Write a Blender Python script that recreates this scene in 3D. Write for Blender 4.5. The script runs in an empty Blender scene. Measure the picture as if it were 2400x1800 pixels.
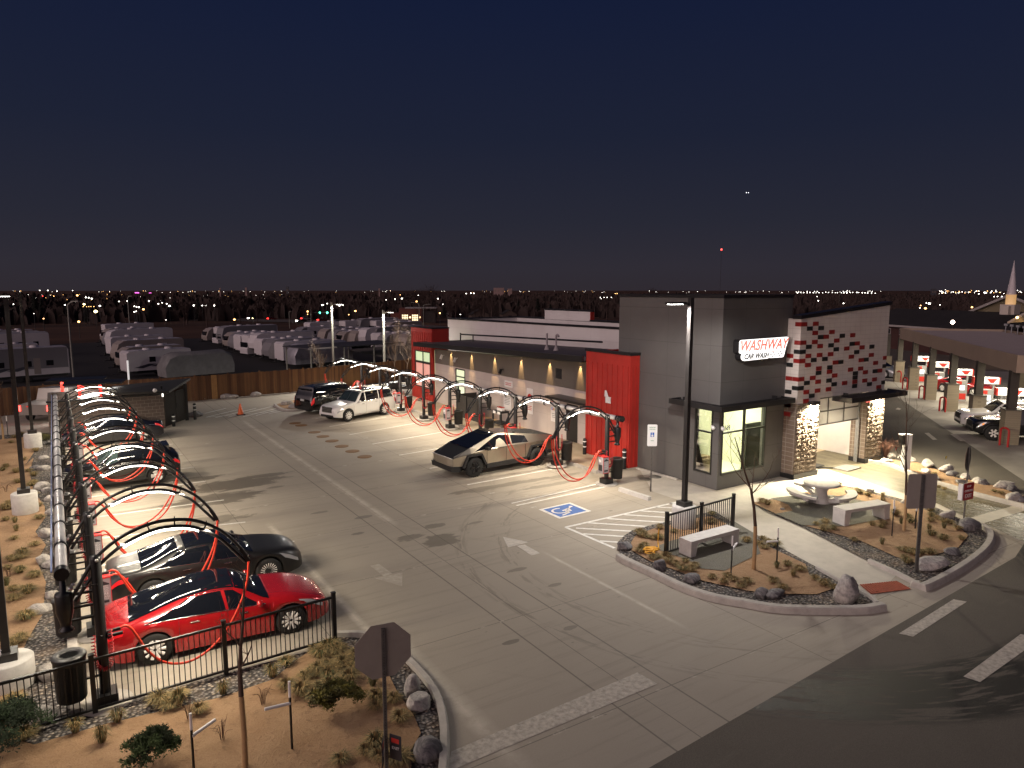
import bpy, math, random
from mathutils import Vector, Matrix
R = random.Random(11)
rad = math.radians
sc = bpy.context.scene
col = sc.collection

# ---------------------------------------------------------------- camera
CAMH = 8.3
YAW, PITCH, FPX = 0.57200, 0.132467, 1666.0
cd = bpy.data.cameras.new('camera')
cam = bpy.data.objects.new('camera', cd); col.objects.link(cam)
cam.location = (0, 0, CAMH)
cam.rotation_euler = (math.pi/2 - PITCH, 0, -YAW)
cd.sensor_width = 36.0; cd.lens = FPX/2400*36.0
cd.clip_start = 0.1; cd.clip_end = 20000
sc.camera = cam

# ---------------------------------------------------------------- world: dusk sky, last glow behind the viewer
w = bpy.data.worlds.new('World'); sc.world = w; w.use_nodes = True
nt = w.node_tree; nt.nodes.clear()
def wn(t, **k):
    n = nt.nodes.new(t)
    for a, b in k.items(): setattr(n, a, b)
    return n
out = wn('ShaderNodeOutputWorld'); bg = wn('ShaderNodeBackground')
tc = wn('ShaderNodeTexCoord'); sx = wn('ShaderNodeSeparateXYZ')
nt.links.new(tc.outputs['Generated'], sx.inputs[0])
cr = wn('ShaderNodeValToRGB')
els = cr.color_ramp.elements
els[0].position = 0.0; els[0].color = (0.0205, 0.0168, 0.0216, 1)
els[1].position = 1.0; els[1].color = (0.0027, 0.0048, 0.0192, 1)
for p, c in ((0.03, (0.0205, 0.0182, 0.0250)), (0.09, (0.0147, 0.0154, 0.0247)), (0.2, (0.0086, 0.0113, 0.0247)), (0.36, (0.0047, 0.0081, 0.0260)), (0.55, (0.0034, 0.0062, 0.0233))):
    e = els.new(p); e.color = (*c, 1)
nt.links.new(sx.outputs['Z'], cr.inputs[0])
# afterglow low in the west, well behind the camera
dot = wn('ShaderNodeVectorMath', operation='DOT_PRODUCT'); dot.inputs[1].default_value = (-0.965, -0.22, 0.14)
nt.links.new(tc.outputs['Generated'], dot.inputs[0])
mr = wn('ShaderNodeMapRange'); mr.inputs[1].default_value = 0.35; mr.inputs[2].default_value = 1.0
nt.links.new(dot.outputs['Value'], mr.inputs[0])
pw = wn('ShaderNodeMath', operation='POWER'); pw.inputs[1].default_value = 2.0
nt.links.new(mr.outputs[0], pw.inputs[0])
glow = wn('ShaderNodeMix', data_type='RGBA'); glow.inputs['A'].default_value = (0, 0, 0, 1); glow.inputs['B'].default_value = (1.05, 0.78, 0.76, 1)
nt.links.new(pw.outputs[0], glow.inputs['Factor'])
sky = wn('ShaderNodeTexSky', sky_type='NISHITA', sun_disc=False, sun_elevation=rad(-4), sun_rotation=rad(256))
s2 = wn('ShaderNodeMix', data_type='RGBA', blend_type='ADD'); s2.inputs['Factor'].default_value = 0.02
add = wn('ShaderNodeMix', data_type='RGBA', blend_type='ADD'); add.inputs['Factor'].default_value = 1.0
nt.links.new(cr.outputs[0], s2.inputs['A']); nt.links.new(sky.outputs[0], s2.inputs['B'])
nt.links.new(s2.outputs['Result'], add.inputs['A']); nt.links.new(glow.outputs['Result'], add.inputs['B'])
nt.links.new(add.outputs['Result'], bg.inputs['Color']); bg.inputs['Strength'].default_value = 1.0
nt.links.new(bg.outputs[0], out.inputs['Surface'])
# last trace of skylight from the west as one very soft lamp
sl = bpy.data.lights.new('sun', 'SUN'); sl.energy = 0.20; sl.angle = rad(40); sl.color = (1.0, 0.82, 0.76)
so = bpy.data.objects.new('sun', sl); col.objects.link(so); so.rotation_euler = (rad(74), 0, rad(-78))

sc.view_settings.view_transform = 'Standard'; sc.view_settings.look = 'None'
sc.view_settings.gamma = 1.0; sc.view_settings.use_curve_mapping = False
sc.view_settings.exposure = 0.48
cy = sc.cycles
cy.use_denoising = True
cy.max_bounces = 6; cy.diffuse_bounces = 3; cy.glossy_bounces = 3; cy.transmission_bounces = 4; cy.transparent_max_bounces = 12
cy.caustics_reflective = False; cy.caustics_refractive = False
cy.sample_clamp_indirect = 3.0; cy.sample_clamp_direct = 0.0
cy.use_light_tree = True

# ---------------------------------------------------------------- survey: a photo pixel (2400x1800) to a place on level ground
_fw = Vector((math.sin(YAW)*math.cos(PITCH), math.cos(YAW)*math.cos(PITCH), -math.sin(PITCH)))
_rt = Vector((math.cos(YAW), -math.sin(YAW), 0)); _up = _rt.cross(_fw)
def ray(px, py): return (_rt*(px-1200) - _up*(py-900) + _fw*FPX)/FPX
def G(px, py, z=0.0):
    d = ray(px, py); t = (z-CAMH)/d.z
    return Vector((d.x*t, d.y*t, z))
def onY(px, py, y):
    d = ray(px, py); t = y/d.y; return Vector((d.x*t, y, CAMH+d.z*t))
def onX(px, py, x):
    d = ray(px, py); t = x/d.x; return Vector((x, d.y*t, CAMH+d.z*t))
def far(px, py, dist):
    """the point at horizontal distance dist in the direction of a pixel"""
    d = ray(px, py); t = dist/math.hypot(d.x, d.y); return Vector((d.x*t, d.y*t, CAMH+d.z*t))
def hgt(px, py, b):
    lo, hi = -3.0, 30.0
    for _ in range(50):
        m = (lo+hi)/2; q = Vector((b[0], b[1], m-CAMH))
        y = 900 - FPX*q.dot(_up)/q.dot(_fw)
        if y > py: lo = m
        else: hi = m
    return lo

# ---------------------------------------------------------------- materials
MT = {}
def mat(name, color=(.5,.5,.5), rough=.6, metal=0.0, noise=None, bump=None, coat=0.0, emit=None, spec=None, noise2=None):
    """one procedural material: a Principled surface with mottling and grain"""
    if name in MT: return MT[name]
    m = bpy.data.materials.new(name); MT[name] = m; m.use_nodes = True
    t = m.node_tree; b = t.nodes['Principled BSDF']
    b.inputs['Base Color'].default_value = (*color, 1); b.inputs['Roughness'].default_value = rough; b.inputs['Metallic'].default_value = metal
    b.inputs['Coat Weight'].default_value = coat; b.inputs['Coat Roughness'].default_value = 0.04
    if spec is not None: b.inputs['Specular IOR Level'].default_value = spec
    if emit:
        b.inputs['Emission Color'].default_value = (*emit[0], 1); b.inputs['Emission Strength'].default_value = emit[1]
    if noise or bump:
        c = t.nodes.new('ShaderNodeTexCoord')
    if noise:
        n = t.nodes.new('ShaderNodeTexNoise'); n.inputs['Scale'].default_value = noise[0]; n.inputs['Detail'].default_value = 6; n.inputs['Roughness'].default_value = .65
        t.links.new(c.outputs['Object'], n.inputs['Vector'])
        r = t.nodes.new('ShaderNodeValToRGB'); r.color_ramp.elements[0].position = .3; r.color_ramp.elements[1].position = .7
        a = noise[1]
        c2 = noise[2] if len(noise) > 2 else tuple(x*(1-a) for x in color)
        r.color_ramp.elements[0].color = (*c2, 1); r.color_ramp.elements[1].color = (*[min(1, x*(1+a*.6)) for x in color], 1)
        t.links.new(n.outputs['Fac'], r.inputs[0]); t.links.new(r.outputs[0], b.inputs['Base Color'])
    if bump:
        n = t.nodes.new('ShaderNodeTexNoise'); n.inputs['Scale'].default_value = bump[0]; n.inputs['Detail'].default_value = 5
        t.links.new(c.outputs['Object'], n.inputs['Vector'])
        u = t.nodes.new('ShaderNodeBump'); u.inputs['Strength'].default_value = bump[1]; u.inputs['Distance'].default_value = .05
        t.links.new(n.outputs['Fac'], u.inputs['Height']); t.links.new(u.outputs[0], b.inputs['Normal'])
    return m
def lamp_mat(name, color, s, sample=True):
    if name in MT: return MT[name]
    m = mat(name, (0.6, 0.6, 0.6), .5, emit=(color, s))
    if not sample: m.cycles.emission_sampling = 'NONE'
    return m
class NB:
    """short hand for a node graph"""
    def __init__(s, m): s.m = m; s.t = m.node_tree; s.b = s.t.nodes['Principled BSDF']
    def n(s, t, **k):
        x = s.t.nodes.new(t)
        for a, b in k.items(): setattr(x, a, b)
        return x
    def put(s, inp, v):
        if isinstance(v, bpy.types.NodeSocket): s.t.links.new(v, inp)
        elif isinstance(v, (tuple, list)) and len(v) == 3 and inp.type == 'RGBA': inp.default_value = (*v, 1)
        else: inp.default_value = v
    def M(s, op, a, b=0.0, c=None):
        x = s.n('ShaderNodeMath', operation=op); s.put(x.inputs[0], a); s.put(x.inputs[1], b)
        if c is not None: s.put(x.inputs[2], c)
        return x.outputs[0]
    def mix(s, f, a, b, blend='MIX'):
        x = s.n('ShaderNodeMix', data_type='RGBA', blend_type=blend); s.put(x.inputs['Factor'], f); s.put(x.inputs['A'], a); s.put(x.inputs['B'], b)
        return x.outputs['Result']
    def noise(s, vec, scale, detail=5, rough=.6, dist=0):
        x = s.n('ShaderNodeTexNoise'); x.inputs['Scale'].default_value = scale; x.inputs['Detail'].default_value = detail; x.inputs['Roughness'].default_value = rough; x.inputs['Distortion'].default_value = dist
        s.put(x.inputs['Vector'], vec); return x.outputs['Fac']
    def ramp(s, v, a, b):
        x = s.n('ShaderNodeMapRange'); x.inputs[1].default_value = a; x.inputs[2].default_value = b; s.put(x.inputs[0], v); return x.outputs[0]
    def scale(s, vec, sx, sy, sz=1, rot=0):
        x = s.n('ShaderNodeMapping'); x.inputs['Scale'].default_value = (sx, sy, sz); x.inputs['Rotation'].default_value = (0, 0, rot); s.put(x.inputs['Vector'], vec); return x.outputs[0]
    def pos(s):
        g = s.n('ShaderNodeNewGeometry'); x = s.n('ShaderNodeSeparateXYZ'); s.t.links.new(g.outputs['Position'], x.inputs[0]); return g.outputs['Position'], x.outputs[0], x.outputs[1], x.outputs[2]
    def bump(s, h, st=.3, d=.02):
        u = s.n('ShaderNodeBump'); u.inputs['Strength'].default_value = st; u.inputs['Distance'].default_value = d; s.put(u.inputs['Height'], h); s.t.links.new(u.outputs[0], s.b.inputs['Normal'])

# ---------------------------------------------------------------- mesh builder
class MB:
    def __init__(s): s.v = []; s.f = []; s.sm = []; s.mi = []; s.m = 0
    def add(s, vs, fs, smooth=False):
        o = len(s.v); s.v += [tuple(p) for p in vs]
        for f in fs: s.f.append(tuple(i+o for i in f)); s.sm.append(smooth); s.mi.append(s.m)
        return s
    def box(s, x0, y0, z0, x1, y1, z1):
        vs = [(x0,y0,z0),(x1,y0,z0),(x1,y1,z0),(x0,y1,z0),(x0,y0,z1),(x1,y0,z1),(x1,y1,z1),(x0,y1,z1)]
        return s.add(vs, [(0,3,2,1),(4,5,6,7),(0,1,5,4),(1,2,6,5),(2,3,7,6),(3,0,4,7)])
    def cbox(s, c, sz, rz=0, M=None):
        a, b, d = sz[0]/2, sz[1]/2, sz[2]/2
        M = M or Matrix.Rotation(rz, 3, 'Z'); c = Vector(c)
        vs = [c + M @ Vector((x*a, y*b, z*d)) for z in (-1, 1) for x, y in ((-1,-1),(1,-1),(1,1),(-1,1))]
        return s.add(vs, [(0,3,2,1),(4,5,6,7),(0,1,5,4),(1,2,6,5),(2,3,7,6),(3,0,4,7)])
    def beam(s, p, q, w=.05, h=None):
        p, q = Vector(p), Vector(q); d = q-p; L = d.length
        if L < 1e-6: return s
        x = d/L; u = Vector((0,0,1)) if abs(x.z) < .95 else Vector((1,0,0)); y = u.cross(x).normalized(); z = x.cross(y)
        M = Matrix((x, y, z)).transposed()
        return s.cbox((p+q)/2, (L, w, h or w), M=M)
    def tube(s, pts, r, n=8, caps=True):
        pts = [Vector(p) for p in pts]; k = len(pts); rs = r if isinstance(r, (list, tuple)) else [r]*k
        t0 = (pts[1]-pts[0]).normalized(); u = Vector((0,0,1)) if abs(t0.z) < .9 else Vector((1,0,0)); nrm = t0.cross(u).normalized()
        vs = []
        for i, p in enumerate(pts):
            t = (pts[min(i+1, k-1)]-pts[max(i-1, 0)]); t = t.normalized() if t.length > 1e-9 else t0
            nrm = nrm - t*nrm.dot(t); nrm = nrm.normalized() if nrm.length > 1e-6 else t.orthogonal().normalized()
            bn = t.cross(nrm)
            for j in range(n):
                a = 2*math.pi*j/n; vs.append(p + (nrm*math.cos(a) + bn*math.sin(a))*rs[i])
        fs = [(i*n+j, i*n+(j+1) % n, (i+1)*n+(j+1) % n, (i+1)*n+j) for i in range(k-1) for j in range(n)]
        s.add(vs, fs, True)
        if caps: s.add(vs[:n], [tuple(range(n))[::-1]]); s.add(vs[-n:], [tuple(range(n))])
        return s
    def lathe(s, prof, n=20, o=(0,0,0), axis='Z', smooth=True):
        vs = []
        for r, z in prof:
            for j in range(n):
                a = 2*math.pi*j/n; c, d = r*math.cos(a), r*math.sin(a)
                vs.append((o[0]+c, o[1]+d, o[2]+z) if axis == 'Z' else ((o[0]+c, o[1]+z, o[2]+d) if axis == 'Y' else (o[0]+z, o[1]+c, o[2]+d)))
        k = len(prof)
        fs = [(i*n+j, i*n+(j+1) % n, (i+1)*n+(j+1) % n, (i+1)*n+j) for i in range(k-1) for j in range(n)]
        if axis == 'Y': fs = [f[::-1] for f in fs]
        s.add(vs, fs, smooth)
        for q in (0, k-1):
            if prof[q][0] > 1e-4: s.add(vs[q*n:(q+1)*n], [tuple(range(n))])
        return s
    def prism(s, poly, z0, z1, plane='XY', at=None):
        """poly extruded from z0 to z1 along the plane's normal"""
        def P(a, b, z): return (a, b, z) if plane == 'XY' else ((a, z, b) if plane == 'XZ' else (z, a, b))
        n = len(poly); lo = [P(a, b, z0) for a, b in poly]; hi = [P(a, b, z1) for a, b in poly]
        s.add(lo+hi, [tuple(range(n))[::-1], tuple(range(n, 2*n))] + [(i, (i+1) % n, n+(i+1) % n, n+i) for i in range(n)])
        return s
    def ball(s, c, r, n=8, sq=(1,1,1)):
        prof = [(max(1e-5, r*math.sin(math.pi*i/n)), -r*math.cos(math.pi*i/n)) for i in range(n+1)]
        o = len(s.v); s.lathe(prof, n+2, (0,0,0))
        for i in range(o, len(s.v)): x, y, z = s.v[i]; s.v[i] = (c[0]+x*sq[0], c[1]+y*sq[1], c[2]+z*sq[2])
        return s
    def build(s, name, mats, parent=None, loc=None, sharp=None, rz=0):
        me = bpy.data.meshes.new(name); me.from_pydata(s.v, [], s.f)
        for m in (mats if isinstance(mats, (list, tuple)) else [mats]): me.materials.append(m)
        me.polygons.foreach_set('use_smooth', s.sm); me.polygons.foreach_set('material_index', s.mi)
        me.update()
        if sharp: me.set_sharp_from_angle(angle=rad(sharp))
        o = bpy.data.objects.new(name, me); col.objects.link(o)
        if parent: o.parent = parent
        if loc is not None: o.location = loc
        if rz: o.rotation_euler.z = rz
        return o
def tag(o, label, cat, group=None, kind=None):
    if label: o['label'] = label
    if cat: o['category'] = cat
    if group: o['group'] = group
    if kind: o['kind'] = kind
    return o
def struct(o): o['kind'] = 'structure'; return o
def root(name, loc=(0,0,0), rz=0, label=None, cat=None, group=None):
    o = bpy.data.objects.new(name, None); col.objects.link(o); o.location = loc; o.rotation_euler.z = rz; o.empty_display_size = .2
    return tag(o, label, cat, group)
def kids(o): return [c for c in bpy.data.objects if c.parent == o]
KC = {}
def copy_tree(o, parent=None):
    c = o.copy(); col.objects.link(c); c.parent = parent
    ks = KC.get(o.name)
    if ks is None: ks = KC[o.name] = [k for k in bpy.data.objects if k.parent == o]
    for k in ks: copy_tree(k, c)
    return c
def text(s, size, name, m, parent, loc, rot, shear=0, ext=.006, align='CENTER', sx=1.0, off=0.0):
    cu = bpy.data.curves.new(name, 'FONT'); cu.body = s; cu.size = size; cu.extrude = ext; cu.shear = shear; cu.offset = off; cu.align_x = align; cu.align_y = 'CENTER'
    cu.resolution_u = 3; cu.materials.append(m)
    tmp = bpy.data.objects.new(name, cu)
    me = tmp.to_mesh().copy(); tmp.to_mesh_clear(); bpy.data.objects.remove(tmp); me.name = name
    o = bpy.data.objects.new(name, me); col.objects.link(o); o.parent = parent; o.location = loc; o.rotation_euler = rot; o.scale = (sx, 1, 1)
    return o
def smooth_path(pts, k=6):
    """Catmull-Rom through pts"""
    P = [Vector(p) for p in pts]; P = [P[0]*2-P[1]] + P + [P[-1]*2-P[-2]]; o = []
    for i in range(1, len(P)-2):
        for j in range(k):
            t = j/k; a, b, c, d = P[i-1:i+3]
            o.append(.5*((2*b) + (c-a)*t + (2*a-5*b+4*c-d)*t*t + (3*b-a-3*c+d)*t*t*t))
    o.append(P[-2]); return o
def area(name, parent, loc, rot, sx, sy, power, color, spread=180):
    l = bpy.data.lights.new(name, 'AREA'); l.shape = 'RECTANGLE'; l.size = sx; l.size_y = sy; l.energy = power; l.color = color; l.spread = rad(spread)
    o = bpy.data.objects.new(name, l); col.objects.link(o); o.parent = parent; o.location = loc; o.rotation_euler = rot; return o
def spot(name, parent, loc, rot, power, color, angle, blend=.3, size=.1):
    l = bpy.data.lights.new(name, 'SPOT'); l.energy = power; l.color = color; l.spot_size = rad(angle); l.spot_blend = blend; l.shadow_soft_size = size
    o = bpy.data.objects.new(name, l); col.objects.link(o); o.parent = parent; o.location = loc; o.rotation_euler = rot; return o

BLK = mat('black_powder_coat', (.012,.012,.013), .35, noise=(9,.3))
BLK2 = mat('black_rubber', (.018,.018,.018), .75, noise=(14,.3))
CHR = mat('brushed_aluminium', (.62,.60,.60), .3, 1.0, noise=(6,.15))
GALV = mat('galvanised_steel', (.33,.33,.33), .45, .8, noise=(12,.25))
RED = mat('red_metal_cladding', (.42,.028,.02), .45, noise=(1.2,.18))
REDH = mat('red_hose_rubber', (.50,.035,.015), .45, noise=(8,.2))
WHT = mat('white_paint', (.78,.77,.75), .5, noise=(3,.06))
PAINTW = mat('white_road_paint', (.72,.70,.65), .7, noise=(7,.28))
PAINTO = mat('worn_road_paint', (.46,.42,.36), .8, noise=(9,.4))
CONC = mat('cast_concrete', (.42,.39,.35), .85, noise=(4,.2), bump=(40,.25))
CONCL = mat('pale_precast_concrete', (.55,.53,.50), .8, noise=(6,.14), bump=(50,.2))
STEELD = mat('dark_bronze_paint', (.030,.027,.026), .4, noise=(6,.25))
LEDW = (1.0, .865, .66)
# ================================================================ ground surfaces
def stains(nb, X, Y, P, ells, rings):
    """wet patches (ellipses) and tyre tracks (arcs) with ragged edges, as one 0..1 mask"""
    tot = None
    nz = nb.noise(nb.scale(P, .55, 1.5), 1.6, 6, .7, .6)
    for cx, cy, rx, ry, s in ells:
        dx = nb.M('DIVIDE', nb.M('SUBTRACT', X, cx), rx); dy = nb.M('DIVIDE', nb.M('SUBTRACT', Y, cy), ry)
        d = nb.M('SQRT', nb.M('ADD', nb.M('MULTIPLY', dx, dx), nb.M('MULTIPLY', dy, dy)))
        v = nb.M('MULTIPLY', nb.ramp(nb.M('SUBTRACT', nb.M('MULTIPLY', nz, 2.2), nb.M('MULTIPLY', d, .95)), .12, .22), s)
        tot = v if tot is None else nb.M('MAXIMUM', tot, v)
    for cx, cy, r0, r1, s, th in rings:
        dx = nb.M('SUBTRACT', X, cx); dy = nb.M('SUBTRACT', Y, cy)
        r = nb.M('SQRT', nb.M('ADD', nb.M('MULTIPLY', dx, dx), nb.M('MULTIPLY', dy, dy)))
        an = nb.M('ARCTAN2', dy, dx)
        cmb = nb.n('ShaderNodeCombineXYZ'); nb.put(cmb.inputs[0], nb.M('MULTIPLY', r, 7)); nb.put(cmb.inputs[1], nb.M('MULTIPLY', an, 7))
        st = nb.noise(cmb.outputs[0], 1.0, 4, .6)
        band = nb.M('MULTIPLY', nb.ramp(r, r0, r0+.25), nb.ramp(r, r1, r1-.25))
        v = nb.M('MULTIPLY', nb.M('MULTIPLY', band, nb.ramp(st, th, th+.06)), s)
        tot = nb.M('MAXIMUM', tot, v)
    return tot
def line_mask(nb, c, at, wd):
    return nb.M('LESS_THAN', nb.M('ABSOLUTE', nb.M('SUBTRACT', c, at)), wd)
def grid_mask(nb, c, off, per, wd):
    f = nb.M('SUBTRACT', nb.M('MULTIPLY', nb.M('FRACT', nb.M('DIVIDE', nb.M('ADD', c, off), per)), per), per/2)
    return nb.M('LESS_THAN', nb.M('ABSOLUTE', f), wd)

def lot_material():
    m = mat('lot_concrete', (.4, .37, .32), .82); nb = NB(m); P, X, Y, Z = nb.pos()
    big = nb.noise(P, .22, 4); med = nb.noise(nb.scale(P, .35, 1.6), 1.1, 7, .7); fine = nb.noise(P, 28, 3)
    streak = nb.noise(nb.scale(P, .16, 2.6), 1.5, 6, .7)
    c = nb.mix(nb.ramp(med, .3, .7), (.300, .262, .208), (.395, .350, .285))
    c = nb.mix(nb.M('MULTIPLY', nb.ramp(big, .35, .65), .45), c, (.285, .25, .20))
    c = nb.mix(nb.M('MULTIPLY', nb.ramp(streak, .52, .70), .55), c, (.20, .175, .14))
    c = nb.mix(nb.M('MULTIPLY', nb.ramp(fine, .3, .75), .16), c, (.50, .47, .42))
    # drive aisle: darker with traffic down the middle
    aisle = nb.M('MULTIPLY', nb.ramp(nb.M('ABSOLUTE', nb.M('SUBTRACT', X, 9.8)), 5.5, 1.5), .34)
    c = nb.mix(nb.M('MULTIPLY', aisle, nb.ramp(med, .2, .6)), c, (.19, .165, .13))
    # control joints
    jt = nb.M('MAXIMUM', grid_mask(nb, Y, 1.0, 4.4, .011), grid_mask(nb, X, 1.75, 4.55, .011))
    pan = nb.M('MAXIMUM', line_mask(nb, X, 8.95, .02), line_mask(nb, X, 10.45, .02))
    jt = nb.M('MAXIMUM', jt, pan)
    c = nb.mix(nb.M('MULTIPLY', jt, .62), c, (.07, .06, .05))
    # pale efflorescence along the valley and a few joints
    n2 = nb.noise(P, 2.2, 5, .7)
    def pale(at, w, y0, y1, s):
        q = nb.M('SUBTRACT', 1.0, nb.M('MINIMUM', nb.M('DIVIDE', nb.M('ABSOLUTE', nb.M('SUBTRACT', nb.M('ADD', X, nb.M('MULTIPLY', nb.M('SUBTRACT', n2, .5), .12)), at)), w), 1.0))
        e = nb.M('MULTIPLY', nb.ramp(Y, y0, y0+1.0), nb.ramp(Y, y1, y1-1.0))
        return nb.M('MULTIPLY', nb.M('MULTIPLY', nb.M('MULTIPLY', q, e), nb.ramp(n2, .25, .6)), s)
    pl = nb.M('MAXIMUM', pale(9.72, .22, 22.5, 47, .60), nb.M('MAXIMUM', pale(5.95, .15, 13, 25.5, .72), pale(12.62, .10, 11.5, 18, .55)))
    pl = nb.M('MAXIMUM', pl, nb.M('MULTIPLY', nb.M('MULTIPLY', grid_mask(nb, Y, 1.0, 4.4, .05), nb.ramp(n2, .55, .68)), .55))
    pl = nb.M('MAXIMUM', pl, pale(6.35, .3, 9.2, 15.5, .5))
    c = nb.mix(pl, c, (.66, .60, .51))
    ells = [(6.1,31.4,2.0,.95,.8),(7.3,32.2,1.4,.3,.8),(4.2,33.2,1.7,.4,.75),(3.6,26.8,2.0,.5,.6),(5.0,29.5,1.9,.8,.75),(14.4,25.0,1.2,.35,.55),(16.3,25.0,1.9,.24,.6),(17.2,24.0,1.6,.2,.55),(18.6,24.9,1.2,.2,.5),
            (10.4,20.5,.7,.55,.8),(9.6,21.3,.5,.3,.7),(10.9,21.9,.4,.22,.7),(8.3,22.6,.28,.12,.7),(9.1,24.2,.34,.14,.7),(12.2,21.4,.3,.1,.6),(8.6,13.4,.22,.09,.7),(10.2,13.2,.2,.1,.6),(11.4,15.5,.25,.1,.6),(7.9,25.6,.3,.12,.6),(2.6,18.9,1.4,.4,.4),(7.4,30.0,.4,.18,.6),(11.1,17.0,.3,.12,.6)]
    rings = [(18.84,15.43,8.95,9.45,.50,.50),(18.84,15.43,7.5,8.2,.40,.53),(2.3,32.4,14.35,14.5,.6,.45),(2.3,32.4,14.7,14.95,.6,.45),(2.3,32.4,15.9,16.05,.5,.5),(25.5,30,17.2,17.45,.4,.5),(-2,5,13.6,13.75,.35,.5),(-2,5,12.1,12.3,.35,.52)]
    st = stains(nb, X, Y, P, ells, rings)
    spots = nb.M('MULTIPLY', nb.ramp(nb.noise(nb.scale(P, 1, 2.2), 2.3, 2, .5), .735, .76), .6)
    st = nb.M('MAXIMUM', st, spots)
    c = nb.mix(nb.M('MULTIPLY', st, .88), c, (.075, .062, .045))
    nb.put(nb.b.inputs['Base Color'], c)
    nb.put(nb.b.inputs['Roughness'], nb.M('SUBTRACT', nb.M('ADD', .66, nb.M('MULTIPLY', med, .25)), nb.M('MULTIPLY', st, .25)))
    nb.bump(nb.M('ADD', fine, nb.M('MULTIPLY', jt, -2.0)), .22, .01)
    return m
def asphalt_material():
    m = mat('asphalt', (.06,.058,.055), .88); nb = NB(m); P, X, Y, Z = nb.pos()
    f = nb.noise(P, 60, 3); big = nb.noise(P, .35, 5); st0 = nb.noise(nb.scale(P, .3, 2.2, 1, .2), 1.3, 5)
    c = nb.mix(nb.ramp(f, .35, .7), (.085, .074, .060), (.142, .125, .102))
    c = nb.mix(nb.M('MULTIPLY', nb.ramp(big, .4, .7), .35), c, (.075, .065, .052))
    c = nb.mix(nb.M('MULTIPLY', nb.ramp(st0, .6, .72), .2), c, (.20, .175, .14))
    st = stains(nb, X, Y, P, [(25.5,9.0,.3,.15,.0)], [(18.84,15.43,8.3,10.6,.92,.45),(18.84,15.43,8.75,10.2,.95,.40),(-3.2,3,12.55,12.8,.9,.4),(-3.2,3,12.0,12.15,.6,.5)])
    c = nb.mix(st, c, (.012, .010, .008))
    nb.put(nb.b.inputs['Base Color'], c); nb.put(nb.b.inputs['Roughness'], nb.M('SUBTRACT', .9, nb.M('MULTIPLY', st, .35)))
    nb.bump(f, .5, .012)
    return m
def wet_material():
    m = mat('wet_drive_concrete', (.3,.26,.18), .5); nb = NB(m); P, X, Y, Z = nb.pos()
    a = nb.noise(nb.scale(P, 1.2, .35), 1.4, 6, .7); b = nb.noise(P, 6, 4)
    c = nb.mix(nb.ramp(a, .35, .65), (.150, .125, .070), (.075, .068, .040))
    c = nb.mix(nb.M('MULTIPLY', nb.ramp(b, .4, .8), .15), c, (.42, .38, .28))
    jt = grid_mask(nb, Y, .6, 3.1, .012); c = nb.mix(nb.M('MULTIPLY', jt, .6), c, (.05,.045,.03))
    nb.put(nb.b.inputs['Base Color'], c)
    far_wet = nb.ramp(Y, 17.0, 14.0)
    nb.put(nb.b.inputs['Roughness'], nb.M('SUBTRACT', nb.M('ADD', .30, nb.M('MULTIPLY', a, .5)), nb.M('MULTIPLY', far_wet, .30)))
    nb.bump(nb.noise(nb.scale(P, 1.4, .6), 3.2, 4), .18, .03)
    return m
def gravel_material():
    m = mat('grey_river_gravel', (.2,.19,.18), .9); nb = NB(m); P, X, Y, Z = nb.pos()
    v = nb.n('ShaderNodeTexVoronoi'); v.inputs['Scale'].default_value = 13; nb.put(v.inputs['Vector'], P)
    hs = nb.n('ShaderNodeSeparateColor'); nb.put(hs.inputs[0], v.outputs['Color'])
    c = nb.mix(hs.outputs[0], (.10, .092, .09), (.30, .27, .245)); c = nb.mix(nb.ramp(hs.outputs[1], .8, .9), c, (.40, .33, .26))
    c = nb.mix(nb.ramp(v.outputs['Distance'], .25, .6), c, (.035, .03, .028))
    c = nb.mix(nb.M('MULTIPLY', nb.ramp(nb.noise(P, 1.2, 4), .5, .75), .35), c, (.30, .20, .12))
    nb.put(nb.b.inputs['Base Color'], c); nb.bump(nb.M('SUBTRACT', 1.0, v.outputs['Distance']), 1.0, .06)
    return m
def sand_material():
    m = mat('crushed_tan_granite', (.36,.22,.12), .95); nb = NB(m); P, X, Y, Z = nb.pos()
    a = nb.noise(P, 1.0, 6, .7); b = nb.noise(P, 45, 4, .7); d = nb.noise(P, 7, 5, .7, .5)
    c = nb.mix(nb.ramp(a, .3, .7), (.33, .195, .100), (.43, .275, .155)); c = nb.mix(nb.M('MULTIPLY', nb.ramp(b, .45, .7), .5), c, (.21, .12, .065))
    c = nb.mix(nb.M('MULTIPLY', nb.ramp(d, .55, .70), .5), c, (.16, .095, .05))
    nb.put(nb.b.inputs['Base Color'], c); nb.bump(nb.M('ADD', nb.M('MULTIPLY', b, .5), nb.M('MULTIPLY', d, 1.2)), 1.0, .07)
    return m
def mulch_material():
    m = mat('grey_green_crushed_stone', (.1,.1,.08), .95); nb = NB(m); P, X, Y, Z = nb.pos()
    b = nb.noise(P, 38, 4, .7); a = nb.noise(P, 2, 4)
    c = nb.mix(nb.ramp(b, .35, .7), (.085, .082, .070), (.20, .19, .155)); c = nb.mix(nb.M('MULTIPLY', nb.ramp(a, .4, .7), .3), c, (.12, .11, .07))
    nb.put(nb.b.inputs['Base Color'], c); nb.bump(b, .8, .03); return m
LOTM, ASPH, WETM, GRAV, SAND, MULCH = lot_material(), asphalt_material(), wet_material(), gravel_material(), sand_material(), mulch_material()
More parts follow.
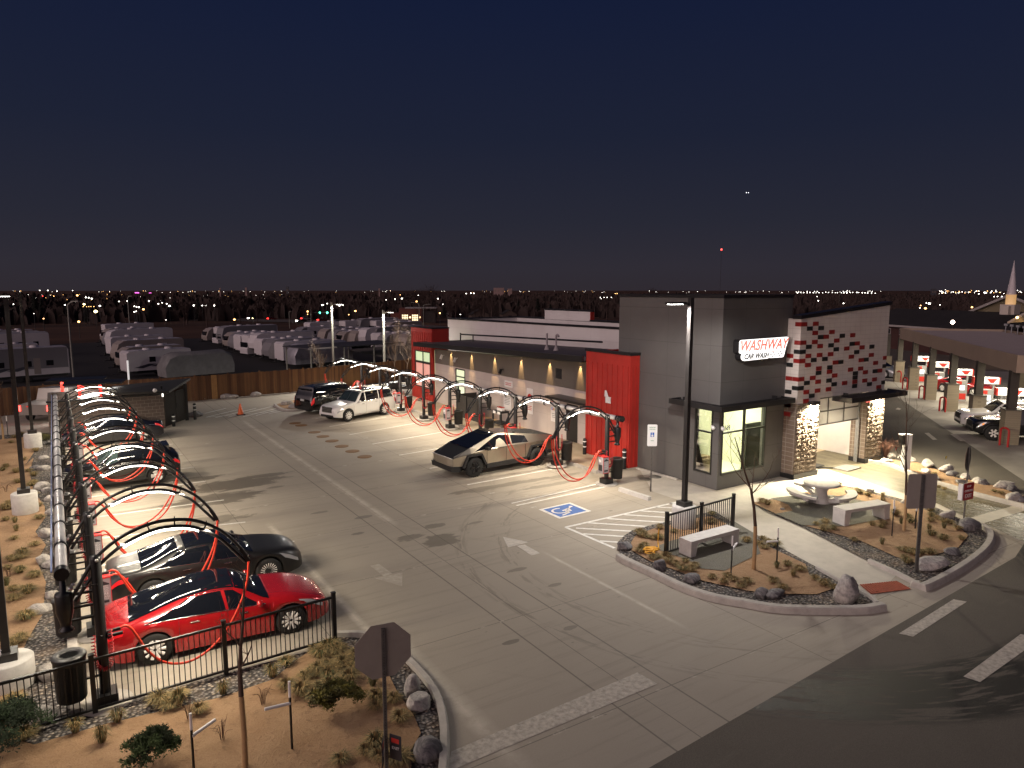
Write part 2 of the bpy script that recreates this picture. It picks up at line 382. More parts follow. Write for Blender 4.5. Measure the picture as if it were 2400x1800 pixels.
def earth_material():
    m = mat('dry_night_grassland', (.03,.02,.015), .95); nb = NB(m); P, X, Y, Z = nb.pos()
    a = nb.noise(P, .012, 6, .65); b = nb.noise(nb.scale(P, .2, 1), .06, 5)
    c = nb.mix(nb.ramp(a, .4, .62), (.060, .036, .027), (.135, .075, .050)); c = nb.mix(nb.M('MULTIPLY', nb.ramp(b, .5, .7), .6), c, (.035, .03, .022))
    nb.put(nb.b.inputs['Base Color'], c); nb.put(nb.b.inputs['Specular IOR Level'], .1); return m

def sheet(name, pts, z, m, lab=None, cat=None):
    mb = MB(); mb.add([(p[0], p[1], z) for p in pts], [tuple(range(len(pts)))])
    me = mb.build(name, m)
    # counter clockwise up
    if me.data.polygons[0].normal.z < 0: me.data.flip_normals()
    return struct(me)
def GP(l): return [G(*p) for p in l]
TERR = [(0,-.30),(45,-.30),(66,-2.12),(150,-2.5),(200,-3.2),(300,-6.0),(450,-8.6),(1000,-9.2),(9500,-9.2)]
def hz(d):
    for (a, x), (b, y) in zip(TERR, TERR[1:]):
        if d <= b: return x+(y-x)*(d-a)/(b-a)
    return TERR[-1][1]
def GT(px, py):
    """a pixel on the land beyond the site, which falls away"""
    d = 60.0
    for _ in range(400):
        p = far(px, py, d)
        if p.z <= hz(d): break
        d *= 1.02
        if d > 9000: break
    return Vector((p.x, p.y, hz(d)))
rs_ = [0,30,45,52,59,66,80,120,150,180,210,240,270,300,350,400,450,600,1000,2500,9500]; n = 72; mb = MB()
mb.add([(r_*math.cos(2*math.pi*i/n), r_*math.sin(2*math.pi*i/n), hz(r_)) for r_ in rs_ for i in range(n)], [(k*n+i, (k+1)*n+i, (k+1)*n+(i+1) % n, k*n+(i+1) % n) for k in range(1, len(rs_)-1) for i in range(n)]+[(n+(i+1) % n, 0, n+i) for i in range(n)], True)
struct(mb.build('terrain', earth_material()))
sheet('parking_lot', [(-45,2),(70,2),(70,58.6),(-45,58.6)], 0, LOTM)
# dark gravel yard of the trailer store
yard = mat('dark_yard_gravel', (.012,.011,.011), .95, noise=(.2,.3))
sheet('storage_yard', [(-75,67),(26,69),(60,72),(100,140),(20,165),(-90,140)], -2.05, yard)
road_a = [(-30,7.0),(8.2,8.32),(24.75,9.4),(27.6,10.1),(36,10.0),(60,12),(60,-20),(-30,-20)]
sheet('road', road_a, .004, ASPH)
AP = [G(2026,1080), G(2080,1078), G(2152,1086), G(2196,1103), G(2239,1120.6), G(2282.5,1128), G(2326,1139), G(2400,1165), (38,10.5), (60,12), (140,40), (120,110), (34.0,96)]
sheet('fuel_station_drive', AP, .004, ASPH)
# gas station apron (pale concrete)
T_ = Vector((.766,.643,0)); N_ = Vector((.643,-.766,0)); P0 = Vector((64.07,34.82,0))
apc = mat('station_concrete', (.30,.275,.24), .8, noise=(.8,.2), bump=(30,.15))
def S(t, nn, z=0): p = P0 + T_*t + N_*nn; return Vector((p.x, p.y, z))
sheet('fuel_station_apron', [S(-42,-2.1), S(12,-2.1), S(12,22), S(-42,22)], .008, apc)
sheet('wash_exit_drive', [G(1905,1050), G(2010,1052), G(2031,1084), G(2085,1093), G(2196,1138), G(2239,1149), G(2297,1167), G(2400,1193), G(2470,1215), G(2470,1262), G(2400,1270), G(2330,1238), G(2266,1213), G(2199,1181), G(1935,1098), G(1912,1098)], .005, WETM)
sheet('crossing_band', [G(2266,1216), G(2378,1185), G(2416,1193), G(2293,1231)], .009, mat('pale_band_concrete', (.46,.42,.34), .3, noise=(2.5,.25)))
sheet('plaza', GP([(1500,1102),(1679,1153),(1833,1122),(1905,1100),(1936,1100),(2199,1183),(2266,1216),(2270,1224),(2199,1192),(2006,1143),(1952,1135),(1868,1160),(1761,1180),(1800,1202),(1879,1237),(2039,1319),(2100,1349),(2050,1399),(1970,1366),(1915,1333),(1717,1227),(1674,1199),(1640,1182),(1590,1172),(1530,1152)]), .003, mat('plaza_concrete', (.46,.42,.36), .75, noise=(1.6,.16), bump=(60,.15)))
sheet('building_walk', [(20.4,24.4),(23.2,24.4),(23.2,57),(20.4,57)], .12, mat('tan_walk_concrete', (.46,.37,.26), .8, noise=(1.1,.16)))
mb = MB(); mb.box(20.25,24.4,0,20.4,57,.125)
struct(mb.build('walk_kerb', CONC))

# ---------------------------------------------------------------- planting beds
def bed(name, pts, z, m, am=.05):
    """bed surface, gently uneven"""
    mb = MB(); mb.add([(p[0], p[1], z) for p in pts], [tuple(range(len(pts)))])
    o = mb.build(name, m)
    if o.data.polygons[0].normal.z < 0: o.data.flip_normals()
    return struct(o)
# left and near bed
near_curb_in = [(785,1496),(856,1497.5),(905,1522),(942.6,1549),(974,1581),(1004,1619),(1023,1661),(1031,1714),(1029,1800),(1015,1900),(985,2050)]
nc = GP(near_curb_in)
LB = [(-.26,15.55),(-.26,48.6),(-3.0,49.4),(-40,48.0),(-40,3),(nc[-1].x,nc[-1].y-1)] + [(p.x,p.y) for p in reversed(nc)] + [(4.9,15.52)]
bed('gravel_bed', LB, .03, GRAV)
sand1 = [(-1.55,47.9),(-1.3,43),(-1.6,40)] + [(p.x,p.y) for p in GP([(79,1075),(70,1110),(78,1152),(105,1190),(107,1216),(83,1250),(108,1281),(87,1320),(108,1369),(101,1444),(65,1504),(53,1533),(63,1591),(50,1650),(36,1712),(22,1735)])] + [(p.x,p.y) for p in GP([(80,1752),(250,1703),(400,1668),(520,1640),(640,1598),(700,1549),(727,1531),(770,1521),(835,1529),(850,1540),(911,1585),(930,1625),(970,1682),(987,1724),(962,1766),(964,1800),(955,1880),(930,2000)])] + [(4,3.5),(-39,3.5),(-39,47)]
bed('sand_bed', sand1, .06, SAND)
# island beside the tower: pole light, bench, tree
ILG = GP([(1446,1275),(1462,1258),(1481,1245),(1527,1232),(1600,1216),(1674,1199),(1717,1226),(1815,1277),(1915,1332),(1985,1368),(2045,1405),(2060,1424),(2000,1431),(1834,1429),(1742,1415),(1671,1402),(1603,1379),(1536,1347),(1456,1308)])
bed('gravel_bed', ILG, .03, GRAV)
bed('sand_bed', GP([(1479,1275),(1489.5,1259),(1530,1243),(1579,1232),(1644,1215),(1668,1214),(1712,1236),(1790,1280),(1888,1326),(1896,1351),(1956,1383),(1915,1397),(1834,1397),(1752,1389),(1644,1365),(1590,1343),(1522,1319),(1481,1294)]), .06, SAND)
bed('crushed_stone_pad', GP([(1530,1289),(1573,1272),(1640,1256),(1720,1226),(1766,1253.6),(1782,1302),(1740,1322),(1698,1343),(1644,1338),(1611.5,1316),(1573.6,1305)]), .075, MULCH)
IRG = GP([(1761,1180),(1868,1162),(1952,1136),(2006,1144),(2199,1193),(2266,1225),(2296,1238),(2312,1252),(2311,1274),(2284,1303),(2230,1341),(2160,1378),(2150,1372),(2039,1318),(1879,1236),(1800,1202)])
bed('gravel_bed', IRG, .03, GRAV)
bed('sand_bed', GP([(1761,1181),(1835,1170),(1868,1163),(1952,1138),(2006,1150),(2071,1167),(2166,1197),(2234,1227),(2269,1258),(2245,1287.5),(2185,1305),(2160,1328),(2098,1308),(2017,1271),(1941,1249.5),(1881,1234),(1810,1203)]), .055, SAND)
bed('crushed_stone_pad', GP([(1805,1172),(1868,1164),(1948,1163),(2030.5,1179),(2071,1201),(2085,1217),(1976,1238),(1879,1235),(1818,1208),(1858,1201),(1848,1187),(1826,1178)]), .07, MULCH)
bed('gravel_bed', GP([(2032,1083),(2080,1079),(2152,1087),(2196,1104),(2239,1121.6),(2282.5,1129),(2326,1140),(2400,1166),(2480,1195),(2480,1213),(2400,1189),(2297,1163),(2239,1145),(2196,1133),(2085,1091)]), .06, SAND)
bed('sand_bed', GP([(647,950),(664,944),(704,936),(760,925),(860,914),(868,921),(760,953),(713,960),(673,962)]), .05, SAND)

def curb(pts, name='kerb', w_=.16, h=.14, side=1, closed=False, m=None):
    """kerb stones along a line, rounded nose"""
    P = [Vector((p[0], p[1], 0)) for p in pts]; P = smooth_path(P, 4); k = len(P); mb = MB(); sec = []
    for i, p in enumerate(P):
        t = (P[min(i+1, k-1)]-P[max(i-1, 0)]).normalized(); nn = Vector((t.y, -t.x, 0))*side
        sec.append([p, p+Vector((0,0,h)), p+nn*(w_*.8)+Vector((0,0,h)), p+nn*(w_*.95)+Vector((0,0,h*.82)), p+nn*w_*1.12])
    vs = [q for s_ in sec for q in s_]
    mb.add(vs, [(i*5+j, i*5+j+1, (i+1)*5+j+1, (i+1)*5+j) for i in range(k-1) for j in range(4)])
    for e in (0, k-1): mb.add(sec[e], [(0,1,2,3,4)])
    return struct(mb.build(name, m or CONC))
curb(GP(near_curb_in), side=-1)
curb(GP([(1456,1309),(1475,1320),(1536,1348),(1603,1380),(1671,1403),(1742,1416),(1834,1430),(2000,1432),(2064,1424)]), w_=.2, h=.17)
curb(GP([(2153,1374),(2163,1377),(2234,1340),(2288,1302),(2312,1273),(2312,1251),(2296,1237)]), w_=.2, h=.17)
curb([(-.26,48.5),(-.26,40),(-.26,30),(-.26,22),(-.26,15.6)], w_=.22, h=.1, side=-1)
curb(GP([(2031,1083),(2085,1092),(2140,1113),(2196,1134),(2239,1146),(2297,1164),(2400,1190),(2480,1214)]), h=.16, side=1)
curb(GP([(1917,1334),(1970,1364),(2042,1402),(2060,1418)]), w_=.1, h=.10, side=1)
curb(GP([(2039,1318),(2100,1345),(2150,1371)]), w_=.1, h=.12, side=1)
curb(GP([(647,950),(655,957),(673,963),(713,961),(760,953),(820,938)]), h=.14, side=1)
curb(GP([(1495,1098),(1590,1124)]), 'kerb', .12, .05)

# ---------------------------------------------------------------- paint on the ground
ZP = .007
def paint(name, quads, m=PAINTW, z=ZP):
    mb = MB()
    for q in quads:
        vs = [(p[0], p[1], z) for p in q]
        a = sum(vs[i][0]*vs[(i+1) % len(vs)][1]-vs[(i+1) % len(vs)][0]*vs[i][1] for i in range(len(vs)))
        if a < 0: vs = vs[::-1]
        mb.add(vs, [tuple(range(len(vs)))])
    o = mb.build(name, m); return struct(o)
def stroke(a, b, w_=.1):
    a, b = Vector(a), Vector(b); d = (b-a).normalized(); nn = Vector((-d.y, d.x, 0))*w_/2
    return [a+nn, b+nn, b-nn, a-nn]
def PS(l, w_=.1): return [stroke(G(*a), G(*b), w_) for a, b in l]
paint('stall_markings', PS([((772,1000),(905,978)),((819,1019),(980,991)),((873,1041),(1048,1011)),((935.5,1067),(1120,1036)),((1007,1098),(1225,1060)),((1095,1136.5),(1293,1100)),((1199,1180),(1408,1133)),((1210,1185.3),(1424,1140)),
    ((740,981),(800,971))]))
paint('stall_markings', PS([((233.6,1211),(525,1172)),((205,1265),(575,1224)),((225,1327),(690,1269)),((213,1165),(482,1128)),((205,1124),(455,1095)),((200,1092),(428,1065)),((196,1066),(405,1041))]))
paint('stall_number_marks', [stroke(G(x,y), G(x+12,y-2), .12) for x, y in ((1148,1157),(975,1052),(851,1028),(810,1008),(1245,1190),(395,1131),(470,1196),(520,1255))] , PAINTO)
hz6 = lambda x, y: (1350+x/5.53, 1050+y/5.53)
paint('hatch_markings', PS([((1325.5,1236),(1588.7,1176.6)),((1325.5,1236),(1440.4,1285))], .12))
paint('hatch_markings', PS([(hz6(a,b), hz6(c,d)) for a,b,c,d in ((1210,720,1400,730),(1030,765,1560,797),(820,815,1300,845),(620,865,1180,902),(380,915,1150,965),(150,970,970,1022),(0,1040,780,1083),(95,1115,620,1148),(310,1207,540,1222))], .11))
paint('hatch_markings', PS([((483,978),(555,961)),((505,979),(600,957)),((535,978),(640,952)),((570,977),(650,957)),((600,974),(655,960)),((630,970),(668,962)),((480,969),(530,957)),((483,978),(668,963))], .10))
paint('lane_arrow', [GP([(1179,1258.6),(1238.7,1271),(1190.8,1283.5)]), GP([(1210.8,1279.7),(1229.7,1276.6),(1266,1297),(1245.6,1302)])], mat('arrow_paint', (.52,.48,.42), .8, noise=(6,.25)))
az = lambda x, y: (820+x/11.06, 1270+y/11.06)
paint('lane_arrow', [GP([az(525,625),az(755,570),az(1100,830),az(880,900)]), GP([az(650,950),az(1365,795),az(1355,1155)])], mat('faded_arrow_paint', (.40,.36,.30), .85, noise=(5,.25)))
paint('stop_bar', [GP([(1058,1762),(1494,1576.6),(1541,1603.5),(1068,1802),(1040,1830)])], PAINTO)
paint('lane_bar', [GP([(2107,1485.5),(2235,1405),(2266,1411),(2140,1493)])], PAINTO, .010)
paint('lane_bar', [GP([(2258,1586.5),(2392,1487),(2440,1497),(2297,1599.6)])], PAINTO, .010)
gz = lambda x, y: (2080+x/6.9125, 960+y/6.9125)
paint('lane_bar', [GP([gz(600,382),gz(670,378),gz(810,490),gz(735,492)]), GP([gz(1015,400),gz(1120,405),gz(1270,510),gz(1180,515)])], PAINTO, .010)
gy = lambda x, y: (2080+x/6.9125, 780+y/6.9125)
paint('lane_bar', [GP([gy(30,960),gy(115,955),gy(165,1005),gy(90,1010)]), GP([gy(130,1240),gy(170,1215),gy(225,1235),gy(190,1250)])], PAINTO, .010)
# accessible stall symbol
ca = GP([(1262.2,1194.4),(1336.3,1178),(1386,1198),(1311,1216)])
def bil(u, v): return (ca[0]*(1-u)+ca[1]*u)*(1-v) + (ca[3]*(1-u)+ca[2]*u)*v
def bq(l): return [bil(*p) for p in l]
paint('accessible_symbol', [bq([(0,0),(1,0),(1,1),(0,1)])])
paint('accessible_symbol', [bq([(.09,.09),(.91,.09),(.91,.91),(.09,.91)])], mat('blue_road_paint', (.05,.14,.42), .7, noise=(4,.25)), .0095)
wsym = []
def arc(cx, cy, r, a0, a1, k=14, t=.06):
    for i in range(k):
        b0, b1 = rad(a0+(a1-a0)*i/k), rad(a0+(a1-a0)*(i+1)/k)
        wsym.append(bq([(cx+(r+s_)*math.cos(b), cy+(r+s_)*math.sin(b)) for b, s_ in ((b0,-t/2),(b1,-t/2),(b1,t/2),(b0,t/2))]))
arc(.38,.46,.21,20,300)
wsym += [bq([(.80+.055*math.cos(a*.7), .32+.06*math.sin(a*.7)) for a in range(9)]), bq([(.74,.36),(.74,.43),(.42,.55),(.42,.47)]), bq([(.62,.40),(.68,.38),(.62,.66),(.56,.64)]), bq([(.46,.5),(.52,.48),(.52,.74),(.46,.76)]), bq([(.46,.70),(.50,.76),(.22,.86),(.2,.80)])]
paint('accessible_symbol', wsym, z=.012)
tp = GP([(2014,1371.6),(2102,1363),(2136,1382),(2041,1394)])
mb = MB(); mb.add([(p.x,p.y,.02) for p in tp], [(0,1,2,3)])
for i in range(16):
    for j in range(10):
        u, v = (i+.5)/16, (j+.5)/10; q = (tp[0]*(1-u)+tp[1]*u)*(1-v)+(tp[3]*(1-u)+tp[2]*u)*v
        mb.cbox((q.x,q.y,.028), (.035,.035,.016))
o = mb.build('tactile_pad', mat('red_tactile_tile', (.36,.10,.055), .8, noise=(6,.2)))
if o.data.polygons[0].normal.z < 0: o.data.flip_normals()
tag(o, 'red dimpled tactile warning pad at the foot of the walk', 'tactile pad')
# covers set into the concrete
brown = mat('rusty_cover', (.20,.105,.04), .8, noise=(8,.25))
for i, (x, y) in enumerate([(692,992),(706,997),(737,1013),(757,1023),(778,1033.5),(801,1046),(826,1057.5),(854.5,1070.5)]):
    p = G(x, y); mb = MB(); mb.lathe([(.36,0),(.36,.012),(.33,.016),(0.001,.016)], 20)
    tag(mb.build('manhole_cover', brown, loc=p), ['rusty round cover farthest along the drive aisle','second rusty round cover from the cone end','third rusty cover in the row, past the first gap','fourth rusty cover in the row along the aisle','fifth rusty cover, midway down the row','sixth rusty round cover along the aisle','seventh rusty cover, next to the nearest one','nearest rusty round cover, in front of the angular truck'][i], 'manhole cover', 'rusty covers along the drive aisle')
for x, y, lb in ((1513,1123,'round grey drain cover in the plaza, farther from the wall'),(1536,1118,'round grey drain cover beside the dark tower wall')):
    mb = MB(); mb.lathe([(.27,0),(.27,.01),(0.001,.012)], 18); tag(mb.build('drain_cover', mat('grey_cover', (.16,.15,.13), .7, noise=(8,.2)), loc=G(x,y)), lb, 'drain cover', 'plaza drains')
# ================================================================ the wash building
DG = mat('dark_grey_panel', (.105,.100,.098), .6); nb = NB(DG); P, X, Y, Z = nb.pos()
j = nb.M('MAXIMUM', grid_mask(nb, Z, .70, 1.49, .009), nb.M('MAXIMUM', grid_mask(nb, X, 1.55, 2.44, .006), grid_mask(nb, Y, .6, 2.44, .006)))
c = nb.mix(nb.ramp(nb.noise(P, .8, 5), .3, .7), (.098,.093,.090), (.116,.111,.107)); c = nb.mix(nb.M('MULTIPLY', j, .6), c, (.04,.038,.036))
nb.put(nb.b.inputs['Base Color'], c)
WP = mat('white_insulated_panel', (.72,.68,.66), .55); nb = NB(WP); P, X, Y, Z = nb.pos()
j = nb.M('MAXIMUM', grid_mask(nb, Z, .1, 1.2, .008), nb.M('MAXIMUM', grid_mask(nb, Y, 1.1, 3.6, .012), grid_mask(nb, X, .3, 3.6, .012)))
c = nb.mix(nb.ramp(nb.noise(P, .6, 5), .3, .7), (.66,.62,.60), (.74,.71,.69)); c = nb.mix(nb.M('MULTIPLY', j, .35), c, (.35,.32,.31)); nb.put(nb.b.inputs['Base Color'], c)
TILE = mat('white_block_tile', (.66,.60,.55), .45); nb = NB(TILE); P, X, Y, Z = nb.pos()
XY = nb.M('ADD', X, Y)
j = nb.M('MAXIMUM', grid_mask(nb, Z, .0, .1975, .008), grid_mask(nb, XY, -26.86-18.9+.201, .402, .008))
c = nb.mix(nb.ramp(nb.noise(P, 1.3, 4), .3, .7), (.62,.56,.515), (.70,.65,.60)); c = nb.mix(nb.M('MULTIPLY', j, .5), c, (.42,.37,.34)); nb.put(nb.b.inputs['Base Color'], c)
def block_mat(name, c1, c2, mort, bw, bh):
    m = mat(name, c1, .85); nb = NB(m); P, X, Y, Z = nb.pos()
    cb = nb.n('ShaderNodeCombineXYZ'); nb.put(cb.inputs[0], nb.M('ADD', X, Y)); nb.put(cb.inputs[1], Z)
    b = nb.n('ShaderNodeTexBrick'); nb.put(b.inputs['Vector'], cb.outputs[0]); b.offset = 0.0 if bh == .2 else .5
    for k_, v in (('Color1', (*c1, 1)), ('Color2', (*c2, 1)), ('Mortar', (*mort, 1)), ('Scale', 1.0), ('Mortar Size', .012), ('Brick Width', bw), ('Row Height', bh), ('Bias', 0.0)): b.inputs[k_].default_value = v
    f = nb.noise(P, 20, 4); c = nb.mix(nb.M('MULTIPLY', f, .4), b.outputs['Color'], tuple(x*.55 for x in c1)); nb.put(nb.b.inputs['Base Color'], c)
    nb.bump(nb.M('ADD', nb.M('MULTIPLY', b.outputs['Fac'], -1.0), nb.M('MULTIPLY', f, .4)), .5, .015); return m
CMU = block_mat('tan_masonry_block', (.20,.15,.115), (.17,.125,.095), (.36,.31,.26), .402, .2)
CMU2 = block_mat('brown_masonry_block', (.105,.075,.062), (.085,.062,.052), (.20,.165,.14), .402, .2001)
CAP = mat('black_metal_coping', (.013,.012,.013), .35)
ROOF = mat('grey_roof_membrane', (.075,.065,.075), .7, noise=(.7,.2))
FRM = mat('black_window_frame', (.014,.014,.013), .4)
GLASS = mat('window_glass', (1,1,1), .03)
if True:
    t = GLASS.node_tree; t.nodes.clear(); o_ = t.nodes.new('ShaderNodeOutputMaterial'); a_ = t.nodes.new('ShaderNodeBsdfTransparent'); g_ = t.nodes.new('ShaderNodeBsdfGlossy'); mx = t.nodes.new('ShaderNodeMixShader'); fr = t.nodes.new('ShaderNodeFresnel')
    g_.inputs['Roughness'].default_value = .02; a_.inputs['Color'].default_value = (.93,.96,.92,1); fr.inputs['IOR'].default_value = 1.45
    t.links.new(fr.outputs[0], mx.inputs[0]); t.links.new(a_.outputs[0], mx.inputs[1]); t.links.new(g_.outputs[0], mx.inputs[2]); t.links.new(mx.outputs[0], o_.inputs[0])
CREAM = mat('cream_interior_paint', (.80,.80,.66), .7, noise=(1.5,.05))

def wall(mb, plane, at, th, u0, u1, v0, v1, holes=(), top=None):
    """a wall with openings. plane 'X': at x=at, u along y; plane 'Y': at y=at, u along x. th goes along +axis. top: z at u0,u1 for a sloped head"""
    us = sorted({u0, u1, *[h[0] for h in holes], *[h[1] for h in holes]}); vs = sorted({v0, v1, *[h[2] for h in holes], *[h[3] for h in holes]})
    def P_(u, v, d):
        if top and abs(v-v1) < 1e-6: v = top[0] + (top[1]-top[0])*(u-u0)/(u1-u0)
        return (at+d, u, v) if plane == 'X' else (u, at+d, v)
    def solid(i, k):
        if not (0 <= i < len(us)-1 and 0 <= k < len(vs)-1): return False
        a, b = (us[i]+us[i+1])/2, (vs[k]+vs[k+1])/2
        return not any(h[0] < a < h[1] and h[2] < b < h[3] for h in holes)
    for i in range(len(us)-1):
        for k in range(len(vs)-1):
            if not solid(i, k): continue
            a, b, c_, d_ = us[i], us[i+1], vs[k], vs[k+1]
            mb.add([P_(a,c_,0),P_(b,c_,0),P_(b,d_,0),P_(a,d_,0)], [(0,1,2,3)]); mb.add([P_(a,c_,th),P_(b,c_,th),P_(b,d_,th),P_(a,d_,th)], [(3,2,1,0)])
            for (ii, kk, q) in ((i-1,k,((a,c_),(a,d_))),(i+1,k,((b,c_),(b,d_))),(i,k-1,((a,c_),(b,c_))),(i,k+1,((a,d_),(b,d_)))):
                if not solid(ii, kk): mb.add([P_(*q[0],0),P_(*q[1],0),P_(*q[1],th),P_(*q[0],th)], [(0,1,2,3)])
    return mb

B = root('car_wash_building', (0,0,0), 0, 'car wash building with dark grey corner tower, red boxes and white tiled tunnel end', 'building')
# --- corner tower
TX, TY, TH = 22.69, 19.54, 7.95
mb = MB()
wall(mb, 'Y', TY, .25, TX, 26.86, 0, TH, [(22.88,25.66,.62,3.42)])
wall(mb, 'X', TX, .25, TY+.25, 25.8, 0, TH, [(19.86,20.84,.6,3.45)])
wall(mb, 'X', 26.86, .25, TY, 25.8, 3.0, TH); wall(mb, 'Y', 25.55, .25, TX+.25, 26.86, 0, TH)
mb.box(TX+.25,TY+.25,7.3,26.86,25.55,7.4)
tw = mb.build('tower', DG, B)
mb = MB(); mb.box(TX-.04,TY-.04,TH,27.15,TY+.32,TH+.13); mb.box(TX-.04,TY+.32,TH,TX+.32,25.84,TH+.13); mb.box(26.82,TY+.32,TH,27.15,25.84,TH+.13); mb.box(TX+.32,25.5,TH,26.82,25.84,TH+.13)
mb.build('coping', CAP, tw)
mb = MB(); mb.box(TX+.3,TY+.3,.1,26.8,25.5,.12); mb.box(26.74,TY+.3,.12,26.8,25.5,3.5); mb.box(TX+.3,23.2,.12,26.74,23.3,3.5); mb.box(TX+.3,TY+.3,3.5,26.8,25.5,3.55); mb.box(TX+.255,21.2,.12,TX+.3,23.2,3.5)
mb.build('interior', CREAM, B)
mb = MB(); mb.box(25.62,20.5,.12,26.6,20.62,2.36); mb.build('screen_board', mat('dark_display_back', (.02,.022,.02), .4), B)
mb = MB(); mb.box(23.4,21.2,.12,24.5,21.9,.85); mb.box(23.6,21.3,.85,24.2,21.7,.95); mb.build('counter', mat('tan_counter', (.4,.3,.18), .5), B)
area('interior_lamp', B, (24.6,21.3,3.45), (0,0,0), 2.5, 1.6, 150, (1.0,.98,.72))
def glazing(name, plane, at, u0, u1, v0, v1, us, vs, fw=.06, depth=.1, parent=B, pane=GLASS):
    """frame with mullions at us and transoms at vs, and its panes"""
    mb = MB()
    def bx(a, b, c_, d_, e=depth): mb.box(at-.02, a, c_, at-.02+e, b, d_) if plane == 'X' else mb.box(a, at-.02, c_, b, at-.02+e, d_)
    bx(u0, u0+fw, v0, v1); bx(u1-fw, u1, v0, v1); bx(u0+fw, u1-fw, v0, v0+fw); bx(u0+fw, u1-fw, v1-fw, v1)
    for u in us: bx(u-fw/2, u+fw/2, v0+fw, v1-fw)
    cuts = [u0+fw] + [x for u in us for x in (u-fw/2, u+fw/2)] + [u1-fw]
    for v in vs:
        for i in range(0, len(cuts), 2): bx(cuts[i], cuts[i+1], v-fw/2, v+fw/2, depth*.8)
    f = mb.build(name, FRM, parent)
    mb = MB(); q = at+.03
    pts = [(u0+fw,v0+fw),(u1-fw,v0+fw),(u1-fw,v1-fw),(u0+fw,v1-fw)]
    mb.add([(q,a,b) if plane == 'X' else (a,q,b) for a, b in pts], [(0,1,2,3)])
    mb.build('pane', pane, f); return f
glazing('window', 'Y', TY, 22.88, 25.66, .62, 3.42, [24.27], [2.40], .07)
glazing('window', 'X', TX, 19.86, 20.84, .6, 3.45, [], [2.38], .07)
nm = mat('navy_vinyl', (.02,.02,.22), .5)
text('3589', .30, 'house_number', nm, B, (23.12, TY-.03, 2.60), (rad(90),0,0), sx=.8)
# canopy round the corner, on brackets
mb = MB(); mb.box(22.02,18.86,3.44,26.68,18.92,3.66); mb.box(22.02,18.92,3.44,22.08,21.75,3.66); mb.box(26.62,18.92,3.44,26.68,19.54,3.66); mb.box(22.08,21.69,3.44,22.69,21.75,3.66)
for i in range(7): y = 18.96+i*.085; mb.box(22.08, y, 3.50, 26.62, y+.045, 3.60)
for i in range(7): x = 22.11+i*.085; mb.box(x, 19.58, 3.50, x+.045, 21.69, 3.60)
mb.box(26.0,19.3,3.6,26.04,TY,3.74); mb.box(22.45,21.3,3.6,22.69,21.34,3.74)
mb.build('corner_canopy', CAP, B)
# two small dome cameras by the corner
for p in ((22.6,19.75,2.62),(22.84,19.45,2.60)):
    mb = MB(); mb.ball(p, .085, 6); mb.box(p[0]-.03,p[1],p[2],p[0]+.03,p[1]+.1,p[2]+.1); mb.build('dome_camera', WHT, B)
# --- the lit shop sign
sg = root('illuminated_sign', (0,0,0), 0, 'glowing white WASHWAY car wash sign on the dark tower front', 'sign')
sp = [(23.34,5.74),(23.33,6.18),(23.37,6.24),(23.44,6.27),(26.42,6.30),(26.50,6.28),(26.53,6.22),(26.51,6.13),(26.38,5.85),(26.28,5.50),(26.24,5.43),(26.15,5.40),(25.34,5.41),(25.28,5.45),(25.2,5.40),(23.70,5.37),(23.56,5.40),(23.48,5.48),(23.46,5.57),(23.50,5.66),(23.56,5.70),(23.42,5.69)]
mb = MB(); mb.prism(sp, TY-.30, TY-.02, 'XZ'); mb.build('cabinet', CAP, sg)
mb = MB(); mb.prism([(24.93+(x-24.93)*.985, 5.83+(z-5.83)*.965) for x, z in sp], TY-.315, TY-.301, 'XZ'); mb.build('face', lamp_mat('sign_face_light', (1,.97,.93), 1.15), sg)
rt = lamp_mat('sign_red_letters', (1.0,.10,.03), .55); bt = mat('sign_black_letters', (.02,.02,.02), .5)
text('WASHWAY', .60, 'red_lettering', rt, sg, (24.86, TY-.33, 5.985), (rad(90),0,0), .28, .006, sx=.98, off=.014)
text('CAR WASH', .30, 'black_lettering', bt, sg, (24.42, TY-.33, 5.555), (rad(90),0,0), .28, .006, sx=1.0, off=.006)
mb = MB()
for i, (a, b) in enumerate([(0,0),(1,1),(2,0),(3,1),(4,0),(5,1),(6,0),(1,-1),(3,-1),(5,-1)]): mb.box(25.32+a*.12+b*.03, TY-.335, 5.56+b*.085, 25.40+a*.12+b*.03, TY-.318, 5.60+b*.085)
mb.build('black_chequers', bt, sg)
mb = MB(); mb.box(25.30,TY-.335,5.70,25.52,TY-.318,5.73); mb.build('red_dash', rt, sg)
# --- low red box beside the tower
RXX, RY0, RY1, RZ = 22.12, 24.32, 27.55, 5.28
mb = MB(); wall(mb, 'X', RXX, .2, RY0, RY1, 0, RZ); wall(mb, 'Y', RY0, .2, RXX+.2, TX, 0, RZ); wall(mb, 'Y', RY1-.2, .2, RXX+.2, 24.6, 0, RZ)
mb.box(RXX+.2,RY0+.2,RZ-.3,24.6,RY1-.2,RZ-.25)
for i in range(9): y = RY0+.12+i*.37; mb.box(RXX-.03, y, .05, RXX, y+.035, RZ-.5)
for x in (22.2,22.45): mb.box(x, RY0-.03, .05, x+.03, RY0, RZ-.5)
rb = mb.build('red_box', RED, B)
mb = MB(); mb.box(RXX-.06,RY0-.06,RZ,RXX+.26,RY1+.05,RZ+.12); mb.box(RXX+.26,RY0-.06,RZ,TX,RY0+.24,RZ+.12); mb.build('coping', CAP, rb)
mb = MB(); mb.box(RXX-.08,25.6,2.9,RXX-.035,25.95,3.2); mb.add([(RXX-.1,25.7,3.2),(RXX-.1,26.0,3.2),(RXX-.1,25.98,3.5),(RXX-.1,25.85,3.5)], [(0,1,2,3)]); mb.build('wall_box', WHT, rb)
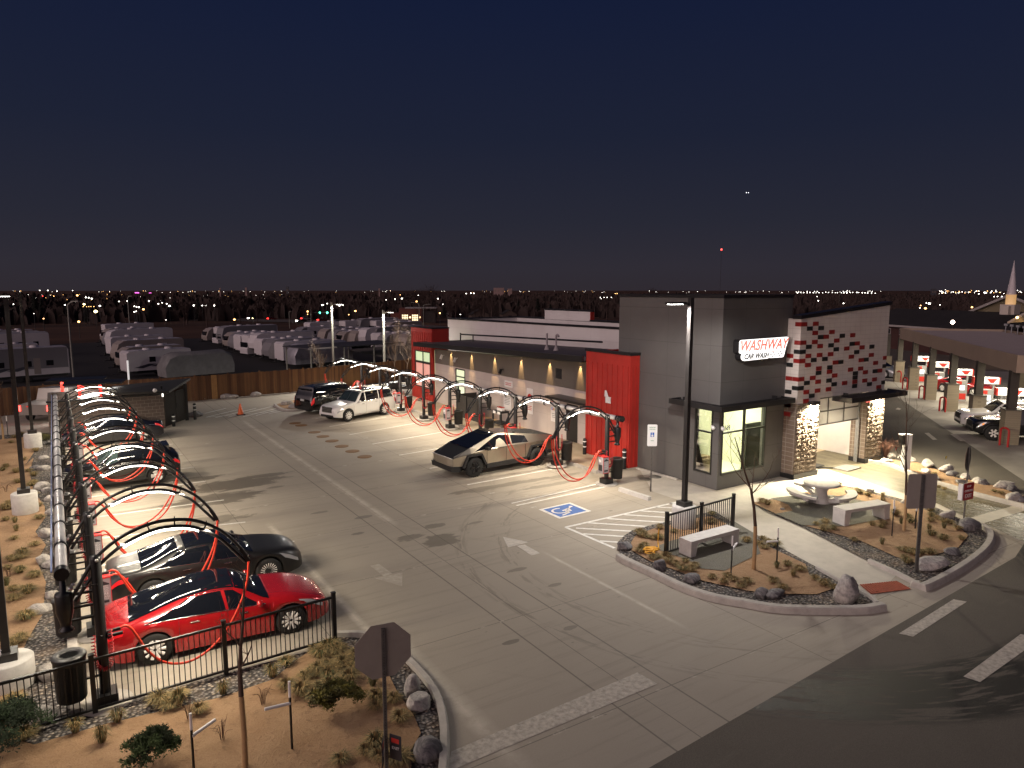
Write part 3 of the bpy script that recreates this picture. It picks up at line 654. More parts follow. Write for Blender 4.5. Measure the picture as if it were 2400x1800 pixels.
# --- low service wing with the eave
WX = 23.2
band = mat('grey_band_panel', (.135,.118,.098), .65, noise=(.9,.1))
lowp = mat('pale_grey_panel', (.56,.50,.46), .6); nb = NB(lowp); P, X, Y, Z = nb.pos()
j = nb.M('MAXIMUM', grid_mask(nb, Z, .55, 1.22, .007), grid_mask(nb, Y, .6, 2.44, .008)); c = nb.mix(nb.ramp(nb.noise(P, .8, 5), .3, .7), (.52,.46,.43), (.60,.54,.50)); c = nb.mix(nb.M('MULTIPLY', j, .45), c, (.25,.22,.2)); nb.put(nb.b.inputs['Base Color'], c)
mb = MB(); wall(mb, 'X', WX, .2, RY1, 46.4, .1, 2.98, [(41.9,43.25,.85,2.9),(29.55,30.55,.1,2.15)]); lw = mb.build('lower_wall', lowp, B)
mb = MB(); wall(mb, 'X', WX-.012, .2, RY1, 46.4, 2.98, 4.3, [(31.0,31.55,3.42,3.98)], top=(4.54,3.98)); ub = mb.build('upper_band', band, B)
glazing('window', 'X', WX, 41.9, 43.25, .85, 2.9, [], [2.35], .08, pane=lamp_mat('glowing_back_pane', (.80,.92,.52), .55))  # pane itself glows in place of light from the room
mb = MB(); mb.box(WX+.6,41.4,.3,WX+.65,46.0,3.0); mb.build('interior', lamp_mat('lit_back_room', (.80,.92,.52), .9), B)
mb = MB(); mb.box(WX+.02,29.55,.1,WX+.08,30.55,2.15); mb.box(WX+.0,30.4,1.05,WX+.02,30.5,1.15); mb.build('door', mat('black_steel_door', (.022,.02,.019), .45), B)
mb = MB(); mb.box(WX-.02,31.0,3.42,WX+.1,31.55,3.98); vent = mb.build('vent', mat('dark_vent', (.03,.03,.03), .6), B)
mb = MB()
for i in range(7): mb.cbox((WX-.03, 31.275, 3.48+i*.072), (.05,.5,.012), M=Matrix.Rotation(rad(30), 3, 'Y'))
mb.build('louvres', BLK, vent)
mb = MB()  # roof slab with deep fascia; falls away to the north
def slope(y): return 4.98 - (y-28.9)*.0262
def rslab(x0, x1, y0, y1, zo, th):
    vs = [(x, y, slope(y)+zo+d) for d in (-th, 0) for x, y in ((x0,y0),(x1,y0),(x1,y1),(x0,y1))]
    mb.add(vs, [(0,3,2,1),(4,5,6,7),(0,1,5,4),(1,2,6,5),(2,3,7,6),(3,0,4,7)])
rslab(21.9, 22.02, RY1+.06, 47.3, 0, .30); rslab(22.02, 26.88, 47.2, 47.3, 0, .30); fas = mb.build('fascia', CAP, B)
mb = MB(); rslab(22.02, 26.88, RY1+.06, 47.2, -.03, .22); mb.build('roof', ROOF, B)
mb = MB(); zz = slope(38)
mb.tube([(25.6,30.5,slope(30.5)+.45),(25.6,46.9,slope(46.9)+.45)], .055, 8)
mb.tube([(25.6,46.9,slope(46.9)-.05),(25.6,46.9,slope(46.9)+.55)], .05, 8); mb.tube([(25.6,45.0,slope(45)-.05),(25.6,45.0,slope(45)+.5)], .045, 8)
mb.build('roof_pipe', BLK, B)
for y, h_ in ((33.4,.95),(32.5,.72)):
    mb = MB(); z0 = slope(y); mb.lathe([(.16,0),(.14,.06),(.06,.26),(.055,.28),(.055,h_)], 12, (23.9,y,z0-.03))
    if h_ < .8: mb.tube(smooth_path([(23.9,y,z0+h_-.04),(23.9,y-.02,z0+h_+.1),(23.9,y-.14,z0+h_+.14),(23.9,y-.24,z0+h_+.05)]), .06, 8)
    mb.build('vent_stack', mat('pinkish_grey_vent', (.30,.26,.27), .6), B)
warm = (1.0, .62, .26)
for k, y in enumerate((43.85,40.95,38.0,35.0,32.1,29.35)):
    zt = slope(y)-.36
    mb = MB(); mb.lathe([(.07,0),(.07,.06),(.001,.06)], 12, (WX-.22,y,zt)); d = mb.build('downlight', lamp_mat('warm_downlight', warm, 6), B)
    spot('downlight_beam', d, (WX-.16, y, zt-.02), (rad(0), rad(-9), 0), 420, warm, 36, .8, .03)
for y, z in ((44.9,3.55),(37.0,3.28),(42.9,3.5)):
    mb = MB(); mb.beam((WX-.02,y,z+.12),(WX-.18,y,z+.1),.04); mb.cbox((WX-.26,y-.03,z), (.14,.1,.32), M=Matrix.Rotation(rad(25), 3, 'Y')); mb.build('security_camera', WHT if y > 40 else BLK, B)
# posters on the wall
pw = mat('poster_white', (.82,.80,.78), .5); prd = mat('poster_red', (.55,.04,.03), .5); gr = mat('poster_grey', (.30,.30,.30), .6)
def poster(y0, y1, z0, z1, lab, deco):
    o = root('wall_poster', (WX-.02,(y0+y1)/2,(z0+z1)/2), 0, lab, 'poster', 'posters on the service wing wall')
    mb = MB(); mb.box(-.012, (y0-y1)/2, (z0-z1)/2, .012, (y1-y0)/2, (z1-z0)/2); mb.build('sheet', pw, o); deco(o, y1-y0, z1-z0); return o
def lines(o, w_, h_, z, k, m=gr, f=.75):
    mb = MB()
    for i in range(k): mb.box(-.016, -w_*f/2*(1-.1*(i % 3)), z-.07-i*.10, -.0125, w_*f/2, z-.035-i*.10)
    mb.build('printed_lines', m, o)
def dk(o, w_, h_): text('CARE', .16, 'heading', gr, o, (-.02,0,h_*.33), (rad(90),0,rad(-90))); lines(o, w_, h_, .25, 6)
poster(36.1,36.95,.95,2.2, 'white notice with grey printed lines behind the service cart', dk)
def dr(o, w_, h_):
    mb = MB(); mb.lathe([(w_*.36,0),(.001,.003)], 20, (-.016,0,.2), 'X'); mb.build('red_disc', prd, o); lines(o, w_, h_, -.25, 3, prd)
poster(33.75,34.4,1.05,2.55, 'tall white poster with a big red disc', dr)
def dg(o, w_, h_):
    for i, (ch, cc) in enumerate(zip('Google', ((.05,.15,.6),(.6,.05,.04),(.7,.45,.03),(.05,.15,.6),(.04,.35,.08),(.6,.05,.04)))):
        text(ch, .24, 'letter', mat('ink_%d' % int(cc[0]*100+cc[1]*10), cc, .5), o, (-.02,(2.5-i)*.115,.10), (rad(90),0,rad(-90)))
    text('REVIEW US', .15, 'heading', prd, o, (-.02,0,.45), (rad(90),0,rad(-90))); lines(o, w_, h_, -.12, 3)
poster(31.15,31.95,.95,2.2, 'white review poster with coloured lettering, nearest the black door', dg)
def dp(o, w_, h_): lines(o, w_, h_, .1, 2, prd)
poster(35.95,36.85,2.35,2.75, 'small white plate with red print above the lined notice', dp)
# black service screens against the wall
scr = root('service_screen', (0,0,0), 0, 'black metal screen enclosure against the service wing wall', 'enclosure')
mb = MB(); mb.box(21.7,40.35,.12,23.2,40.42,1.55); mb.box(21.7,37.55,.12,21.78,40.35,1.55); mb.build('panel', mat('charcoal_screen', (.028,.024,.022), .55, noise=(3,.2)), scr)
mb = MB()
for y in (37.55,39.0,40.3): mb.box(21.66,y,.12,21.7,y+.06,1.62)
mb.build('post', BLK, scr)
# black beam door canopy by the red box
mb = MB(); mb.box(22.2,27.6,2.45,23.18,31.2,2.58); mb.build('door_canopy', CAP, B)
# --- far red box with the poster windows
FX, FY0, FY1, FZ = 23.0, 46.45, 50.0, 5.45
mb = MB(); wall(mb, 'X', FX, .2, FY0, FY1, .1, FZ, [(46.75,49.35,1.0,3.75)]); wall(mb, 'Y', FY0, .2, FX+.2, 24.4, 3.9, FZ); mb.box(FX+.2,FY1-.2,.1,24.4,FY1,FZ)
for i in range(10): 
    y = FY0+.1+i*.37
    if y < 46.7 or y > 49.4: mb.box(FX-.03, y, .1, FX, y+.035, FZ-.3)
    else: mb.box(FX-.03, y, .1, FX, y+.035, .95); mb.box(FX-.03, y, 3.8, FX, y+.035, FZ-.3)
fr_ = mb.build('red_box', RED, B)
mb = MB(); mb.box(FX-.05,FY0-.05,FZ,FX+.26,FY1+.05,FZ+.1); mb.box(FX+.26,FY0-.05,FZ,24.4,FY0+.25,FZ+.1); mb.build('coping', CAP, fr_)
glazing('window', 'X', FX, 46.75, 49.35, 2.9, 3.75, [48.0], [], .08, pane=lamp_mat('glowing_lobby_pane', (.55,.78,.35), .5)); glazing('window', 'X', FX, 46.75, 49.35, 1.0, 2.9, [48.0], [], .08, pane=lamp_mat('glowing_poster_pane', (.80,.16,.09), .45))  # both panes emit; lobby and poster light is put into the glass
mb = MB(); mb.box(FX+.5,46.6,.9,FX+.55,49.5,3.9); mb.build('interior', lamp_mat('lit_lobby', (.62,.80,.40), .55), B)
mb = MB(); mb.box(FX+.06,48.1,3.0,FX+.07,49.2,3.65); mb.build('lit_panel', lamp_mat('lit_panel', (1,.97,.85), 2.5), B)
mb = MB(); mb.box(FX+.06,46.85,1.4,FX+.07,49.25,2.85); pz = mb.build('window_poster', lamp_mat('window_poster_red', (.80,.10,.05), .55), B)
mb = MB(); mb.box(FX+.04,46.85,1.1,FX+.055,49.25,1.45); mb.lathe([(.42,0),(.001,.004)], 18, (FX+.05,48.5,2.0), 'X')
for y, z in ((47.2,2.7),(47.6,2.6),(47.9,2.72),(48.9,2.65)): mb.lathe([(.09,0),(.001,.004)], 10, (FX+.05,y,z), 'X')
mb.build('poster_print', mat('poster_print', (.7,.68,.62), .6, emit=((1,.95,.85), .5)), pz)
# --- white tunnel hall behind
mb = MB()
wall(mb, 'X', 26.9, .25, 25.8, 51.4, 0, 5.95, top=(6.08,5.9)); wall(mb, 'Y', 51.15, .25, 27.15, 33.4, 0, 5.9)
wall(mb, 'X', 33.4, .25, 19.6, 51.4, 0, 5.95, top=(6.02,5.9))
mb.box(33.40,41.2,5.9,33.65,47.0,6.66)
hall = mb.build('tunnel_hall', WP, B)
mb = MB(); mb.box(27.15,25.8,5.2,33.4,51.15,5.28); mb.build('roof', ROOF, B)
mb = MB()
def cap2(x0, x1, y0, y1, z0, z1):
    vs = [(x, y, (z0 if y == y0 else z1)+d) for d in (0, .12) for x, y in ((x0,y0),(x1,y0),(x1,y1),(x0,y1))]
    mb.add(vs, [(0,3,2,1),(4,5,6,7),(0,1,5,4),(1,2,6,5),(2,3,7,6),(3,0,4,7)])
cap2(26.85,27.2,25.8,51.45,6.08,5.9); cap2(33.35,33.7,19.6,41.2,6.02,5.94); cap2(33.35,33.7,47,51.45,5.93,5.9); mb.box(33.35,41.15,6.66,33.7,47.05,6.76); mb.box(27.2,51.1,5.9,33.35,51.45,6.0)
mb.build('coping', CAP, hall)
mb = MB(); mb.box(33.38,41.12,5.95,33.72,41.19,6.64); mb.build('red_end', RED, hall)
# --- tiled exit front
PY = 18.9
def topz(x): return 7.04 + (x-26.9)*(7.56-7.04)/(33.59-26.9)
mb = MB(); wall(mb, 'Y', PY, .35, 26.86, 33.6, 3.36, 7.0, [(28.52,32.3,3.36,3.5)], top=(7.04,7.56)); wall(mb, 'X', 26.86, .25, PY+.35, TY, 3.36, 7.04)
ft = mb.build('tiled_front', TILE, B)
mb = MB(); vs = [(26.80,PY-.05,7.04),(33.7,PY-.05,7.57),(33.7,PY+.4,7.57),(26.80,PY+.4,7.04)]
mb.add(vs+[(a,b,c_+.16) for a,b,c_ in vs], [(0,3,2,1),(4,5,6,7),(0,1,5,4),(1,2,6,5),(2,3,7,6),(3,0,4,7)]); mb.box(26.05,TY-.03,7.0,26.86,TY+.05,7.2) if False else None
mb.build('coping', CAP, ft)
mb = MB(); wall(mb, 'Y', 26.0, .2, 27.11, 33.4, 5.3, 7.3, top=(6.9,7.35)); mb.build('parapet_back', WP, B)
# accent blocks read off the photo as grid places
def tiles(lst, z4=True):
    out_ = []
    for x, y in lst:
        p = onY(1800+x/7.373, 700+y/7.373, PY) if z4 else onY(1820+x/6.913, 900+y/6.913, PY)
        i = math.floor((p.x-26.86)/.402); k = math.floor(p.z/.1975); out_.append((i, k))
    return sorted(set(out_))
redl = [(820,425),(810,585),(1000,652),(1100,570),(800,742),(1187,720),(1470,628),(895,815),(1550,770),(1365,860),(1635,840),(688,985),(885,970),(1080,957),(1445,1003),(1800,975),(2030,1027),(1165,1102),(1620,1063),(1877,1110),(680,1145),(875,1205),(1060,1265),(1430,1228),(1610,1210),(1692,1275),(1948,1247),(767,1370),(1150,1330),(862,1437),(1327,1462),(1508,1440),(1684,1422),(1857,1403),(1932,1532),(1045,1570),(855,1590),(658,1600),(615,432),(600,755),(585,1075),(568,1390)]
blkl = [(712,510),(912,500),(903,657),(1286,635),(697,828),(1087,803),(1180,873),(1460,777),(1540,922),(1810,827),(783,1057),(980,1040),(1258,1090),(1710,1053),(2025,1170),(870,1280),(1067,1187),(1516,1293),(1512,1365),(1865,1257),(664,1457),(1052,1415),(1143,1482),(1503,1517),(1766,1485),(1998,1457),(590,915),(560,1550)]
r8 = [(468,275),(452,565),(545,550),(1485,280),(1715,385)]; b8 = [(566,190),(640,470),(1560,330)]
for nm_, la, l8, side, mm in (('red_blocks', redl, r8, [(.25,5.36),(.25,4.42),(.5,2.82),(.15,3.16)], mat('red_glazed_block', (.26,.016,.014), .35, noise=(2,.15))), ('black_blocks', blkl, b8, [(.32,4.95),(.32,3.9),(.32,3.3)], mat('black_glazed_block', (.016,.017,.017), .35, noise=(2,.2)))):
    mb = MB()
    for i, k in tiles(la) + tiles(l8, False):
        x0 = 26.86+i*.402; z0 = k*.1975
        if i > 16: continue
        mb.box(max(26.862,x0+.008), PY-.02, z0+.008, min(33.59,x0+.394), PY+.01, z0+.1895)
        if i == 0: mb.box(26.86-.02, PY-.02, z0+.008, 26.862, PY+.28, z0+.1895)
    for dy, z in side: k = math.floor(z/.1975); mb.box(26.86-.02, PY+.30, k*.1975+.008, 26.88, PY+.62, k*.1975+.1895)
    mb.build(nm_, mm, ft)
# piers of split-faced block under the tiles
def pier(x0, x1, y1, name='stone_pier'):
    pr = root(name, (0,0,0)); pr.parent = B
    mb = MB(); mb.box(x0, PY+.02, .22, x1, y1, 3.36); mb.build('masonry', CMU, pr)
    # rough split face, block by block
    mb = MB(); nx = max(3, int((x1-x0)/.052)); nz = 60
    rr = random.Random(int(x0*10)); vs = []
    gx = [[rr.random() for _ in range(60)] for _ in range(70)]
    for k in range(nz+1):
        for i in range(nx+1):
            x = x0+(x1-x0)*i/nx; z = .22+3.14*k/nz
            fx = ((x-26.86) % .402)/.402; fz = (z % .2)/.2; e = min(fx, 1-fx)*2.0; e2 = min(fz, 1-fz)*1.6
            edge = min(1, min(e, e2)*4+.08)
            h_ = (.018 + .085*(rr.random()**1.3))*edge
            h_ *= min(1.0, .35+ (z-.2)*.5)
            if i in (0, nx) : h_ *= .4
            vs.append((x, PY+.02-h_, z))
    mb.add(vs, [(k*(nx+1)+i, k*(nx+1)+i+1, (k+1)*(nx+1)+i+1, (k+1)*(nx+1)+i) for k in range(nz) for i in range(nx)])
    mb.build('split_face', mat('split_face_stone', (.155,.12,.09), .9, noise=(9,.35)), pr)
    mb = MB(); mb.box(x0-.03, PY-.06, 0, x1+.03, y1, .22); mb.build('plinth', CAP, pr)
    return pr
pier(26.86, 28.5, TY); pier(32.30, 33.72, 19.7)
# wall packs, the two brightest lamps of the front
wl = (1.0, .88, .62)
for x, pr in ((27.85, 640), (33.05, 470)):
    mb = MB(); mb.prism([(PY-.30,3.22),(PY-.28,3.34),(PY-.16,3.44),(PY,3.46),(PY,3.24)], x-.22, x+.22, 'ZY') if False else mb.box(x-.22, PY-.30, 3.26, x+.22, PY-.03, 3.42)
    wp = mb.build('wall_lamp', STEELD, B)
    mb = MB(); mb.box(x-.18, PY-.27, 3.235, x+.18, PY-.06, 3.255); mb.build('lens', lamp_mat('wall_lamp_lens', wl, 60), wp)
    area('wall_lamp_light', wp, (x, PY-.26, 3.22), (rad(-14),0,0), .34, .18, pr, wl, 175)
# exit opening: half-raised glazed door, bright interior
mb = MB()
mb.box(28.5,21.6,.004,33.4,50,.006); fl = mb.build('tunnel_floor', mat('tunnel_floor', (.46,.36,.24), .5, noise=(1.3,.2)), B)
mb = MB(); mb.box(33.3,19.72,.006,33.39,50,5.1); mb.box(27.2,19.8,.006,27.25,50,5.1); mb.box(27.25,30,.006,33.3,30.1,5.1); mb.box(27.25,19.3,5.05,33.3,50,5.1); mb.build('tunnel_lining', mat('white_wall_board', (.80,.76,.72), .35, noise=(2,.06)), B)
area('tunnel_lamp', B, (30.2,22.0,4.6), (rad(-25),0,0), 4.0, 1.2, 380, (1,.88,.70))
dr_ = root('sectional_door', (0,0,0)); dr_.parent = B
mb = MB()
for z in (2.1, 2.72, 3.34): mb.box(28.52, PY+.40, z, 32.28, PY+.45, z+.06)
for x in (28.52, 29.75, 31.0, 32.22): mb.box(x, PY+.40, 2.16, x+.06, PY+.45, 2.72); mb.box(x, PY+.40, 2.78, x+.06, PY+.45, 3.34)
mb.build('frame', mat('grey_aluminium_frame', (.13,.12,.115), .45, .4), dr_)
fg = mat('frosted_polycarbonate', (.9,.88,.84), .4); fg.node_tree.nodes['Principled BSDF'].inputs['Transmission Weight'].default_value = .55
mb = MB(); mb.box(28.58, PY+.42, 2.16, 32.22, PY+.43, 3.34); mb.build('pane', fg, dr_)
mb = MB(); mb.box(32.2,PY+.36,.02,32.3,PY+.5,3.5); mb.box(28.5,PY+.36,.02,28.56,PY+.5,3.5); mb.tube([(32.15,PY+.3,.02),(32.15,PY+.3,2.2)], .03, 6); mb.build('door_track', GALV, dr_)
mb = MB(); mb.box(28.65,19.6,.012,30.2,21.0,.05); mb.build('grating', mat('black_grating', (.03,.03,.03), .6), B)
mb = MB(); mb.box(28.75,20.0,.05,29.9,20.75,.12); mb.build('conveyor_plate', mat('red_conveyor', (.5,.03,.02), .4), B)
mb = MB(); mb.box(29.4,PY-.95,3.30,33.95,PY-.88,3.52); mb.box(29.4,PY-.88,3.30,29.47,PY,3.52); mb.box(33.88,PY-.88,3.30,33.95,PY,3.52); mb.box(29.47,PY-.88,3.40,33.88,PY-.021,3.46)
for i in range(8): mb.box(29.47, PY-.84+i*.1, 3.46, 33.88, PY-.80+i*.1, 3.49)
for x in (30.2,32.9): mb.box(x,PY-.25,3.49,x+.04,PY-.022,3.60)
mb.build('exit_canopy', CAP, B)
pl = G(1985,1098); o = root('exit_plate', (pl.x,pl.y,0), 0, 'flat grey steel plate on the wet exit drive', 'steel plate')
mb = MB(); mb.cbox((0,0,.03), (1.15,.75,.05), rz=.05); mb.build('plate', mat('plate_steel', (.16,.15,.14), .5, noise=(7,.2)), o)
mb = MB(); mb.beam((-.5,.3,.04),(-1.15,.75,.04),.06,.05); mb.build('arm', BLK, o)
# ================================================================ vacuum stations
LED = lamp_mat('led_strip', (1,.94,.84), 9)
GREYP = mat('towel_box_grey', (.34,.31,.33), .5)
def zs_left(y): return 1 - .0064*(y-15.67)
def zs_right(y): return .965*(1 - .0036*(y-22.8))
UP = [(-.47,2.30),(-.2,2.75),(.02,3.08),(.45,3.40),(.95,3.575),(1.36,3.60),(1.85,3.5),(2.35,3.18),(2.70,2.75),(2.87,2.42)]
LO = [(-.38,2.28),(-.12,2.66),(.10,2.95),(.50,3.25),(.98,3.43),(1.36,3.46),(1.8,3.37),(2.26,3.07),(2.6,2.66),(2.80,2.40)]
def station(g, single=False):
    """post, urn-shaped separator, twin-tube boom with its light strip and the red hose; g = +1 boom towards +x, -1 towards -x"""
    r = root('vacuum_station')
    X = lambda pts, y=0: [(g*a, y, b) for a, b in pts]
    mb = MB(); mb.lathe([(.10,.28),(.10,3.06),(.09,3.12),(.001,3.14)], 14); mb.build('post', BLK, r)
    mb = MB(); mb.box(-.21,-.21,.0,.21,.21,.28); mb.build('base', BLK, r)
    mb = MB(); mb.lathe([(.48,0),(.48,.05),(.001,.05)], 24); mb.build('footing', CONC, r)
    up, lo = smooth_path(X(UP), 5), smooth_path(X(LO), 5)
    mb = MB(); mb.tube(up, .036, 8); mb.tube(lo, .036, 8)
    for i in range(8, len(up)-4, 6): mb.beam(up[i], lo[i], .025); mb.beam(up[i]+Vector((0,0,.02)), up[i]+Vector((0,0,.07)), .02)
    mb.beam((g*.02,0,3.0),(g*.02,0,3.1),.1); mb.beam((g*2.70,0,2.72),(g*2.88,0,2.36),.07)
    mb.build('boom', BLK, r)
    ps = [p for p in lo if .45 < g*p.x < 1.95]
    mb = MB()
    for a, b in zip(ps, ps[1:]): mb.beam(a-Vector((0,0,.055)), b-Vector((0,0,.055)), .06, .022)
    st = mb.build('light_strip', LED, r)
    area('light_strip_lamp', st, (g*1.3, 0, 3.27), (0,0,0), 1.7, .12, 150, LEDW, 175)
    mb = MB(); mb.lathe([(.09,1.70),(.13,1.72),(.13,1.76),(.085,1.80),(.10,1.9),(.155,2.12),(.155,2.46),(.14,2.5),(.06,2.52),(.055,2.86)], 18, (g*-.57,0,0)); mb.build('separator', BLK, r)
    mb = MB()
    for z in (2.42, 2.15, 1.9): mb.beam((0,0,z),(g*-.46,0,z),.045,.04)
    mb.beam((g*-.40,-.08,2.55),(0,-.12,2.58),.02); mb.build('bracket', BLK, r)
    ch = MB(); ch.ball((g*-.45,-.03,2.56), .05, 5); ch.ball((g*-.40,.05,2.6), .04, 5); ch.ball((g*.02,-.1,3.05), .035, 5); ch.build('fitting', CHR, r)
    hp = [(2.86,2.40),(2.80,1.95),(2.62,1.45),(2.28,.90),(1.85,.56),(1.45,.47),(1.08,.60),(.80,.92),(.62,1.30),(.52,1.50),(.42,1.58),(.32,1.55)]
    hp2 = [(2.88,2.40),(2.84,1.9),(2.70,1.35),(2.42,.80),(2.0,.46),(1.55,.37),(1.18,.48),(.92,.78),(.74,1.12),(.62,1.32),(.50,1.42),(.38,1.41)]
    mb = MB(); mb.tube(smooth_path(X(hp, -.04), 6), .026, 8)
    if not single: mb.tube(smooth_path(X(hp2, .06), 6), .026, 8)
    mb.build('hose', REDH, r)
    mb = MB(); mb.beam((g*.10,-.04,1.53),(g*.34,-.04,1.55),.055); mb.beam((g*.10,.05,1.40),(g*.38,.05,1.41),.055); mb.cbox((g*.13,0,1.45), (.06,.2,.1)); mb.beam((0,-.14,1.5),(0,.3,1.5),.03); mb.build('nozzle', BLK2, r)
    # coiled air line hung over the post
    path = smooth_path([(-.14,-.15,1.55),(-.15,-.16,1.2),(-.10,-.16,.92),(.02,-.16,.82),(.13,-.16,.92),(.16,-.16,1.25),(.15,-.15,1.6)], 34)
    mb = MB(); cp = []
    for i, p in enumerate(path):
        a = i*.95; t = (path[min(i+1, len(path)-1)]-path[max(i-1, 0)]).normalized(); n_ = Vector((0,1,0)); b_ = t.cross(n_)
        cp.append(p + (n_*math.cos(a)+b_*math.sin(a))*.036)
    mb.tube(cp, .011, 4); mb.build('coiled_air_line', mat('red_coil', (.36,.012,.018), .4), r)
    return r
stL = station(1); stR = station(-1)
one = station(1, True)
POSTL = [(.36, 15.67+3.5*k) for k in range(10)]; POSTR = [(19.5, 22.8+3.58*k) for k in range(9)]
ordn = ['nearest','second','third','fourth','fifth','sixth','seventh','eighth','ninth','last']
for k, (x, y) in enumerate(POSTL):
    o = one if k == 0 else (stL if k == 1 else copy_tree(stL)); o.location = (x, y, 0); o.scale = (1, 1, zs_left(y))
    tag(o, 'nearest vacuum arch on the left, one red hose looping over the red car' if k == 0 else ('farthest vacuum arch of the left row, by the white kiosks' if k == 9 else ordn[k]+' arch of the left vacuum row, '+{1:'by the grey sedan',2:'beside the empty stall',3:'over the wet stall',4:'by the black crossover',5:'beyond the black crossover',6:'near the navy sedan',7:'over the navy sedan tail',8:'short of the last left arch'}[k]), 'vacuum station', 'vacuum arches of the left row')
for k, (x, y) in enumerate(POSTR):
    o = stR if k == 0 else copy_tree(stR); o.location = (x, y, .05 if k else 0); o.scale = (1, 1, zs_right(y))
    tag(o, {0:'right row vacuum arch nearest the dark tower, by the accessible stall',1:'right row vacuum arch behind the angular silver truck',2:'right row vacuum arch above the windscreen of the angular truck',3:'right row vacuum arch in front of the service cart',4:'right row vacuum arch in front of the black screens',5:'right row vacuum arch in front of the narrow lit window',6:'right row vacuum arch at the tail of the white suv',7:'right row vacuum arch over the bonnet of the white suv',8:'farthest right row vacuum arch, over the black suv'}[k], 'vacuum station', 'vacuum arches of the right row')
# manifold pipes
PIPE = mat('silver_manifold_pipe', (.62,.60,.61), .38, .45, noise=(3,.2))
def pipe(lab, xp, y0, y1, zf, z0, posts, cable=None):
    o = root('manifold_pipe', (0,0,0), 0, lab, 'pipe', 'manifold pipes of the vacuum rows')
    ys = [y0 + (y1-y0)*i/24 for i in range(25)]
    mb = MB(); mb.tube([(xp, y, z0*zf(y)) for y in ys], .105, 14); mb.build('tube', PIPE, o)
    mb = MB()
    for x, y in posts:
        for dy in (0, 1.75):
            if y0 < y+dy < y1: mb.tube([(xp, y+dy-.05, z0*zf(y+dy)), (xp, y+dy+.05, z0*zf(y+dy))], .125, 14)
    mb.tube([(xp, y0-.12, z0*zf(y0)), (xp, y0+.1, z0*zf(y0))], .13, 14); mb.build('coupling', BLK, o)
    if cable:
        mb = MB(); mb.tube([(xp+cable, y, z0*zf(y)+.05) for y in ys], .02, 6); mb.build('conduit', mat('blue_grey_conduit', (.20,.25,.45), .4), o)
pipe('silver vacuum pipe with blue conduit along the left row', -.21, 15.67, 47.6, zs_left, 2.90, POSTL, -.16)
pipe('silver vacuum pipe hung behind the right row of arches', 20.07, 22.6, 51.6, zs_right, 2.92, POSTR)
# litter bins bracketed to the posts
def bin_(g):
    r = root('litter_bin')
    mb = MB(); mb.lathe([(.25,.18),(.262,.2),(.285,1.02),(.30,1.03),(.30,1.09)], 26); mb.build('body', mat('black_bin_mesh', (.016,.015,.014), .5, bump=(70,.6)), r)
    mb = MB(); mb.lathe([(.30,1.09),(.27,1.12),(.17,1.11),(.15,1.06),(.145,.8),(.001,.8)], 26); mb.build('lid', mat('dark_grey_lid', (.05,.048,.047), .4), r)
    mb = MB()
    for z in (.52, .88): mb.beam((g*.24,0,z),(g*.48,0,z),.045,.04)
    mb.build('bracket', BLK, r); return r
bL, bR = bin_(1), bin_(-1)
for k, (x, y) in enumerate(POSTL[:8]):
    o = bL if k == 0 else copy_tree(bL); o.location = (x-.57, y+.02, .12 if k == 0 else 0); o.scale = (1,1,1 if k == 0 else .98*zs_left(y))
    tag(o, 'big black perforated litter bin just behind the near railing' if k == 0 else 'black bin on the %s post of the left vacuum row' % ordn[k], 'litter bin', 'bins of the left vacuum row')
for k, (x, y) in enumerate(POSTR[:8]):
    o = bR if k == 0 else copy_tree(bR); o.location = (x+.57, y, .02 if k == 0 else .1); o.scale = (.95,.95,.98*zs_right(y))
    tag(o, {0:'black bin beside the grey towel box near the accessible stall',1:'black bin behind the tail of the angular truck',2:'black bin hidden behind the angular truck roof',3:'black bin before the service cart',4:'black bin before the black screens',5:'black bin before the narrow lit window',6:'black bin beside the tail of the white suv',7:'black bin past the white suv roof'}[k], 'litter bin', 'bins of the right vacuum row')
# towel boxes
def towel(side):
    r = root('towel_box')
    mb = MB(); mb.box(-.16,-.17,.58,.16,.17,1.28); mb.build('case', GREYP, r)
    mb = MB()
    for x in (-.16,.15): mb.box(x-.004,-.18,.58,x+.014,-.17,1.28)
    mb.box(-.156,-.18,1.26,.156,-.17,1.285); mb.box(-.156,-.18,.575,.156,-.17,.595); mb.box(-.165,-.175,1.281,.165,.175,1.30)
    mb.build('red_trim', mat('red_trim_paint', (.50,.03,.03), .45), r)
    dk = mat('dark_print', (.03,.03,.035), .5); wt = mat('white_print', (.75,.74,.74), .5)
    mb = MB(); mb.prism([(-.12,1.13),(0,1.20),(.12,1.13),(.12,1.10),(-.12,1.10)], -.176, -.171, 'XZ'); mb.box(-.10,-.176,.66,.10,-.171,.72)
    s_ = side*.165
    mb.box(min(s_,s_+side*.006),-.11,.68,max(s_,s_+side*.006),.11,.94); mb.build('dark_print', dk, r)
    mb = MB(); mb.lathe([(.075,0),(.001,side*.004)], 14, (s_,.05,1.10), 'X'); mb.build('round_sticker', wt, r)
    for i, (t_, sz, z) in enumerate((('RETURN',.05,1.075),('USED',.085,1.01),('TOWELS',.05,.95),('HERE',.085,.885),('CLEAN',.07,.81),('TOWELS',.05,.76))):
        text(t_, sz, 'lettering', wt, r, (0,-.178,z), (rad(90),0,0), ext=.002)
    return r
tL, tR = towel(1), towel(-1)
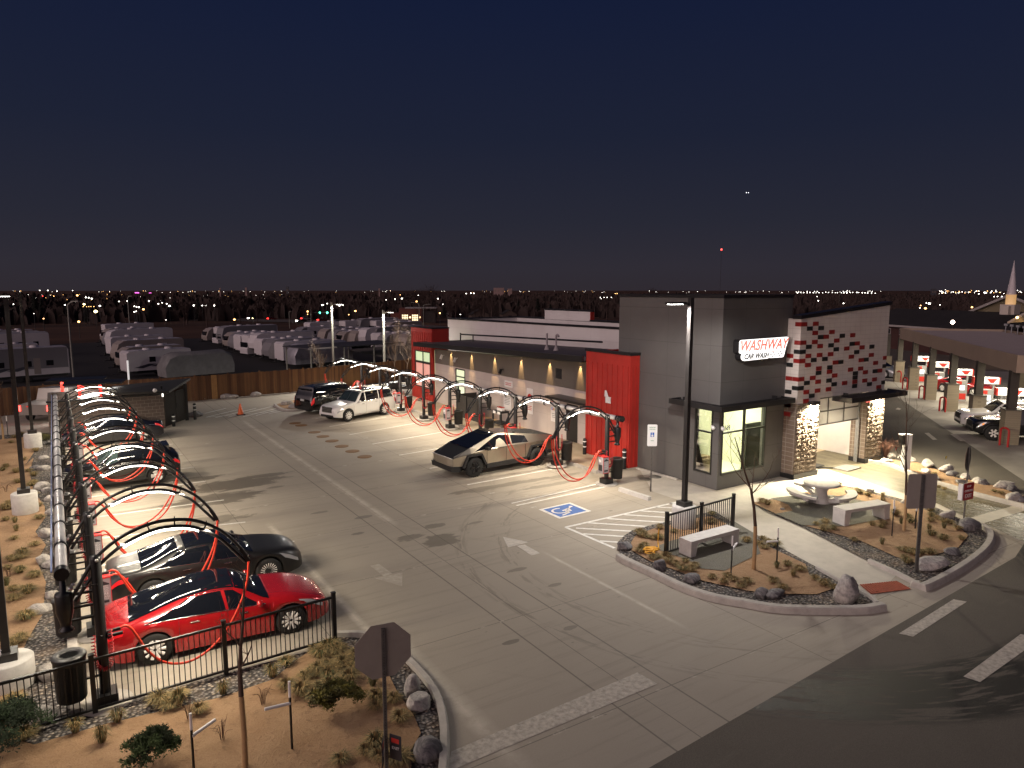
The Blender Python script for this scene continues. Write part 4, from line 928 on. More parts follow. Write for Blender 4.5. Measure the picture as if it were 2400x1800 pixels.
for k in (1, 2, 3, 4, 6):
    x, y = POSTL[k]; o = tL if k == 1 else copy_tree(tL); o.location = (x+.20, y-.06, .20*zs_left(y)-.02)
    tag(o, {1:'grey towel box with white lettering behind the red car',2:'grey towel box with red trim on the third left post',3:'grey towel box on the fourth post of the left row',4:'grey towel box at the nose of the black crossover',6:'grey towel box at the nose of the navy sedan'}[k], 'towel box', 'towel return boxes of the left row')
for k in (0, 2, 4, 6, 8):
    x, y = POSTR[k]; o = tR if k == 0 else copy_tree(tR); o.location = (x-.24, y-.08, -.02 if k == 0 else .05)
    tag(o, {0:'grey and red towel box nearest the accessible stall',2:'towel box peeping over the roof of the angular truck',4:'grey and red towel box across from the black screens',6:'grey towel box at the rear of the white suv',8:'towel box on the farthest post of the right row'}[k], 'towel box', 'towel return boxes of the right row')

# ---------------------------------------------------------------- tall lot lamps
def lot_lamp(p, h, label, head=(-1,0), pier=(.40,.78), power=0, lit=False, m=STEELD, ang=140, tint=(.97,.95,1.0), grp='tall lamps around the lot', w_=.075):
    r = root('lamp_post', p, 0, label, 'lamp post', grp)
    if pier:
        mb = MB(); mb.lathe([(pier[0],0),(pier[0],pier[1]-.03),(pier[0]-.03,pier[1]),(.001,pier[1])], 28); mb.build('pier', CONCL, r)
    z0 = pier[1] if pier else 0
    mb = MB(); mb.box(-.2,-.2,z0,.2,.2,z0+.16); mb.build('base_cover', m, r)
    mb = MB(); mb.box(-w_,-w_,z0+.16,w_,w_,h); mb.build('pole', m, r)
    d = Vector((head[0], head[1], 0)).normalized(); n_ = Vector((-d.y, d.x, 0))
    mb = MB(); mb.beam(d*w_+Vector((0,0,h-.22)), d*.32+Vector((0,0,h-.18)), .06, .05); mb.cbox(d*.62+Vector((0,0,h-.17)), (.66,.34,.07), rz=math.atan2(d.y, d.x)); hd = mb.build('lamp_head', m, r)
    mb = MB(); mb.cbox(d*.66+Vector((0,0,h-.213)), (.46,.26,.012), rz=math.atan2(d.y, d.x)); mb.build('lens', lamp_mat('lot_lamp_lens', (1,.96,.9), 22 if lit else 16), hd)
    if power: spot('lot_lamp_light', hd, d*.66+Vector((0,0,h-.25)), (0,0,0), power, tint, ang, .25, .12)
    return r
p = G(1602,1236); lot_lamp(p, hgt(1616,698,p), 'dark lamp post on a concrete pier beside the island bench', (-1,.12), (.42,.80), 1900, ang=174, tint=(1,.94,.88))
p = G(60.6,1204); lot_lamp(p, 8.0, 'dark lamp post on a round pier in the sand bed, middle of three', (-1,0), (.42,.82), 1100, ang=155, tint=(1,.90,.74))
p = G(79,1050); lot_lamp(p, 8.15, 'dark lamp post farthest of three in the left sand bed', (-1,0), (.40,.80), 600, ang=155, tint=(1,.90,.74))
p = G(22,1608); lot_lamp(p, 8.0, 'lamp post at the left edge beside the near railing', (-1,0), (.48,.62), 1000, ang=155, tint=(1,.90,.74))
gp = mat('weathered_grey_pole', (.28,.27,.23), .5, noise=(2,.15))
p = G(783,903); q = lot_lamp(p, hgt(778,708,p), 'tall lit lamp post behind the black suv', (.85,-.5), None, 3000, True, gp, 172, (1,.95,.85))
p = G(902,890); q = lot_lamp(p, hgt(898,727,p), 'lit lamp post by the back fence left of the far red box', (.85,-.5), None, 3000, True, gp, 172, (1,.95,.85))
# ================================================================ vehicles
def paint_mat(name, c, rough=.25, metal=.35, coat=1.0): return mat(name, c, rough, metal, coat=coat)
DGLS = mat('dark_car_glass', (.006,.007,.010), .03, 0.0, spec=.8)
TGLS = mat('tinted_car_glass', (.03,.045,.045), .03, 0.0, spec=.8)
TYRE = mat('tyre_rubber', (.014,.014,.014), .8, noise=(18,.25))
TRIM = mat('black_car_trim', (.010,.010,.011), .45)
RIMS = mat('silver_alloy', (.80,.78,.75), .4, .0); RIMD = mat('black_alloy', (.015,.015,.016), .35, .4)
HLM = mat('headlamp_clear', (.55,.55,.56), .12, .3, coat=1); AMB = mat('amber_lens', (.7,.22,.03), .2, emit=((1,.35,.05), .5))
TLM = mat('tail_lamp_red', (.45,.01,.015), .15, coat=1.0, emit=((1,.02,.02), .22)); CHRT = mat('chrome_trim', (.8,.8,.8), .12, 1.0)
def interp(tab, x, smooth=True):
    if x <= tab[0][0]: return tab[0][1]
    for i in range(len(tab)-1):
        a, b = tab[i], tab[i+1]
        if x <= b[0]:
            t = (x-a[0])/(b[0]-a[0])
            if not smooth: return a[1]+(b[1]-a[1])*t
            def sl(k):
                if k <= 0 or k >= len(tab)-1: return (tab[min(k+1, len(tab)-1)][1]-tab[max(k-1, 0)][1])/(tab[min(k+1, len(tab)-1)][0]-tab[max(k-1, 0)][0])
                d0 = (tab[k][1]-tab[k-1][1])/(tab[k][0]-tab[k-1][0]); d1 = (tab[k+1][1]-tab[k][1])/(tab[k+1][0]-tab[k][0])
                return 0 if d0*d1 <= 0 else 2*d0*d1/(d0+d1)
            h = b[0]-a[0]; m0, m1 = sl(i)*h, sl(i+1)*h
            return (2*t**3-3*t*t+1)*a[1]+(t**3-2*t*t+t)*m0+(-2*t**3+3*t*t)*b[1]+(t**3-t*t)*m1
    return tab[-1][1]
WHEELS = {}
def wheel_mesh(kind, r):
    k = (kind, round(r, 2))
    if k in WHEELS: return WHEELS[k]
    w_ = .115; rr = r*(.66 if kind != 'off' else .56)
    mb = MB(); mb.lathe([(rr,-w_),(r*.93,-w_*1.02),(r,-w_*.7),(r,w_*.7),(r*.93,w_*1.02),(rr,w_)], 30, axis='Y')
    if kind == 'off':
        for i in range(26):
            a = 2*math.pi*i/26; mb.cbox((math.cos(a)*r*.995, 0, math.sin(a)*r*.995), (.03,.2,.05), M=Matrix.Rotation(-a, 3, 'Y'))
    ty = bpy.data.meshes.new('tyre'); ty.from_pydata(mb.v, [], mb.f); ty.materials.append(TYRE); ty.polygons.foreach_set('use_smooth', mb.sm); ty.update()
    mb = MB(); mb.m = 1; mb.lathe([(rr*.97,-.02),(.001,-.02)], 24, axis='Y')
    mb.m = 0; mb.lathe([(rr*1.01,.10),(rr*1.0,.112),(rr*.92,.112),(rr*.9,.07)], 30, axis='Y'); mb.lathe([(r*.13,.06),(r*.12,.10),(.001,.10)], 12, axis='Y')
    n_, wd = {'multi': (20,.032), 'ten': (10,.075), 'five': (5,.13), 'seven': (7,.10), 'dark': (10,.05), 'off': (6,.11)}[kind]
    for i in range(n_):
        a = 2*math.pi*i/n_
        for d_ in ((-.5,.5) if kind in ('five','seven') else (0,)):
            b0, b1 = a, a+d_*wd*1.7
            p, q = Vector((math.cos(b0)*r*.1, .10, math.sin(b0)*r*.1)), Vector((math.cos(b1)*rr*.95, .105, math.sin(b1)*rr*.95))
            mb.beam(p, q, wd*(.55 if kind in ('five','seven') else 1)*1.0, .03) if False else mb.tube([p, q], [wd*.42, wd*.62], 5)
    ri = bpy.data.meshes.new('rim'); ri.from_pydata(mb.v, [], mb.f)
    ri.materials.append(RIMD if kind in ('dark',) else RIMS); ri.materials.append(RIMD)
    ri.polygons.foreach_set('use_smooth', mb.sm); ri.polygons.foreach_set('material_index', mb.mi); ri.update()
    WHEELS[k] = (ty, ri); return WHEELS[k]
def add_wheels(r, xs, yw, rad_, kind):
    ty, ri = wheel_mesh(kind, rad_)
    for x in xs:
        for s_ in (-1, 1):
            wo = root('wheel', (x, s_*yw, rad_)); wo.parent = r
            if s_ < 0: wo.rotation_euler.z = math.pi
            for nm_, me in (('tyre', ty), ('rim', ri)):
                o = bpy.data.objects.new(nm_, me); col.objects.link(o); o.parent = wo

def make_car(name, s, body, loc, rz, label, cat='car', group=None):
    """s: tables along x (nose at +x): top, belt, half width; wheels; glass limits"""
    r = root(name, loc, rz, label, cat, group)
    L0, L1 = s['top'][0][0], s['top'][-1][0]; gm = s.get('gmax', .45); xs = s['wh']; wr_ = s['r']; ra = wr_*s.get('arch', 1.14); sill = s.get('sill', .2)
    st = {L0, L1} | {L0+(L1-L0)*i/46 for i in range(47)}
    for xw in xs: st |= {xw+ra*math.cos(math.pi*i/16) for i in range(17)} | {xw-ra-.012, xw+ra+.012}
    st |= {L0+.02, L0+.06, L1-.02, L1-.06}
    st = sorted(x for x in st if L0 <= x <= L1); st = [x for i, x in enumerate(st) if i == 0 or x-st[i-1] > .006]
    tum = s.get('tum', .2)
    def sec(x):
        w_ = interp(s['wid'], x); zl = interp(s['belt'], x); zt = interp(s['top'], x); zb = interp(s.get('bot', [(L0, sill+.12), (L0+.35, sill), (L1-.4, sill), (L1, sill+.06)]), x, False)
        for xw in xs:
            if abs(x-xw) < ra: zb = max(zb, wr_+math.sqrt(max(0, ra*ra-(x-xw)**2)))
        zb = min(zb, zl-.06); gh = max(zt-zl, 0); g = min(1, gh/gm); g = g*g*(3-2*g)
        wr = w_*(.90-tum*g); c_ = .03+.04*g; z6 = max(zl+.3*gh, zt-c_)
        H = zl-zb
        return [(w_*.955, zb), (w_*.985, zb+.22*H), (w_*.998, zb+.52*H), (w_*1.0, zb+.78*H), (w_*.965, zl), (w_*.965*.52+wr*.48+.012, zl+.54*(z6-zl)), (wr, z6), (wr*.9, z6+(zt-z6)*.55), (wr*.6, z6+(zt-z6)*.88), (0, zt)]
    rows = [sec(x) for x in st]; n = 10; full = 2*n-1
    mb = MB(); vs = []
    for x, rw in zip(st, rows): vs += [(x, y, z) for y, z in rw] + [(x, -y, z) for y, z in rw[-2::-1]]
    fs = [(i*full+j, i*full+j+1, (i+1)*full+j+1, (i+1)*full+j) for i in range(len(st)-1) for j in range(full-1)]
    fs = [f[::-1] for f in fs]
    mb.add(vs, fs, True); k0, k1 = 0, (len(st)-1)*full
    mb.add([vs[j] for j in range(full)], [tuple(range(full))]); mb.add([vs[k1+j] for j in range(full)], [tuple(range(full))[::-1]])
    bo = mb.build('body', body, r, sharp=38)
    wm = max(w_ for _, w_ in s['wid'])
    mb = MB(); mb.box(L0+.12, -wm+.30, sill+.02, L1-.15, wm-.30, .62); mb.box(xs[0]+ra+.03, -wm+.10, sill+.0, xs[1]-ra-.03, wm-.10, .55); mb.build('underbody', TRIM, r)
    def surf(x, q, side=1, off=.0):
        def P_(x, q):
            rw = sec(x); i = min(int(q), n-2); t = q-i; a, b = rw[i], rw[i+1]; return Vector((x, (a[0]+(b[0]-a[0])*t), a[1]+(b[1]-a[1])*t))
        p = P_(x, q); e = .02; du = P_(min(x+e, L1), q)-P_(max(x-e, L0), q); dv = P_(x, min(q+.1, n-1.001))-P_(x, max(q-.1, 0)); nn = du.cross(dv)
        nn = nn.normalized() if nn.length > 1e-9 else Vector((0,1,0))
        if nn.y < -1e-4 and q < 7 or (nn.z < 0 and q >= 6): nn = -nn
        p = p+nn*off; return Vector((p.x, p.y*side, p.z))
    def patch(mb, c, side=1, nu=10, nv=4, off=.006):
        """c: four (x, row) corners in order: rear-low, front-low, front-high, rear-high"""
        vs = []
        for j in range(nv+1):
            for i in range(nu+1):
                u, v = i/nu, j/nv; x = (c[0][0]*(1-u)+c[1][0]*u)*(1-v)+(c[3][0]*(1-u)+c[2][0]*u)*v; q = (c[0][1]*(1-u)+c[1][1]*u)*(1-v)+(c[3][1]*(1-u)+c[2][1]*u)*v
                vs.append(surf(x, q, side, off))
        fs = [(j*(nu+1)+i, j*(nu+1)+i+1, (j+1)*(nu+1)+i+1, (j+1)*(nu+1)+i) for j in range(nv) for i in range(nu)]
        if side > 0: fs = [f[::-1] for f in fs]
        mb.add(vs, fs, True)
    gl = s.get('glass', DGLS); fg_ = s.get('fglass', gl)
    for side in (1, -1):
        for c in s['side']:
            mb = MB(); patch(mb, c, side); mb.build('side_window', fg_ if (s.get('tint_front') and c is s['side'][-1]) else gl, r)
        if s.get('chrome'):
            mb = MB(); a, b = s['side'][0], s['side'][-1]; mb.tube([surf(a[0][0]+(b[1][0]-a[0][0])*i/12, 4.06, side, .008) for i in range(13)], .011, 4)
            mb.tube([surf(a[3][0]+(b[2][0]-a[3][0])*i/12, 5.93, side, .008) for i in range(13)], .009, 4); mb.build('window_trim', CHRT, r)
        mb = MB(); patch(mb, s['head'], side, 6, 3, .01); h_ = mb.build('headlamp', HLM, r)
        if s.get('amber'):
            a = s['head']; mb = MB(); patch(mb, [((a[0][0]*.85+a[1][0]*.15), a[0][1]), ((a[0][0]*.6+a[1][0]*.4), a[0][1]), ((a[0][0]*.6+a[1][0]*.4), a[2][1]-.1), ((a[0][0]*.85+a[1][0]*.15), a[2][1]-.1)], side, 3, 2, .014); mb.build('indicator', AMB, h_)
        mb = MB(); patch(mb, s['tail'], side, 6, 3, .01); mb.build('tail_lamp', TLM, r)
        xm, zm = s['mir']; p = surf(xm, 4.1, side)
        mb = MB(); mb.ball((xm-.02, p.y+side*.13, p.z+.07), .1, 6, (.75,1.1,.8)); mb.beam(p, (xm-.02, p.y+side*.08, p.z+.05), .05); mb.build('mirror', s.get('mirm', body), r)
        for xh in s['hand']:
            mb = MB(); mb.tube([surf(xh-.10, 3.35, side, .02), surf(xh+.10, 3.35, side, .02)], .016, 5); mb.build('door_handle', s.get('handm', CHRT), r)
        mb = MB()
        for xd in s['seam']: mb.tube([surf(xd, q, side, .0015) for q in (.4, 1.2, 2.0, 2.8, 3.5, 3.95)], .005, 4, False)
        mb.build('door_seam', TRIM, r)
        if s.get('clad'):
            mb = MB()
            for xw in xs: mb.tube([surf(xw+ra*1.06*math.cos(a), 0, side, .012)*1 if False else Vector((xw+ra*1.03*math.cos(a), side*(interp(s['wid'], xw)*.975), wr_+ra*1.03*math.sin(a))) for a in [math.pi*i/18 for i in range(19)]], .04, 6)
            mb.beam((xs[0]+ra, side*wm*.965, sill+.1), (xs[1]-ra, side*wm*.965, sill+.1), .04, .16); mb.build('cladding', TRIM, r)
        if s.get('sillbar'):
            mb = MB(); mb.tube([(xs[0]+ra+.05, side*wm*1.02, sill+.10), (xs[1]-ra-.05, side*wm*1.02, sill+.10)], .03, 6); mb.build('running_board', CHR if s['sillbar'] == 2 else TRIM, r)
        if s.get('rails'):
            a, b, zr = s['rails']; mb = MB(); mb.tube(smooth_path([(a, side*wm*.62, interp(s['top'], a)-.02), (a+.1, side*wm*.62, interp(s['top'], a+.1)+.05), (b-.1, side*wm*.62, interp(s['top'], b-.1)+.05), (b, side*wm*.62, interp(s['top'], b)-.02)], 5), .02, 6); mb.build('roof_rail', s.get('railm', TRIM), r)
    def top_patch(nm_, c, m, off=.006):
        mb = MB()
        for side in (1, -1): patch(mb, c, side, 8, 5, off)
        return mb.build(nm_, m, r)
    top_patch('windscreen', s['ws'], s.get('wsm', gl)); top_patch('rear_window', s['rw'], gl)
    if s.get('roofglass'): top_patch('glass_roof', s['roofglass'], DGLS, .005)
    zf = interp(s['top'], L1); w1 = interp(s['wid'], L1)
    if s.get('grille'):
        z0, z1, m = s['grille']; mb = MB(); mb.box(L1-.05, -w1*.62, z0, L1+.015, w1*.62, z1); g_ = mb.build('grille', m, r)
        mb = MB()
        for i in range(4): z = z0+(z1-z0)*(i+.5)/4; mb.box(L1+.015, -w1*.6, z-.012, L1+.022, w1*.6, z+.012)
        mb.build('grille_bars', CHRT if s.get('chrome') else TRIM, g_)
    mb = MB(); mb.box(L1-.06, -w1*.8, sill+.06, L1+.012, w1*.8, sill+.2); mb.build('lower_intake', TRIM, r)
    w0 = interp(s['wid'], L0); mb = MB(); mb.box(L0-.012, -w0*.85, sill+.08, L0+.06, w0*.85, sill+.24); mb.build('rear_valance', TRIM, r)
    zp = s.get('platez', .75); mb = MB(); mb.box(L0-.02, -.17, zp, L0+.02, .17, zp+.13); mb.build('number_plate', mat('plate_paint', (.5,.52,.5), .5), r)
    if s.get('blade'): x = s['blade']; mb = MB(); mb.box(x-.15,-wm*.6,interp(s['top'],x)-.03,x+.05,wm*.6,interp(s['top'],x)+.02); mb.build('roof_spoiler', body, r)
    add_wheels(r, xs, wm-.135, wr_, s['rim']); return r
# profile tables ----------------------------------------------------------
def fastback(L, H, wb, W, cowl, header, rtop, deck, belt=.90, r=.35, nose=.74, **k):
    a, b = -L/2, L/2; xf = wb/2+.02; xr = xf-wb
    d = dict(top=[(a,.80),(a+.05,.98),(deck,1.06),(deck+.35,1.16),(rtop,H-.035),((rtop+header)/2,H),(header,H-.03),(cowl,1.0),(cowl+.5,.94),(b-.35,nose+.06),(b-.06,nose-.08),(b,nose-.2)],
        belt=[(a,.66),(a+.3,.92),(xr,belt+.06),(0,belt+.01),(cowl,belt-.01),(b-.5,.76),(b,.46)],
        wid=[(a,W*.38),(a+.12,W*.44),(a+.5,W*.485),(xr,W*.5),(0,W*.492),(xf,W*.498),(b-.4,W*.46),(b-.12,W*.40),(b,W*.33)],
        wh=(xr,xf), r=r, gmax=.42, sill=.17,
        side=[[(deck+.34,4.12),(.05,4.12),(-.03,5.82),(rtop-.12,5.82)],[(.11,4.12),(cowl-.12,4.12),(header+.02,5.80),(.05,5.82)]],
        ws=[(cowl-.02,6.05),(cowl-.02,8.99),(header+.06,8.99),(header+.06,6.05)], rw=[(deck+.05,6.2),(deck+.05,8.99),(rtop-.08,8.99),(rtop-.08,6.15)],
        head=[(b-.62,3.2),(b-.14,2.7),(b-.16,3.7),(b-.72,4.05)], tail=[(a+.03,3.0),(a+.42,3.25),(a+.46,3.95),(a+.03,3.7)], mir=(cowl-.25,1), hand=(-.62,.42), seam=(-.95,.08,1.02), rim='ten')
    d.update(k); return d
def suv(L, H, wb, W, cowl, header, rtop, belt=1.08, r=.40, hood=1.12, nose=1.0, sill=.26, rear=.1, **k):
    a, b = -L/2, L/2; xf = wb/2+.08; xr = xf-wb
    d = dict(top=[(a,.95),(a+.04,1.15),(a+rear+.12,H-.32),(rtop,H-.05),((rtop+header)/2,H),(header,H-.04),(cowl,hood+.06),(cowl+.5,hood),(b-.25,nose+.03),(b-.05,nose-.08),(b,nose-.2)],
        belt=[(a,.85),(a+.2,belt),(xr,belt+.01),(cowl,belt-.02),(b-.5,nose-.06),(b,.62)],
        wid=[(a,W*.42),(a+.1,W*.47),(a+.5,W*.497),(xr,W*.5),(0,W*.495),(xf,W*.5),(b-.35,W*.475),(b-.1,W*.43),(b,W*.38)],
        wh=(xr,xf), r=r, gmax=H-belt-.08, sill=sill, tum=.14, bot=[(a,sill+.12),(a+.3,sill+.04),(b-.5,sill+.02),(b,sill+.1)],
        side=[[(a+.30,4.15),(xr+.45,4.15),(xr+.42,5.8),(a+.48,5.8)],[(xr+.52,4.12),(.12,4.12),(.09,5.82),(xr+.49,5.82)],[(.20,4.12),(cowl-.16,4.12),(header+.02,5.8),(.17,5.82)]],
        ws=[(cowl-.03,6.08),(cowl-.03,8.99),(header+.05,8.99),(header+.05,6.08)], rw=[(a+rear*.55+.03,6.2),(a+rear*.55+.03,8.99),(rtop-.1,8.99),(rtop-.1,6.2)],
        head=[(b-.55,3.0),(b-.12,2.8),(b-.14,3.75),(b-.62,3.95)], tail=[(a+.02,2.4),(a+.2,2.5),(a+.22,3.95),(a+.02,3.9)], mir=(cowl-.28,1), hand=(-.72,.42), seam=(xr+.48,.15,1.18), rim='seven', platez=.95, grille=(.62,.92,TRIM), blade=rtop-.05)
    d.update(k); return d
def between(pr, pf, yoff, s, left=False):
    """place by the contact points of the near-side rear and front wheel (pixels) ; returns loc, rz"""
    a, b = G(*pr), G(*pf); d = (b-a).normalized(); n_ = Vector((-d.y, d.x, 0)); xm = (s['wh'][0]+s['wh'][1])/2
    c = (a+b)/2 + n_*yoff - d*xm; return (c.x, c.y, 0), math.atan2(d.y, d.x)
# red liftback by the railing
s = fastback(4.97, 1.44, 2.96, 1.95, 1.05, .22, -.62, -1.98, belt=.90, r=.355, nose=.72, roofglass=[(-.98,6.2),(-.98,8.99),(.27,8.99),(.27,6.2)], chrome=1, rim='ten', head=[(1.72,3.35),(2.28,2.9),(2.3,3.75),(1.70,4.3)])
lo, rz = between((365,1553), (682,1481), .84, s); make_car('parked_car', s, paint_mat('deep_red_paint', (.40,.008,.012), .25, .25), lo, rz, 'glossy red liftback with black glass roof beside the black railing')
# satin charcoal sedan behind it
s = fastback(5.0, 1.43, 2.94, 1.9, 1.12, .30, -.70, -1.75, belt=.93, r=.36, nose=.80, roofglass=[(-.62,6.3),(-.62,8.99),(.36,8.99),(.36,6.3)], chrome=1, rim='multi', amber=0, tail=[(-2.46,2.9),(-2.05,3.1),(-2.0,3.8),(-2.46,3.6)])
a = G(631,1362); lo = (a.x-1.49, a.y+.83, 0); make_car('parked_car', s, paint_mat('satin_charcoal_paint', (.034,.033,.034), .36, .7, .3), lo, rad(-1.5), 'satin charcoal fastback sedan parked behind the red car')
# black crossover nose-in at the left row
s = suv(4.4, 1.64, 2.64, 1.82, .98, .28, -1.62, belt=1.03, r=.36, hood=1.06, nose=.94, sill=.24, rear=.22, rim='five', clad=1, rails=(-1.5,.15,1), railm=RIMD, wsm=TGLS, fglass=TGLS, tint_front=1, chrome=0, tail=[(-2.17,2.9),(-1.86,3.0),(-1.84,3.8),(-2.17,3.8)])
lo, rz = between((364,1133), (207,1153), -.80, s); make_car('parked_car', s, paint_mat('black_gloss_paint', (.006,.006,.007), .18, .2), lo, rz, 'black compact crossover facing the left vacuum posts')
# navy sedan further on
s = fastback(4.85, 1.46, 2.80, 1.86, .92, .12, -.78, -1.80, belt=.93, r=.335, nose=.76, rim='ten')
lo, rz = between((330,1033), (207,1046), -.82, s); make_car('parked_car', s, paint_mat('navy_paint', (.012,.014,.026), .2, .4), lo, rz, 'dark navy sedan near the block enclosure, red tail lamp showing')
# white three-row suv
s = suv(5.12, 1.85, 3.075, 1.95, 1.05, .32, -2.12, belt=1.12, r=.40, hood=1.12, nose=1.0, sill=.28, rear=.24, rim='ten', sillbar=2, rails=(-1.9,.2,1), railm=CHRT, chrome=1, roofglass=[(-.9,6.8),(-.9,8.99),(.15,8.99),(.15,6.8)], wsm=TGLS, grille=(.62,.98,TRIM))
lo, rz = between((905,971), (810,989), -.86, s); make_car('parked_car', s, paint_mat('white_car_paint', (.74,.73,.71), .22, 0), lo, rz, 'white three-row suv nosing out under the right vacuum arches', 'suv')
# big black suv, tail towards the aisle
s = suv(5.3, 1.93, 3.07, 2.03, 1.15, .45, -2.3, belt=1.2, r=.42, hood=1.25, nose=1.12, sill=.30, rear=.15, rim='dark', rails=(-2.0,.3,1), chrome=1, tail=[(-2.63,2.2),(-2.45,2.3),(-2.42,4.0),(-2.63,4.0)])
a = G(758,971); b = G(905,945); d = (b-a).normalized(); lo, rz = between((758,971), (758+92,971-16.5), .90, s); make_car('parked_car', s, paint_mat('black_suv_paint', (.005,.005,.006), .16, .2), lo, rz, 'big black suv parked tail out behind the white suv', 'suv')

# ---------------------------------------------------------------- faceted stainless pickup
def facet_truck(loc, rz):
    r = root('pickup_truck', loc, rz, 'angular bare stainless steel pickup with dark glass and black wheel arches', 'pickup truck')
    SS = mat('bare_stainless_steel', (.50,.45,.38), .34, 1.0, noise=(.9,.12)); blackp = mat('black_composite', (.016,.016,.017), .6, noise=(10,.2))
    h = 1.0; hb = .90    # half widths: beltline bulge, roof
    # side silhouette (x,z): nose, bonnet lip, apex, tail
    N0,N1,A,T1,T0 = (2.84,.62),(2.78,1.02),(.42,1.79),(-2.78,1.35),(-2.80,.72)
    crease = [(2.80,.96),(1.6,1.15),(.3,1.19),(-2.79,1.17)]
    def yb(x): return h if x < 2.0 else h-(x-2.0)*.16
    mb = MB()
    def s3(x, y, z): return (x, y, z)
    for sd in (1, -1):
        up = [(2.76,1.02,.80),(1.95,1.31,.83),(.50,1.765,.70),(.30,1.785,.70),(-1.0,1.62,.78),(-2.76,1.36,.88)]
        lowp_ = [(2.80,.94),(1.95,1.10),(.50,1.18),(.30,1.19),(-1.0,1.18),(-2.78,1.15)]
        vs = [(x, sd*y, z) for x, z, y in up] + [(x, sd*yb(x), z) for x, z in lowp_]
        fs = [(i, i+1, 7+i, 6+i) for i in range(5)]
        mb.add(vs, fs if sd > 0 else [f[::-1] for f in fs])
        # lower flank with angular wheel openings
        xs_ = (-1.76, 1.78)
        bot = [(-2.78,.70)] + [(-2.36,.70),(-2.12,1.02),(-1.40,1.02),(-1.16,.50)] + [(1.14,.46),(1.40,1.0),(2.12,1.0),(2.38,.56)] + [(2.82,.60)]
        tops = [(x, 1.18 if x < .3 else (1.19-(x-.3)*.053 if x < 1.95 else 1.10-(x-1.95)*.185)) for x, _ in bot]
        vs = [(x, sd*yb(x)*.985, z) for x, z in bot] + [(x, sd*yb(x), z) for x, z in tops]; n = len(bot)
        fs = [(i, i+1, n+i+1, n+i) for i in range(n-1)]; mb.add(vs, fs if sd < 0 else [f[::-1] for f in fs])
    nose = [(2.82,-.86,.60),(2.90,-.45,.60),(2.90,.45,.60),(2.82,.86,.60),(2.80,.872,.94),(2.87,.45,.955),(2.87,-.45,.955),(2.80,-.872,.94)]
    mb.add(nose, [(0,1,6,7),(1,2,5,6),(2,3,4,5)])
    mb.add([(-2.79,-1,.70),(-2.79,1,.70),(-2.78,1,1.15),(-2.76,.88,1.36),(-2.76,-.88,1.36),(-2.78,-1,1.15)], [(0,1,2,3,4,5)[::-1]])
    mb.build('body', SS, r)
    mb = MB(); bon = [(2.80,-.872,.945),(2.87,-.45,.96),(2.87,.45,.96),(2.80,.872,.945),(2.0,.845,1.315),(2.0,-.845,1.315)]
    mb.add(bon, [tuple(range(6))]); mb.build('bonnet', mat('blue_black_bonnet', (.035,.035,.042), .38, .8), r)
    mb = MB(); mb.add([(2.0,-.83,1.322),(2.0,.83,1.322),(.52,.69,1.775),(.52,-.69,1.775)], [(0,1,2,3)]); mb.build('windscreen', DGLS, r)
    mb = MB(); mb.add([(.52,-.69,1.778),(.52,.69,1.778),(.28,.69,1.788),(-1.0,.775,1.626),(-1.0,-.775,1.626),(.28,-.69,1.788)], [(0,1,2,5),(2,3,4,5)]); mb.build('glass_roof', mat('roof_glass_sheen', (.10,.085,.075), .12, .7), r)
    mb = MB(); mb.add([(-1.0,-.775,1.628),(-1.0,.775,1.628),(-2.76,.875,1.365),(-2.76,-.875,1.365)], [(0,1,2,3)])
    for i in range(14): x = -1.1-i*.12; mb.box(x-.006,-.74,1.628-(-1.0-x)*.149,x,.74,1.637-(-1.0-x)*.149)
    mb.build('bed_cover', mat('slatted_bed_cover', (.05,.048,.047), .5, .3), r)
    for sd in (1, -1):
        def sw(pts):
            q = []
            for x, t in pts:   # t: 0 at crease, 1 at roof edge
                zu = interp([(-2.76,1.36),(-1.0,1.62),(.30,1.785),(.50,1.765),(1.95,1.31),(2.76,1.02)], x, False); yu = interp([(-2.76,.88),(-1.0,.78),(.30,.70),(.50,.70),(1.95,.83),(2.76,.80)], x, False)
                zl = interp([(-2.78,1.15),(-1.0,1.18),(.3,1.19),(.5,1.18),(1.95,1.10),(2.8,.94)], x, False); yl = yb(x)
                q.append((x, sd*(yl+(yu-yl)*t+.006), zl+(zu-zl)*t+.002))
            return q
        mb = MB(); mb.add(sw([(1.72,.16),(-.22,.14),(-.22,.86),(.36,.88),(.60,.84)]), [(0,1,2,3,4)]); mb.build('side_window', DGLS, r)
        mb = MB(); mb.add(sw([(-.30,.14),(-1.22,.12),(-1.10,.80),(-.30,.86)]), [(0,1,2,3)]); mb.build('side_window', DGLS, r)
        for xw, b in ((-1.76,.0),(1.78,0)):
            mb = MB(); prof = [(-.66,.50),(-.40,1.04),(.38,1.04),(.64,.50)]; inn = [(-.55,.50),(-.335,.955),(.315,.955),(.53,.50)]
            vs = [(xw+x, sd*1.045, z) for x, z in prof]+[(xw+x, sd*1.045, z) for x, z in inn]+[(xw+x, sd*.93, z) for x, z in prof]+[(xw+x, sd*.60, z) for x, z in inn]
            fs = [(i, i+1, 5+i, 4+i) for i in range(3)]+[(8+i, 9+i, i+1, i) for i in range(3)]+[(4+i, 5+i, 13+i, 12+i) for i in range(3)]; mb.add(vs, fs); mb.build('wheel_arch', blackp, r)
        mb = MB(); mb.beam((-1.12,sd*.98,.44),(1.14,sd*.98,.42),.12,.2); mb.build('sill', blackp, r)
        mb = MB()
        for x in (1.12, .05, -1.05): mb.beam((x,sd*.997,.56),(x,sd*1.004,1.14),.010,.010)
        mb.build('door_seam', TRIM, r)
